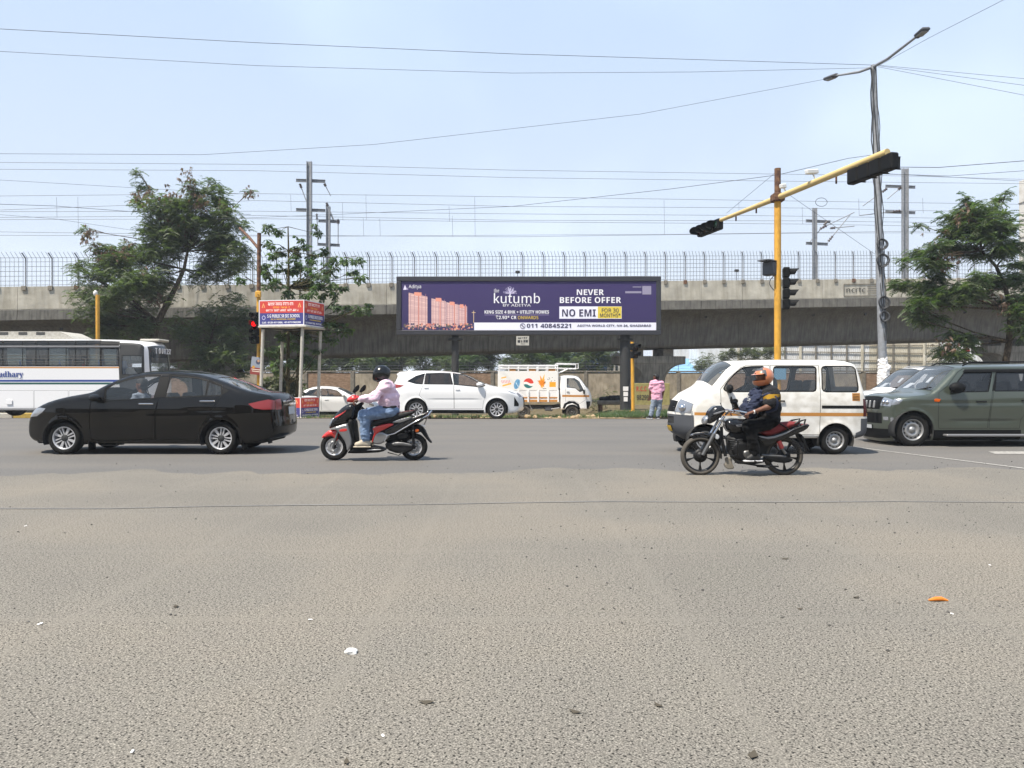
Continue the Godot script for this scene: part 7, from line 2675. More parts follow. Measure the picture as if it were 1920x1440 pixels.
	for x in [x0, x1]:
		mb = MB.new()
		mb.box(Vector3(x, (yl + yt) * 0.5, 0), Vector3(0.04, yt - yl, 1.4), 0.01)
		put("end_board", mb, M.paint_white, o)
	mb = MB.new()
	mb.box(Vector3((x0 + x1) * 0.5, yl + 0.03, 0), Vector3(x1 - x0, 0.06, 1.4), 0.01)
	put("cargo_floor", mb, M.dark_grey, o)
	# rack reaching over the cab
	var r0: Vector2 = L.call(690, 198)
	var r1: Vector2 = L.call(886, 245)
	for zz in [-0.6, 0.6]:
		mb = MB.new()
		mb.tube([Vector3(r0.x, r0.y, zz), Vector3(r1.x, r0.y - 0.02, zz), Vector3(r1.x, r1.y, zz), Vector3(r0.x, r1.y + 0.02, zz)], 0.022, 6)
		mb.tube([Vector3(x1, L.call(0, 290).y, zz), Vector3(L.call(800, 0).x, r1.y, zz)], 0.022, 6)
		put("rack_side", mb, M.paint_white, o)
	for k in 7:
		mb = MB.new()
		mb.tube([Vector3(lerpf(r0.x, r1.x, k / 6.0), r1.y + 0.02, -0.6), Vector3(lerpf(r0.x, r1.x, k / 6.0), r1.y + 0.02, 0.6)], 0.016, 6)
		put("rack_bar", mb, M.paint_white if k % 3 else M.rusty, o)
	# painted pictures on the side
	var iw := 540
	var ih := 174
	var im := Image.create(iw, ih, false, Image.FORMAT_RGB8)
	im.fill(Color(0.86, 0.855, 0.84))
	var q := func(zx: float, zy: float) -> Vector2: return Vector2((zx - 165), (zy - 268))
	# round badge: red, white wave, green-blue
	var cc: Vector2 = q.call(437, 378)
	im_poly(im, circle(cc, 46, 36), Color(0.80, 0.22, 0.16))
	for x in range(-46, 47):
		var hh := sqrt(46.0 * 46.0 - x * x)
		var w0 := -6.0 + 9.0 * sin(x * 0.06)
		var w1 := 16.0 + 9.0 * sin(x * 0.06)
		for y in range(int(-hh), int(hh)):
			if y > w1:
				im.set_pixelv(Vector2i(cc) + Vector2i(x, y), Color(0.12, 0.42, 0.42))
			elif y > w0:
				im.set_pixelv(Vector2i(cc) + Vector2i(x, y), Color(0.90, 0.90, 0.88))
	# water bottle
	im_poly(im, chaikin(PackedVector2Array([q.call(335, 338), q.call(362, 345), q.call(358, 395), q.call(335, 432), q.call(308, 430), q.call(302, 395), q.call(318, 352)]), 2, true), Color(0.38, 0.60, 0.75))
	im_line(im, q.call(322, 370), q.call(345, 410), 8, Color(0.75, 0.85, 0.9))
	im_line(im, q.call(348, 355), q.call(322, 425), 3, Color(0.2, 0.35, 0.55))
	# orange splash
	var rr := RandomNumberGenerator.new()
	rr.seed = 3
	var sc: Vector2 = q.call(560, 375)
	for k in 15:
		var an := -PI * 0.5 + (k - 7) * 0.42 + rr.randf_range(-0.1, 0.1)
		var ln := rr.randf_range(38, 66) if k in [3, 4, 5, 9, 10] else rr.randf_range(60, 92) if absf(k - 7) == 1 else rr.randf_range(28, 60)
		var dv := Vector2(cos(an) * 0.75, sin(an)) * ln
		var nv := Vector2(-dv.y, dv.x).normalized() * 11.0
		im_poly(im, PackedVector2Array([sc + nv, sc + dv * 0.6 + nv * 0.7, sc + dv, sc + dv * 0.5 - nv * 0.6, sc - nv]), [Color(0.88, 0.55, 0.12), Color(0.80, 0.42, 0.10), Color(0.92, 0.66, 0.22)][k % 3])
	im_poly(im, circle(sc, 24, 20), Color(0.86, 0.50, 0.10))
	im_line(im, sc + Vector2(14, 4), sc + Vector2(34, -10), 6, Color(0.22, 0.2, 0.12))
	# square carton, dots, scrawled name
	im.fill_rect(Rect2i(int(q.call(627, 366).x), int(q.call(0, 366).y), 58, 46), Color(0.90, 0.62, 0.12))
	for k in 8:
		im_poly(im, circle(q.call(rr.randf_range(610, 680), rr.randf_range(325, 360)), 3.5, 8), Color(0.25, 0.25, 0.22))
	im_line(im, q.call(190, 330), q.call(235, 320), 12, Color(0.90, 0.68, 0.25))
	for k in 6:
		im_line(im, q.call(192 + k * 14, 350), q.call(200 + k * 14, 378), 5, Color(0.84, 0.42, 0.46))
	im_line(im, q.call(200, 402), q.call(280, 380), 14, Color(0.92, 0.68, 0.22))
	im_line(im, q.call(566, 428), q.call(598, 426), 5, Color(0.3, 0.3, 0.3))
	for sd in [1.0, -1.0]:
		mb = MB.new()
		sheet(mb, x1 - x0 - 0.02, yt - ym - 0.02, Transform3D(Basis(Vector3.UP, 0.0 if sd > 0 else PI), Vector3((x0 + x1) * 0.5, (ym + yt) * 0.5, sd * 0.733)))
		put("painted_picture", mb, M.get("truck_art", null) if M.has("truck_art") else printed("truck_art", im, 0.5), o)

func bus() -> void:
	var zn := 29.5
	var Z := func(a: Array) -> PackedVector2Array: return zp(a, 0, 610, 5.647)
	var wins := []
	# glass panes: upper strip and lower sliding panes
	var xs := [-560, -400, -190, 30, 240, 380, 510, 700, 800, 920, 1060]
	for i in xs.size() - 1:
		wins.append(["upper_pane", Z.call([xs[i] + 4, 164, xs[i + 1] - 4, 164, xs[i + 1] - 4, 214, xs[i] + 4, 214]), "glass_dark"])
		wins.append(["side_window", Z.call([xs[i] + 4, 236, xs[i + 1] - 4, 236, xs[i + 1] - 4, 428, xs[i] + 4, 428]), "glass"])
	wins.append(["side_window", Z.call([1076, 246, 1250, 250, 1250, 428, 1076, 428]), "glass"])
	wins.append(["driver_window", Z.call([1296, 322, 1502, 322, 1502, 500, 1400, 520, 1296, 516]), "glass_front"])
	var o := car({
		"name": "tourist_bus", "label": "long white tourist bus with blue and green stripes behind the black sedan", "category": "bus", "zn": zn, "g": 784.0, "w": 2.4, "cx": 60.0,
		"belt": 690.0, "roof": 640.0, "tumble": 0.12, "low": 0.03, "paint": "paint_bus", "style": "steel_dark", "tyre": 0.26, "faces": 1.0, "edge": 0.09, "cell": 0.16, "shoulder": 0.0,
		"plan_left": Vector2(0.2, 0.05), "plan_right": Vector2(0.5, 0.12), "bulge_left": 0.05, "bulge_right": 0.32, "bulge_top": 0.1, "bulge_power": 2.6,
		"outline": Z.call([-700, 900, -712, 860, -712, 400, -708, 190, -690, 165, -600, 158, 0, 155, 800, 158, 1200, 166, 1360, 176, 1450, 188, 1500, 205, 1522, 235, 1528, 330, 1534, 480, 1546, 640, 1552, 780, 1550, 870, 1540, 900]),
		"wheels": [[-40, 760.3, 23.5, 27.0], [238, 760.3, 23.5, 27.0]],
		"windows": wins,
		"panels": [["window_band", Z.call([-720, 160, 1262, 164, 1262, 436, -720, 436]), "black_plastic", 0.001], ["driver_door", Z.call([1266, 182, 1400, 186, 1480, 196, 1518, 216, 1524, 400, 1530, 560, 1530, 880, 1270, 880]), "dark_grey", 0.001], ["ochre_line", Z.call([-720, 440, 1262, 440, 1262, 454, -720, 454]), "print_orange", 0.001], ["blue_stripe", Z.call([-720, 576, 1266, 576, 1266, 598, -720, 598]), "print_blue", 0.001], ["green_stripe", Z.call([-720, 605, 1266, 605, 1266, 626, -720, 626]), "print_green", 0.001]],
		"doors": [Z.call([360, 690, 718, 690, 718, 880, 360, 880]), Z.call([-340, 690, 350, 690, 350, 880, -340, 880]), Z.call([728, 690, 1040, 690, 1040, 880, 728, 880])],
		"caps": [["rear_panel", "paint_bus", Z.call([-700, 900])[0], 1.0], ["roof", "paint_bus", Z.call([-700, 180])[0], 1.0], ["windscreen", "glass_front", Z.call([1518, 228])[0], 0.88], ["front_panel", "paint_bus", Z.call([1537, 500])[0], 1.0]],
		"features": [["headlamp", "lamp_clear", Z.call([1551, 800])[0], Z.call([1551, 740])[0], 0.66, 0.92, 0.006]],
		"seats": []})
	var s := F / zn
	var gx := px(60, 0, zn).x
	var gy0 := H - 64.0 / F * zn
	var L := func(zx: float, zy: float) -> Vector2:
		var p: Vector2 = Z.call([zx, zy])[0]
		var q := px(p.x, p.y, zn)
		return Vector2(q.x - gx, q.y - gy0)
	var mb: MB
	for y in [318, 352, 386, 410]:
		mb = MB.new()
		var a: Vector2 = L.call(-700, y)
		var b: Vector2 = L.call(1256, y)
		mb.tube([Vector3(a.x, a.y, 1.2), Vector3(b.x, b.y, 1.2)], 0.011, 6)
		put("window_bar", mb, M.steel_rim_dark, o)
	mb = MB.new()
	var ra: Vector2 = L.call(-700, 224)
	var rb: Vector2 = L.call(1256, 226)
	mb.box(Vector3((ra.x + rb.x) * 0.5, ra.y, 1.135), Vector3(rb.x - ra.x, 0.06, 0.02), 0.004)
	put("window_rail", mb, M.silver_plastic, o)
	# half drawn inner panes and curtains
	for d in [[50, 250, 232, 430], [500, 700, 236, 430], [925, 1040, 240, 430], [1080, 1210, 246, 430]]:
		mb = MB.new()
		var a: Vector2 = L.call(d[0], d[2])
		var b: Vector2 = L.call(d[1], d[3])
		mb.box(Vector3((a.x + b.x) * 0.5, (a.y + b.y) * 0.5, 1.05), Vector3(b.x - a.x, a.y - b.y, 0.01), 0.0)
		put("sliding_pane", mb, mat("pane_pale", Color(0.42, 0.47, 0.47, 0.55), 0.2), o)
		(M.pane_pale as StandardMaterial3D).transparency = BaseMaterial3D.TRANSPARENCY_ALPHA
	for k in 13:
		var pg := PackedVector2Array()
		var c: Vector2 = L.call(-620 + k * 140, 430)
		for q in [[0.05, -0.7], [0.5, -0.65], [0.5, -0.45], [0.06, -0.45], [-0.08, 0.25], [-0.2, 0.28], [-0.12, -0.4]]:
			pg.append(Vector2(c.x + q[0], c.y + q[1]))
		for zz in [0.65, -0.65]:
			put("seat", puff(pg.duplicate(), zz, 0.42, 0.06, 0.16), M.seat_cloth if k % 3 else M.cloth_blue, o)
	# roof units
	mb = MB.new()
	var c0: Vector2 = L.call(-560, 72)
	var c1: Vector2 = L.call(560, 72)
	var c2: Vector2 = L.call(720, 148)
	var base: float = L.call(0, 160).y
	mb.prism(PackedVector2Array([Vector2(c0.x - 0.4, base), Vector2(c2.x, base), Vector2(c2.x - 0.2, lerpf(base, c1.y, 0.45)), Vector2(c1.x, c1.y), Vector2(c0.x, c0.y)]), Transform3D(Basis.IDENTITY, Vector3(0, 0.06, 0)), -0.75, 0.75)
	var ac := put("roof_unit", mb, M.kerb_white, o)
	for x in [-300, -90, 115, 305]:
		for y in [86, 102]:
			mb = MB.new()
			var a: Vector2 = L.call(x, y)
			mb.box(Vector3(a.x + 0.18, a.y + 0.06, 0.751), Vector3(0.36, 0.05, 0.02), 0.008)
			put("vent_slot", mb, M.dark_grey, ac)
	mb = MB.new()
	var v0: Vector2 = L.call(1370, 158)
	var v1: Vector2 = L.call(1560, 158)
	mb.box(Vector3((v0.x + v1.x) * 0.5, v0.y + 0.06, -0.15), Vector3(0.8, 0.1, 0.9), 0.03)
	put("roof_hatch", mb, M.kerb_white, o)
	# lettering
	var n0: Vector2 = L.call(48, 526)
	words(o, "name_lettering", "Chaudhary", 1.48, 0.30, Transform3D(Basis.IDENTITY, Vector3(n0.x, n0.y, 1.212)), M.print_blue, true, true)
	var f0: Vector2 = L.call(1526, 262)
	var tl := "TOURIST"
	for i in 7:
		var t := 0.62 - 0.2 * i
		var bulge := 0.32 * (1.0 - pow(absf(t) / 1.1, 2.6)) + 0.02
		words(o, "front_lettering", tl[i], 0.13, 0.22, Transform3D(Basis(Vector3(0, 0, -1), Vector3.UP, Vector3(1, 0, 0)), Vector3(f0.x + bulge - 0.06, f0.y, t)), M.print_white)
	mb = MB.new()
	var fl: Vector2 = L.call(98, 812)
	mb.box(Vector3(fl.x, fl.y, 1.2), Vector3(0.24, 0.19, 0.02), 0.01)
	put("fuel_flap", mb, M.paint_bus, o)

# ---------------------------------------------------------------- two-wheelers
var bx0 := 0.0
var by0 := 0.0
var bz := 10.0
var box_ := Vector2.ZERO
var bf := 1.0

func bp(zx: float, zy: float, z := 0.0) -> Vector3:     # point of a two-wheeler from the enlarged view
	var p := px(box_.x + zx / bf, box_.y + zy / bf, bz)
	return Vector3(p.x - bx0, p.y - by0, z)

func bpoly(a: Array) -> PackedVector2Array:
	var r := PackedVector2Array()
	for i in range(0, a.size(), 2):
		var p := bp(a[i], a[i + 1])
		r.append(Vector2(p.x, p.y))
	return r

func bpuff(o: Node3D, called: String, a: Array, z: float, ht: float, r: float, m: String, c := 0.035) -> MeshInstance3D:
	return put(called, puff(bpoly(a), z, ht, r, c), M[m], o)

func btube(o: Node3D, called: String, pts: Array, r: float, m: String) -> MeshInstance3D:
	var mb := MB.new()
	var p := []
	for q in pts:
		p.append(bp(q[0], q[1], q[2] if q.size() > 2 else 0.0))
	mb.tube(p, r, 9)
	return put(called, mb, M[m], o)

func two_wheelers() -> void:
	# ---- scooter
	bz = 12.24; box_ = Vector2(590, 675); bf = 7.2
	var c := px(700, 863, bz)
	bx0 = c.x; by0 = 0.0
	var o := thing("scooter", "red grey and black scooter ridden by the person in a pink shirt", "scooter", Vector3(c.x, 0, -bz))
	var fw := bp(270, 1170)
	var rw := bp(1340, 1165)
	wheel(o, Vector3(fw.x, 0.226, 0), 0.226, 0.10, "scooter", true, 0.2)
	wheel(o, Vector3(rw.x, 0.222, 0), 0.222, 0.11, "scooter", true, 0.7)
	bpuff(o, "front_fender", [92, 1056, 130, 1000, 220, 935, 300, 942, 352, 975, 335, 1040, 312, 1092, 280, 1085, 255, 1032, 180, 1042], 0, 0.075, 0.05, "paint_red")
	bpuff(o, "front_cowl", [205, 930, 230, 840, 300, 730, 400, 625, 520, 575, 560, 600, 560, 700, 540, 800, 480, 800, 470, 850, 400, 862, 300, 892], 0, 0.15, 0.08, "paint_bike")
	bpuff(o, "headlamp", [212, 900, 226, 845, 270, 775, 290, 780, 262, 840, 240, 890], 0, 0.155, 0.05, "lamp_clear")
	for s in [1.0, -1.0]:
		bpuff(o, "leg_shield_panel", [285, 908, 440, 857, 476, 857, 505, 960, 542, 1100, 502, 1200, 468, 1225, 450, 1110, 385, 1015, 340, 952], s * 0.15, 0.035, 0.03, "paint_silver")
		bpuff(o, "cowl_stripe", [295, 765, 350, 735, 462, 660, 455, 692, 360, 765, 300, 785], s * 0.125, 0.03, 0.02, "paint_red")
		bpuff(o, "panel_marking", [365, 945, 385, 922, 470, 915, 474, 950, 380, 962], s * 0.178, 0.01, 0.006, "paint_red")
	bpuff(o, "leg_shield", [470, 800, 545, 800, 560, 900, 585, 1140, 520, 1215, 500, 1200, 545, 1100, 500, 930], 0, 0.19, 0.04, "black_plastic")
	bpuff(o, "steering_cover", [400, 745, 540, 620, 640, 560, 652, 600, 590, 720, 560, 800, 500, 820, 440, 820], 0, 0.06, 0.05, "black_plastic")
	bpuff(o, "headset", [443, 545, 470, 500, 540, 462, 600, 488, 645, 512, 620, 548, 530, 578, 452, 566], 0, 0.13, 0.07, "paint_red")
	bpuff(o, "headset_rim", [462, 585, 540, 582, 552, 622, 420, 762, 398, 742, 520, 622], 0, 0.11, 0.05, "paint_silver")
	for s in [1.0, -1.0]:
		btube(o, "handlebar", [[590, 520, s * 0.1], [610, 530, s * 0.24], [620, 535, s * 0.34]], 0.016, "black_plastic")
		btube(o, "brake_lever", [[575, 540, s * 0.16], [590, 560, s * 0.32]], 0.007, "engine_alloy")
		btube(o, "mirror_stem", [[580, 500, s * 0.2], [590, 455, s * 0.24], [588, 430, s * 0.25]], 0.006, "black_plastic")
		bpuff(o, "mirror", [556, 442, 566, 400, 615, 340, 645, 330, 652, 388, 612, 432], s * 0.27, 0.018, 0.016, "black_plastic", 0.02)
	bpuff(o, "floorboard", [470, 1235, 520, 1190, 720, 1142, 960, 1190, 945, 1232, 720, 1248, 480, 1250], 0, 0.17, 0.03, "black_plastic")
	for s in [1.0, -1.0]:
		bpuff(o, "floor_trim", [708, 1207, 800, 1192, 962, 1194, 830, 1216], s * 0.165, 0.012, 0.008, "paint_silver", 0.03)
		bpuff(o, "lower_panel", [800, 1120, 822, 1000, 910, 958, 1010, 1000, 1045, 1010, 965, 1095, 900, 1132], s * 0.13, 0.03, 0.025, "paint_silver")
		bpuff(o, "side_panel", [788, 912, 990, 850, 1112, 855, 980, 920, 880, 970, 842, 1010, 805, 1112, 788, 1090, 830, 960], s * 0.14, 0.03, 0.025, "paint_red")
		bpuff(o, "tail_panel", [930, 960, 1110, 860, 1330, 772, 1470, 722, 1550, 688, 1420, 862, 1300, 872, 1150, 962, 1000, 1002], s * 0.12, 0.03, 0.025, "paint_bike")
		bpuff(o, "tail_trim", [1060, 832, 1180, 790, 1332, 755, 1320, 778, 1190, 838, 1100, 843], s * 0.15, 0.012, 0.008, "paint_silver", 0.03)
		btube(o, "grab_rail", [[1572, 688, s * 0.06], [1545, 738, s * 0.12], [1330, 850, s * 0.165], [1100, 985, s * 0.165], [1012, 1005, s * 0.165], [962, 1092, s * 0.16]], 0.011, "chrome")
	btube(o, "rear_stay", [[1560, 692, 0.0], [1530, 760, 0.0], [1478, 880, 0.0]], 0.01, "chrome")
	bpuff(o, "seat", [765, 880, 780, 840, 820, 808, 1000, 762, 1150, 702, 1362, 672, 1345, 725, 1150, 802, 1000, 852, 800, 906], 0, 0.14, 0.05, "seat_black")
	bpuff(o, "seat_piping", [800, 806, 1000, 760, 1150, 700, 1355, 672, 1340, 686, 1150, 715, 1000, 775, 820, 818], 0, 0.125, 0.02, "seat_maroon")
	bpuff(o, "body_core", [820, 900, 1000, 850, 1330, 760, 1430, 740, 1400, 850, 1100, 980, 900, 1100, 820, 1120], 0, 0.11, 0.03, "black_plastic")
	bpuff(o, "inner_fender", [960, 1000, 1150, 965, 1300, 880, 1430, 860, 1450, 960, 1390, 985, 1300, 990, 1190, 1090, 1040, 1120, 960, 1110], 0, 0.075, 0.03, "black_plastic")
	bpuff(o, "air_filter", [1118, 1012, 1160, 985, 1282, 978, 1292, 1042, 1240, 1072, 1140, 1072], 0.1, 0.045, 0.03, "black_plastic")
	bpuff(o, "engine", [960, 1105, 1100, 1082, 1330, 1112, 1362, 1152, 1320, 1232, 1150, 1262, 980, 1202], 0.07, 0.06, 0.04, "engine")
	bpuff(o, "engine_cover", [1060, 1110, 1180, 1098, 1330, 1130, 1320, 1160, 1180, 1140, 1070, 1150], 0.13, 0.015, 0.012, "engine_alloy")
	for q in [[1240, 960], [1290, 950], [1340, 945], [1180, 1160], [1260, 1200]]:
		var mb := MB.new()
		mb.ball(bp(q[0], q[1], 0.1), Vector3(0.016, 0.014, 0.02), 8, 6)
		put("engine_bolt", mb, M.engine_alloy, o)
	btube(o, "rear_shock", [[1330, 880, 0.09], [1345, 1130, 0.09]], 0.022, "engine")
	btube(o, "stand", [[1000, 1240, 0.1], [1150, 1275, 0.12], [1230, 1215, 0.12]], 0.01, "black_metal")
	bpuff(o, "exhaust", [1080, 1180, 1300, 1120, 1480, 1060, 1500, 1110, 1300, 1190, 1100, 1230], -0.14, 0.05, 0.05, "black_metal")
	bpuff(o, "rear_mudguard", [1400, 870, 1480, 915, 1532, 1040, 1588, 1118, 1560, 1112, 1490, 1035, 1440, 965, 1370, 935], 0, 0.075, 0.015, "black_plastic")
	bpuff(o, "indicator", [1362, 945, 1380, 925, 1412, 925, 1424, 950, 1405, 970, 1375, 968], 0.11, 0.02, 0.015, "lamp_amber", 0.02)
	bpuff(o, "tail_lamp", [1440, 735, 1520, 700, 1500, 760, 1430, 800], 0, 0.07, 0.03, "lamp_red", 0.03)
	bpuff(o, "number_plate", [1440, 870, 1490, 890, 1495, 900, 1445, 880], 0, 0.06, 0.004, "plate_white", 0.03)
	for s in [1.0, -1.0]:
		btube(o, "fork", [[330, 960, s * 0.07], [255, 1180, s * 0.075]], 0.02, "engine_alloy")

	# ---- motorcycle
	bz = 10.24; box_ = Vector2(1265, 675); bf = 6.4
	c = px(1390, 891, bz)
	bx0 = c.x; by0 = 0.0
	o = thing("motorcycle", "black motorcycle with red seat cover ridden by the person in an orange helmet", "motorcycle", Vector3(c.x, 0, -bz))
	fw = bp(305, 1145)
	rw = bp(1302, 1150)
	wheel(o, Vector3(fw.x, 0.268, 0), 0.268, 0.085, "bike", true, 0.0)
	wheel(o, Vector3(rw.x, 0.266, 0), 0.266, 0.095, "bike", true, 0.1)
	bpuff(o, "front_fender", [186, 905, 230, 878, 330, 868, 420, 888, 492, 950, 548, 1060, 562, 1182, 540, 1184, 520, 1075, 470, 985, 400, 922, 310, 902, 200, 918], 0, 0.06, 0.02, "paint_bike")
	for s in [1.0, -1.0]:
		btube(o, "fork", [[575, 670, s * 0.085], [450, 890, s * 0.085]], 0.018, "chrome")
		btube(o, "fork_leg", [[455, 880, s * 0.085], [318, 1135, s * 0.085]], 0.027, "engine_alloy")
		btube(o, "handlebar", [[590, 655, s * 0.08], [620, 600, s * 0.16], [700, 605, s * 0.28], [770, 622, s * 0.36]], 0.012, "chrome")
		btube(o, "hand_lever", [[610, 620, s * 0.17], [690, 640, s * 0.3], [740, 660, s * 0.36]], 0.006, "engine_alloy")
		bpuff(o, "indicator", [482, 720, 490, 694, 520, 685, 545, 700, 540, 722, 505, 732], s * 0.17, 0.02, 0.018, "lamp_clear", 0.02)
	bpuff(o, "headlamp_cowl", [378, 740, 385, 650, 410, 600, 470, 548, 545, 545, 600, 600, 560, 660, 480, 728, 400, 770], 0, 0.125, 0.07, "paint_bike")
	bpuff(o, "headlamp", [328, 745, 340, 692, 398, 660, 432, 664, 398, 720, 378, 772, 345, 770], 0, 0.10, 0.06, "lamp_clear")
	bpuff(o, "cowl_stripe", [425, 640, 520, 608, 580, 600, 540, 625, 450, 655], 0.118, 0.012, 0.008, "silver_plastic", 0.03)
	bpuff(o, "tank", [590, 760, 600, 722, 640, 702, 770, 698, 850, 738, 890, 800, 862, 862, 740, 882, 640, 872, 592, 800], 0, 0.14, 0.09, "paint_bike")
	for s in [1.0, -1.0]:
		bpuff(o, "tank_marking", [690, 775, 740, 762, 820, 768, 800, 788, 720, 800], s * 0.142, 0.006, 0.004, "silver_plastic", 0.03)
		bpuff(o, "side_panel", [950, 905, 1100, 930, 1200, 900, 1180, 975, 1060, 1032, 1000, 982], s * 0.11, 0.03, 0.02, "paint_bike")
		bpuff(o, "tail_panel", [1080, 925, 1300, 850, 1480, 772, 1590, 762, 1545, 830, 1400, 892, 1200, 972, 1100, 1000], s * 0.10, 0.03, 0.02, "paint_bike")
		bpuff(o, "tail_stripe", [960, 898, 1100, 922, 1300, 862, 1420, 800, 1300, 880, 1110, 945, 990, 922], s * 0.135, 0.008, 0.006, "silver_plastic", 0.03)
		btube(o, "grab_rail", [[1400, 760, s * 0.12], [1450, 730, s * 0.14], [1535, 710, s * 0.1], [1510, 780, s * 0.12], [1350, 850, s * 0.13]], 0.013, "black_metal")
		btube(o, "rear_shock", [[1212, 968, s * 0.12], [1250, 1050, s * 0.12]], 0.032, "seat_red")
		btube(o, "shock_leg", [[1250, 1050, s * 0.12], [1292, 1115, s * 0.12]], 0.02, "engine_alloy")
		btube(o, "swing_arm", [[1020, 1135, s * 0.09], [1305, 1152, s * 0.09]], 0.018, "engine_alloy")
		btube(o, "foot_peg", [[900, 1190, s * 0.1], [900, 1200, s * 0.27]], 0.014, "rubber")
	bpuff(o, "seat", [1005, 862, 1050, 800, 1210, 752, 1470, 733, 1485, 760, 1330, 822, 1200, 882, 1100, 912, 1028, 892], 0, 0.125, 0.05, "seat_red")
	btube(o, "seat_strap", [[1220, 755, 0.13], [1322, 822, 0.13]], 0.008, "black_plastic")
	bpuff(o, "tail_lamp", [1518, 772, 1592, 760, 1552, 842], 0, 0.08, 0.03, "lamp_red", 0.03)
	bpuff(o, "frame_core", [600, 870, 860, 860, 1100, 900, 1250, 880, 1150, 1000, 1060, 1180, 700, 1210, 640, 1100], 0, 0.05, 0.03, "underside")
	bpuff(o, "engine", [640, 1010, 760, 960, 860, 980, 920, 1060, 900, 1190, 760, 1210, 690, 1160], 0, 0.12, 0.05, "engine")
	for k in 6:
		bpuff(o, "cylinder_fin", [640 + k * 4, 960 + k * 20, 790, 940 + k * 20, 792, 950 + k * 20, 642 + k * 4, 970 + k * 20], 0, 0.11, 0.006, "engine_alloy", 0.05)
	bpuff(o, "clutch_cover", [780, 1100, 820, 1070, 900, 1075, 930, 1120, 900, 1170, 810, 1172], 0.12, 0.03, 0.025, "engine_alloy")
	btube(o, "crash_guard", [[560, 930, 0.12], [650, 928, 0.24], [690, 960, 0.26], [690, 1120, 0.24], [640, 1150, 0.12]], 0.012, "black_metal")
	btube(o, "crash_guard", [[560, 930, -0.12], [650, 928, -0.24], [690, 960, -0.26], [690, 1120, -0.24], [640, 1150, -0.12]], 0.012, "black_metal")
	btube(o, "down_tube", [[560, 800, 0.0], [560, 950, 0.03], [600, 1150, 0.04]], 0.022, "black_metal")
	bpuff(o, "chain_cover", [1020, 1150, 1200, 1150, 1385, 1165, 1370, 1215, 1250, 1230, 1050, 1190], 0.10, 0.02, 0.015, "black_plastic")
	btube(o, "exhaust", [[720, 1160, -0.1], [800, 1230, -0.13], [1000, 1235, -0.15], [1420, 1150, -0.17]], 0.035, "engine_alloy")
	btube(o, "centre_stand", [[700, 1215, 0.08], [960, 1255, 0.1], [1215, 1268, 0.1]], 0.012, "black_metal")
	btube(o, "side_stand", [[960, 1265, 0.08], [1100, 1272, 0.12]], 0.014, "black_metal")
	for k in 6:
		btube(o, "saree_guard_bar", [[1360, 960 + k * 26, 0.15], [1420, 985 + k * 24, 0.17], [1512, 990 + k * 22, 0.15]], 0.006, "black_metal")
	btube(o, "saree_guard_frame", [[1350, 930, 0.14], [1420, 1080, 0.16], [1430, 1120, 0.15], [1505, 1095, 0.15], [1512, 980, 0.15], [1480, 900, 0.14]], 0.009, "black_metal")
	bpuff(o, "rear_mudguard", [1470, 870, 1520, 900, 1556, 985, 1608, 1100, 1592, 1106, 1510, 975, 1462, 905], 0, 0.07, 0.015, "black_plastic")
	bpuff(o, "mud_flap", [600, 1165, 690, 1172, 682, 1230, 722, 1305, 622, 1312, 582, 1245, 612, 1240], 0.0, 0.02, 0.012, "concrete_post")
	for s in [1.0, -1.0]:
		btube(o, "mirror_stem", [[655, 606, s * 0.24], [630, 570, s * 0.26], [616, 520, s * 0.28]], 0.006, "black_metal")
	bpuff(o, "mirror", [592, 500, 596, 440, 610, 428, 636, 500, 618, 528], 0.28, 0.016, 0.014, "black_plastic", 0.02)
	bpuff(o, "mirror", [748, 512, 768, 478, 800, 466, 836, 482, 830, 520, 790, 540], -0.28, 0.016, 0.014, "black_plastic", 0.02)
	bpuff(o, "front_number_plate", [455, 905, 470, 880, 505, 890, 515, 930, 480, 950], 0, 0.10, 0.004, "plate_white", 0.04)
	btube(o, "phone_mount", [[690, 600, 0.0], [710, 580, 0.0]], 0.012, "black_plastic")
	var ph := put("mobile_phone", puff(bpoly([680, 500, 730, 494, 768, 582, 722, 592]), 0, 0.035, 0.008, 0.03, 0), M.visor)
	ph.position = o.position
	tag(ph, "dark mobile phone clipped to the motorcycle handlebar", "phone")

# ---------------------------------------------------------------- people
func hand_bones(wr: Vector3, dir: Vector3, across: Vector3, curl: Vector3, k: float, thumb_side: float, bend: float) -> Array:
	dir = dir.normalized()
	across = (across - dir * across.dot(dir)).normalized()
	var b := []
	var lens := [0.90, 1.0, 0.94, 0.76]
	for i in 4:
		var off := across * (0.032 - 0.0213 * i) * k * thumb_side
		var kn := wr + dir * 0.085 * k + off
		b.append([wr + off * 0.5, kn, 0.015 * k, 0.0115 * k])
		var p := kn
		var a := 0.0
		var seg: float = 0.033 * k * lens[i]
		for j in 3:
			a += bend * (0.8 if j == 0 else 1.0)
			var d := dir * cos(a) + curl * sin(a)
			var q: Vector3 = p + d * seg * (1.0 - 0.16 * j)
			b.append([p, q, (0.0098 - 0.0008 * j) * k, (0.0092 - 0.0009 * j) * k])
			p = q
	var t0 := wr + dir * 0.03 * k + across * 0.03 * k * thumb_side
	var t1 := t0 + (dir * 0.7 + across * thumb_side * 0.6 + curl * 0.3).normalized() * 0.036 * k
	var t2 := t1 + (dir * 0.8 + curl * 0.6).normalized() * 0.03 * k
	b.append([wr + dir * 0.012 * k, t0, 0.016 * k, 0.013 * k])
	b.append([t0, t1, 0.013 * k, 0.011 * k])
	b.append([t1, t2, 0.011 * k, 0.009 * k])
	return b

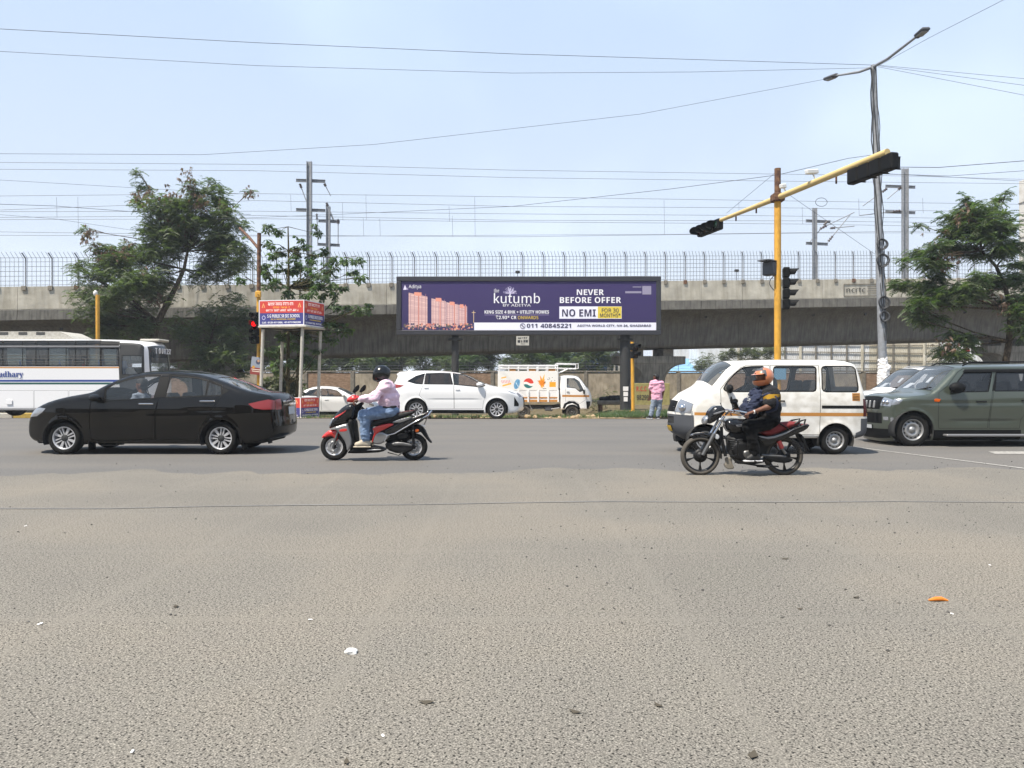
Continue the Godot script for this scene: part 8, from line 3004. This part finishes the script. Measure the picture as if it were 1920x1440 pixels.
func head_bones(c: Vector3, f: Vector3, k: float) -> Array:
	var u := Vector3.UP
	var s := f.cross(u).normalized()
	var b := [[c + u * 0.03 * k - f * 0.02 * k, c + u * 0.025 * k + f * 0.02 * k, 0.088 * k, 0.082 * k], [c - u * 0.02 * k + f * 0.025 * k, c - u * 0.085 * k + f * 0.055 * k, 0.066 * k, 0.036 * k], [c + f * 0.095 * k + u * 0.005 * k, c + f * 0.112 * k - u * 0.022 * k, 0.010 * k, 0.016 * k], [c + f * 0.085 * k - u * 0.058 * k - s * 0.02 * k, c + f * 0.085 * k - u * 0.058 * k + s * 0.02 * k, 0.014 * k, 0.014 * k], [c + f * 0.082 * k + u * 0.03 * k - s * 0.035 * k, c + f * 0.082 * k + u * 0.03 * k + s * 0.035 * k, 0.014 * k, 0.014 * k]]
	for e in [-1.0, 1.0]:
		b.append([c + s * e * 0.082 * k - u * 0.03 * k, c + s * e * 0.088 * k + u * 0.02 * k - f * 0.01 * k, 0.010 * k, 0.015 * k])
	return b

# joints: head neck chest belly pelvis, and [near, far] pairs sh el wr hp kn an toe; f: where the face looks
func person(label: String, at: Vector3, J: Dictionary, f: Vector3, k: float, sleeves: bool, shirt: String, trousers: String, shoe: String, grip: Vector3, bend: float, hair: bool, group := "") -> Node3D:
	var o := thing("person", label, "person", at, group)
	var body := []
	var sh := []
	var tr := []
	var cloth := FastNoiseLite.new()
	cloth.seed = 12
	cloth.frequency = 4.2
	cloth.fractal_octaves = 3
	var sp: Array = [J.pelvis, J.belly, J.chest]
	var hs: Vector3 = (J.hp[0] - J.hp[1])
	var ss: Vector3 = (J.sh[0] - J.sh[1])
	for e in [0.5, -0.5]:
		body.append([J.pelvis + hs * e * 0.7, J.belly + hs * e * 0.5, 0.105 * k, 0.10 * k])
		body.append([J.belly + hs * e * 0.5, J.chest + ss * e * 0.42, 0.10 * k, 0.105 * k])
		sh.append([J.pelvis + hs * e * 0.75 + Vector3(0, 0.02 * k, 0), J.belly + hs * e * 0.6, 0.125 * k, 0.125 * k * J.get("fat", 1.0)])
		sh.append([J.belly + hs * e * 0.6, J.chest + ss * e * 0.45, 0.125 * k * J.get("fat", 1.0), 0.118 * k])
		tr.append([J.pelvis + hs * e * 0.7, J.pelvis + hs * e * 0.7 + Vector3(0, 0.05 * k, 0), 0.122 * k, 0.115 * k])
	body.append([J.chest, J.neck, 0.09 * k, 0.055 * k])
	sh.append([J.sh[0].lerp(J.sh[1], 0.16), J.sh[1].lerp(J.sh[0], 0.16), 0.07 * k, 0.07 * k])
	sh.append([J.chest, J.neck.lerp(J.chest, 0.25), 0.10 * k, 0.062 * k])
	body.append([J.neck, J.head, 0.054 * k, 0.052 * k])
	for i in 2:
		body.append([J.chest.lerp(J.sh[i], 0.6), J.sh[i], 0.07 * k, 0.055 * k])
		body.append([J.sh[i], J.el[i], 0.050 * k, 0.040 * k])
		body.append([J.el[i], J.wr[i], 0.040 * k, 0.027 * k])
		body.append([J.hp[i], J.kn[i], 0.078 * k, 0.054 * k])
		body.append([J.kn[i], J.an[i], 0.054 * k, 0.038 * k])
		body.append([J.an[i], J.toe[i], 0.038 * k, 0.028 * k])
		if sleeves:
			sh.append([J.sh[i], J.el[i], 0.066 * k, 0.056 * k])
			sh.append([J.el[i], J.el[i].lerp(J.wr[i], 0.88), 0.056 * k, 0.045 * k])
		else:
			sh.append([J.sh[i], J.sh[i].lerp(J.el[i], 0.68), 0.07 * k, 0.068 * k])
		tr.append([J.hp[i], J.kn[i], 0.10 * k, 0.076 * k])
		tr.append([J.kn[i], J.kn[i].lerp(J.an[i], 0.93), 0.076 * k, 0.062 * k])
	var skin := nets(body, 0.02, 0.04)
	skin.add(nets(head_bones(J.head, f, k) + [[J.neck, J.head, 0.052 * k, 0.05 * k]], 0.008, 0.02))
	for i in 2:
		var d: Vector3 = (J.wr[i] - J.el[i]).normalized()
		if grip != Vector3.ZERO:
			d = (d + grip).normalized()
		var across: Vector3 = (J.wr[0] - J.wr[1]).normalized()
		if grip == Vector3.ZERO:
			across = f
		skin.add(nets(hand_bones(J.wr[i], d, across, (Vector3.DOWN - d * Vector3.DOWN.dot(d)).normalized() if grip != Vector3.ZERO else f, k * 1.05, (-1.0 if i == 0 else 1.0) if grip != Vector3.ZERO else 1.0, bend), 0.0055, 0.008))
	put("body", skin, M.skin, o)
	put("shirt", nets(sh, 0.0145, 0.05, cloth, 0.03), M[shirt], o)
	put("trousers", nets(tr, 0.0145, 0.045, cloth, 0.028), M[trousers], o)
	for i in 2:
		var fd: Vector3 = (J.toe[i] - J.an[i]) * Vector3(1, 0, 1)
		fd = fd.normalized()
		var heel: Vector3 = J.an[i] - fd * 0.03 * k
		heel.y = J.toe[i].y + 0.012 * k
		var so := nets([[heel, J.toe[i] + fd * 0.02 * k, 0.045 * k, 0.040 * k], [J.an[i] - Vector3(0, 0.02, 0), heel, 0.048 * k, 0.045 * k], [J.an[i], J.toe[i], 0.045 * k, 0.036 * k]], 0.012, 0.025)
		var sn := put("shoe", so, M[shoe], o)
		var sole := MB.new()
		var mid: Vector3 = (heel + J.toe[i] + fd * 0.02 * k) * 0.5
		sole.box(Vector3(mid.x, J.toe[i].y - 0.036 * k, mid.z), Vector3(0.285 * k, 0.024 * k, 0.09 * k), 0.01, Basis(fd, Vector3.UP, fd.cross(Vector3.UP)))
		put("sole", sole, M.shoe_sole if shoe == "shoe_black" else M[shoe], sn)
	var s := f.cross(Vector3.UP).normalized()
	for e in [-1.0, 1.0]:
		var mb := MB.new()
		mb.ball(J.head + f * 0.088 * k + s * e * 0.032 * k + Vector3(0, 0.012 * k, 0), Vector3.ONE * 0.011 * k, 8, 6)
		put("eye", mb, M.hair, o)
	if hair:
		var hb := [[J.head + Vector3(0, 0.05, 0) * k - f * 0.025 * k, J.head + Vector3(0, 0.055, 0) * k + f * 0.02 * k, 0.088 * k, 0.076 * k], [J.head - f * 0.045 * k + Vector3(0, 0.02, 0) * k, J.head - f * 0.055 * k - Vector3(0, 0.05, 0) * k, 0.07 * k, 0.048 * k]]
		put("hair", nets(hb, 0.009, 0.03, cloth, 0.02), M.hair, o)
	return o

func helmet(o: Node3D, c: Vector3, f: Vector3, R: float, shell: String, stripe: String, open: bool) -> void:
	var u := Vector3.UP
	var s := f.cross(u).normalized()
	var parts := {"helmet": MB.new(), "helmet_stripe": MB.new(), "visor": MB.new()}
	var na := 48
	var ne := 30
	var pt := func(i: int, j: int, off: float) -> Vector3:
		var az := TAU * i / na
		var el := deg_to_rad(lerpf(-62.0, 90.0, float(j) / ne))
		var d := f * (cos(el) * cos(az)) + s * (cos(el) * sin(az)) + u * sin(el)
		var fr := maxf(0.0, cos(az))
		var chin := 0.20 * pow(fr, 1.5) * exp(-pow((rad_to_deg(el) + 32.0) / 20.0, 2.0))
		var back := 0.10 * maxf(0.0, -cos(az)) * exp(-pow((rad_to_deg(el) - 5.0) / 40.0, 2.0))
		var v := d * R * (1.0 + chin + back) + d * off
		return c + v * Vector3(1, 1, 1) + u * 0.0
	for j in ne:
		for i in na:
			var az := rad_to_deg(TAU * (i + 0.5) / na)
			if az > 180.0: az -= 360.0
			var el := lerpf(-62.0, 90.0, (j + 0.5) / ne)
			var key := "helmet"
			if absf(az) < 72.0 and el > -14.0 and el < 27.0 - absf(az) * 0.08:
				if open:
					continue
				key = "visor"
			elif stripe and ((el > 42.0 and absf(az) < 62.0 and el < 80.0) or (absf(az) > 52.0 and absf(az) < 84.0 and el > 2.0 and el < 48.0)):
				key = "helmet_stripe"
			var mb: MB = parts[key]
			var a: Vector3 = pt.call(i, j, 0.0)
			var b: Vector3 = pt.call(i + 1, j, 0.0)
			var d: Vector3 = pt.call(i + 1, j + 1, 0.0)
			var e: Vector3 = pt.call(i, j + 1, 0.0)
			var id := [mb.vert(a, (a - c).normalized()), mb.vert(b, (b - c).normalized()), mb.vert(d, (d - c).normalized()), mb.vert(e, (e - c).normalized())]
			mb.tri(id[0], id[1], id[2])
			mb.tri(id[0], id[2], id[3])
	var h := put("helmet", parts.helmet, M[shell], o)
	if parts.helmet_stripe.ix.size():
		put("helmet_stripe", parts.helmet_stripe, M[stripe], h)
	if parts.visor.ix.size():
		put("visor", parts.visor, M.visor, h)
	var lip := MB.new()
	var pts := []
	for i in 25:
		pts.append(pt.call(i * 2, 0, -0.006))
	lip.tube(pts, 0.014, 6, false)
	put("helmet_rim", lip, M.black_plastic, h)
	if open:
		var pk := MB.new()
		for i in range(-9, 9):
			var p0: Vector3 = pt.call(i, 17, 0.002)
			var p1: Vector3 = pt.call(i + 1, 17, 0.002)
			var w0 := f * 0.05 * maxf(0.0, cos(TAU * i / na)) - u * 0.01
			var w1 := f * 0.05 * maxf(0.0, cos(TAU * (i + 1) / na)) - u * 0.01
			pk.flat4(p0, p1, p1 + w1, p0 + w0, u)
			pk.flat4(p0 - u * 0.012, p1 - u * 0.012, p1 + w1, p0 + w0, -u)
		put("peak", pk, M[shell], h)

func people() -> void:
	# ---- scooter rider
	bz = 12.24; box_ = Vector2(590, 675); bf = 7.2
	var c := px(700, 863, bz)
	bx0 = c.x; by0 = 0.0
	var f := Vector3(-0.93, -0.08, -0.36).normalized()
	var J := {"head": bp(900, 195), "neck": bp(935, 285), "chest": bp(975, 385), "belly": bp(1000, 530), "pelvis": bp(1015, 650), "fat": 1.12,
		"sh": [bp(985, 345, 0.19), bp(955, 345, -0.19)], "el": [bp(850, 498, 0.27), bp(820, 490, -0.27)], "wr": [bp(672, 530, 0.31), bp(672, 530, -0.31)],
		"hp": [bp(1030, 680, 0.10), bp(1030, 680, -0.10)], "kn": [bp(700, 735, 0.17), bp(700, 735, -0.17)], "an": [bp(715, 1070, 0.14), bp(715, 1070, -0.14)], "toe": [bp(610, 1132, 0.15), bp(610, 1132, -0.15)]}
	var o := person("person in a pink shirt and blue jeans riding the scooter in a black full helmet", Vector3(c.x, 0, -bz), J, f, 1.0, true, "cloth_pink", "cloth_denim", "shoe_cream", Vector3(-0.6, -0.2, 0), 0.75, false)
	helmet(o, J.head + Vector3(0.0, 0.012, 0), f, 0.140, "helmet_black", "", false)
	var bt := MB.new()
	bt.tube([bp(900, 625, 0.06), bp(960, 632, 0.20), bp(1090, 628, 0.19), bp(1130, 622, 0.02), bp(1090, 628, -0.19), bp(960, 632, -0.20)], 0.02, 7)
	put("belt", bt, M.seat_black, o)

	# ---- motorcycle rider
	bz = 10.24; box_ = Vector2(1265, 675); bf = 6.4
	c = px(1390, 891, bz)
	bx0 = c.x
	f = Vector3(-0.97, -0.1, 0.2).normalized()
	J = {"head": bp(1060, 215), "neck": bp(1085, 320), "chest": bp(1110, 420), "belly": bp(1135, 560), "pelvis": bp(1130, 690),
		"sh": [bp(1145, 405, 0.17), bp(1110, 400, -0.17)], "el": [bp(1045, 555, 0.25), bp(990, 550, -0.25)], "wr": [bp(860, 612, 0.30), bp(835, 600, -0.30)],
		"hp": [bp(1130, 730, 0.09), bp(1130, 730, -0.09)], "kn": [bp(842, 800, 0.19), bp(842, 800, -0.19)], "an": [bp(915, 1100, 0.18), bp(915, 1100, -0.18)], "toe": [bp(845, 1165, 0.19), bp(845, 1165, -0.19)]}
	o = person("person in a dark shirt with mustard band riding the motorcycle in an orange helmet", Vector3(c.x, 0, -bz), J, f, 0.92, false, "cloth_charcoal", "cloth_black", "shoe_black", Vector3(-0.5, -0.1, 0), 0.75, false)
	helmet(o, J.head + Vector3(0.0, 0.012, 0), f, 0.132, "paint_orange", "grey_plastic", true)
	# mustard band round chest and arm, dark yoke above it
	var bd := nets([[bp(1122, 450, 0.085), bp(1122, 450, -0.085), 0.138, 0.138], [bp(1140, 412, 0.172), bp(1082, 510, 0.222), 0.085, 0.083], [bp(1105, 408, -0.172), bp(1040, 500, -0.222), 0.085, 0.083]], 0.014, 0.03)
	var keep := MB.new()
	for i in bd.v.size():
		keep.vert(bd.v[i], bd.n[i])
	var y0 := bp(0, 492).y
	var y1 := bp(0, 408).y
	for t in range(0, bd.ix.size(), 3):
		var my := (bd.v[bd.ix[t]].y + bd.v[bd.ix[t + 1]].y + bd.v[bd.ix[t + 2]].y) / 3.0
		if my > y0 and my < y1:
			for q in 3:
				keep.ix.append(bd.ix[t + q])
	put("shirt_band", keep, M.cloth_mustard, o)
	var n := FastNoiseLite.new()
	n.frequency = 7.0
	n.seed = 2
	var bag := thing("backpack", "dark navy backpack worn on the chest of the motorcycle rider", "backpack", Vector3(c.x, 0, -bz))
	put("bag_body", nets([[bp(900, 590, 0), bp(980, 480, 0), 0.10, 0.10], [bp(900, 590, 0.09), bp(985, 470, 0.08), 0.07, 0.07], [bp(900, 590, -0.09), bp(985, 470, -0.08), 0.07, 0.07], [bp(990, 420, 0.03), bp(1005, 395, -0.03), 0.06, 0.05]], 0.013, 0.05, n, 0.05), M.cloth_navy, bag)
	for s in [1.0, -1.0]:
		var st := MB.new()
		st.tube([bp(1000, 445, 0.10 * s), bp(1060, 408, 0.185 * s), bp(1125, 440, 0.255 * s), bp(1150, 510, 0.262 * s), bp(1140, 580, 0.23 * s), bp(1060, 620, 0.14 * s)], 0.026, 8)
		put("shoulder_strap", st, M.cloth_navy, bag)
	var cord := MB.new()
	var pts := []
	for i in 20:
		pts.append(bp(850 + 18.0 * sin(i * 0.9) + i * 1.2, 430 + i * 4.2, 0.1 + 0.02 * cos(i * 1.3)))
	cord.tube(pts, 0.004, 5)
	put("drawstring", cord, M.white_plastic, bag)
	var wt := MB.new()
	wt.tube([bp(868, 598, 0.275), bp(866, 596, 0.32), bp(866, 628, 0.33), bp(868, 630, 0.28)], 0.01, 6)
	put("wrist_watch", wt, M.white_plastic, o)

	# ---- person by the roadside, seen from behind
	var z := 26.7
	c = px(1229, 786, z)
	bz = z; box_ = Vector2(900, 640); bf = 4.8
	bx0 = c.x
	by0 = 0.0
	f = Vector3(-0.75, 0.0, -0.66).normalized()
	J = {"head": bp(1584, 328), "neck": bp(1588, 352), "chest": bp(1590, 385), "belly": bp(1592, 450), "pelvis": bp(1590, 525),
		"sh": [bp(1548, 378, 0.03), bp(1636, 378, -0.02)], "el": [bp(1534, 450, -0.03), bp(1652, 452, -0.04)], "wr": [bp(1532, 505, -0.12), bp(1642, 525, -0.08)],
		"hp": [bp(1568, 535), bp(1614, 535)], "kn": [bp(1550, 610, 0.0), bp(1612, 612, -0.02)], "an": [bp(1534, 676, 0.05), bp(1600, 678, 0.0)], "toe": [bp(1514, 690, -0.03), bp(1596, 692, -0.1)]}
	for q in ["an", "toe"]:
		for i in 2:
			J[q][i].y = 0.10 if q == "an" else 0.045
	person("person in a pink shirt and pale jeans standing at the roadside with back turned", Vector3(c.x, 0.01, -z), J, f, 0.93, false, "cloth_pink_strong", "cloth_grey", "shoe_black", Vector3.ZERO, 0.35, true)
	seated_people()

func seated_people() -> void:
	# one seated figure, built once and copied to the other seats
	var J := {"head": Vector3(0.0, 0.72, 0), "neck": Vector3(0, 0.58, 0), "chest": Vector3(0.02, 0.42, 0), "belly": Vector3(0.02, 0.2, 0), "pelvis": Vector3(0.04, 0.02, 0),
		"sh": [Vector3(0.02, 0.48, 0.18), Vector3(0.02, 0.48, -0.18)], "el": [Vector3(0.16, 0.24, 0.25), Vector3(0.16, 0.24, -0.25)], "wr": [Vector3(0.38, 0.30, 0.17), Vector3(0.38, 0.30, -0.17)],
		"hp": [Vector3(0.06, 0, 0.09), Vector3(0.06, 0, -0.09)], "kn": [Vector3(0.46, 0.06, 0.13), Vector3(0.46, 0.06, -0.13)], "an": [Vector3(0.5, -0.34, 0.12), Vector3(0.5, -0.34, -0.12)], "toe": [Vector3(0.6, -0.38, 0.12), Vector3(0.6, -0.38, -0.12)]}
	var proto := person("person in a white shirt driving the small truck", Vector3.ZERO, J, Vector3.RIGHT, 0.95, false, "cloth_white", "cloth_charcoal", "shoe_black", Vector3(0.4, 0.2, 0), 0.6, true, "people seated in vehicles")
	var first := true
	for d in [[px(1062, 728, 31.95), 0.0, "cloth_white", "person in a white shirt driving the small truck"], [px(266, 752, 14.3), PI, "cloth_grey", "dim person at the wheel of the black sedan"], [px(1408, 738, 14.2), PI, "cloth_charcoal", "dim person at the wheel of the white minivan"], [px(157, 688, 30.4), 0.0, "cloth_red", "passenger in a pinkish red shirt behind the bus window bars"], [px(128, 690, 30.6), 0.0, "cloth_charcoal", "dark clothed passenger leaning at the bus window bars"], [px(243, 697, 30.4), 0.0, "cloth_white", "bus driver in white seen through the side door glass"]]:
		var p: Node3D = proto
		if not first:
			p = proto.duplicate()
			p.name = numbered("person")
			add_child(p)
		first = false
		# the traced pixel is the chest
		p.position = d[0] - Vector3(0, 0.42, 0)
		p.rotation.y = d[1]
		p.set_meta("label", d[3])
		for q in p.get_children():
			if String(q.name) == "shirt":
				q.material_override = M[d[2]]
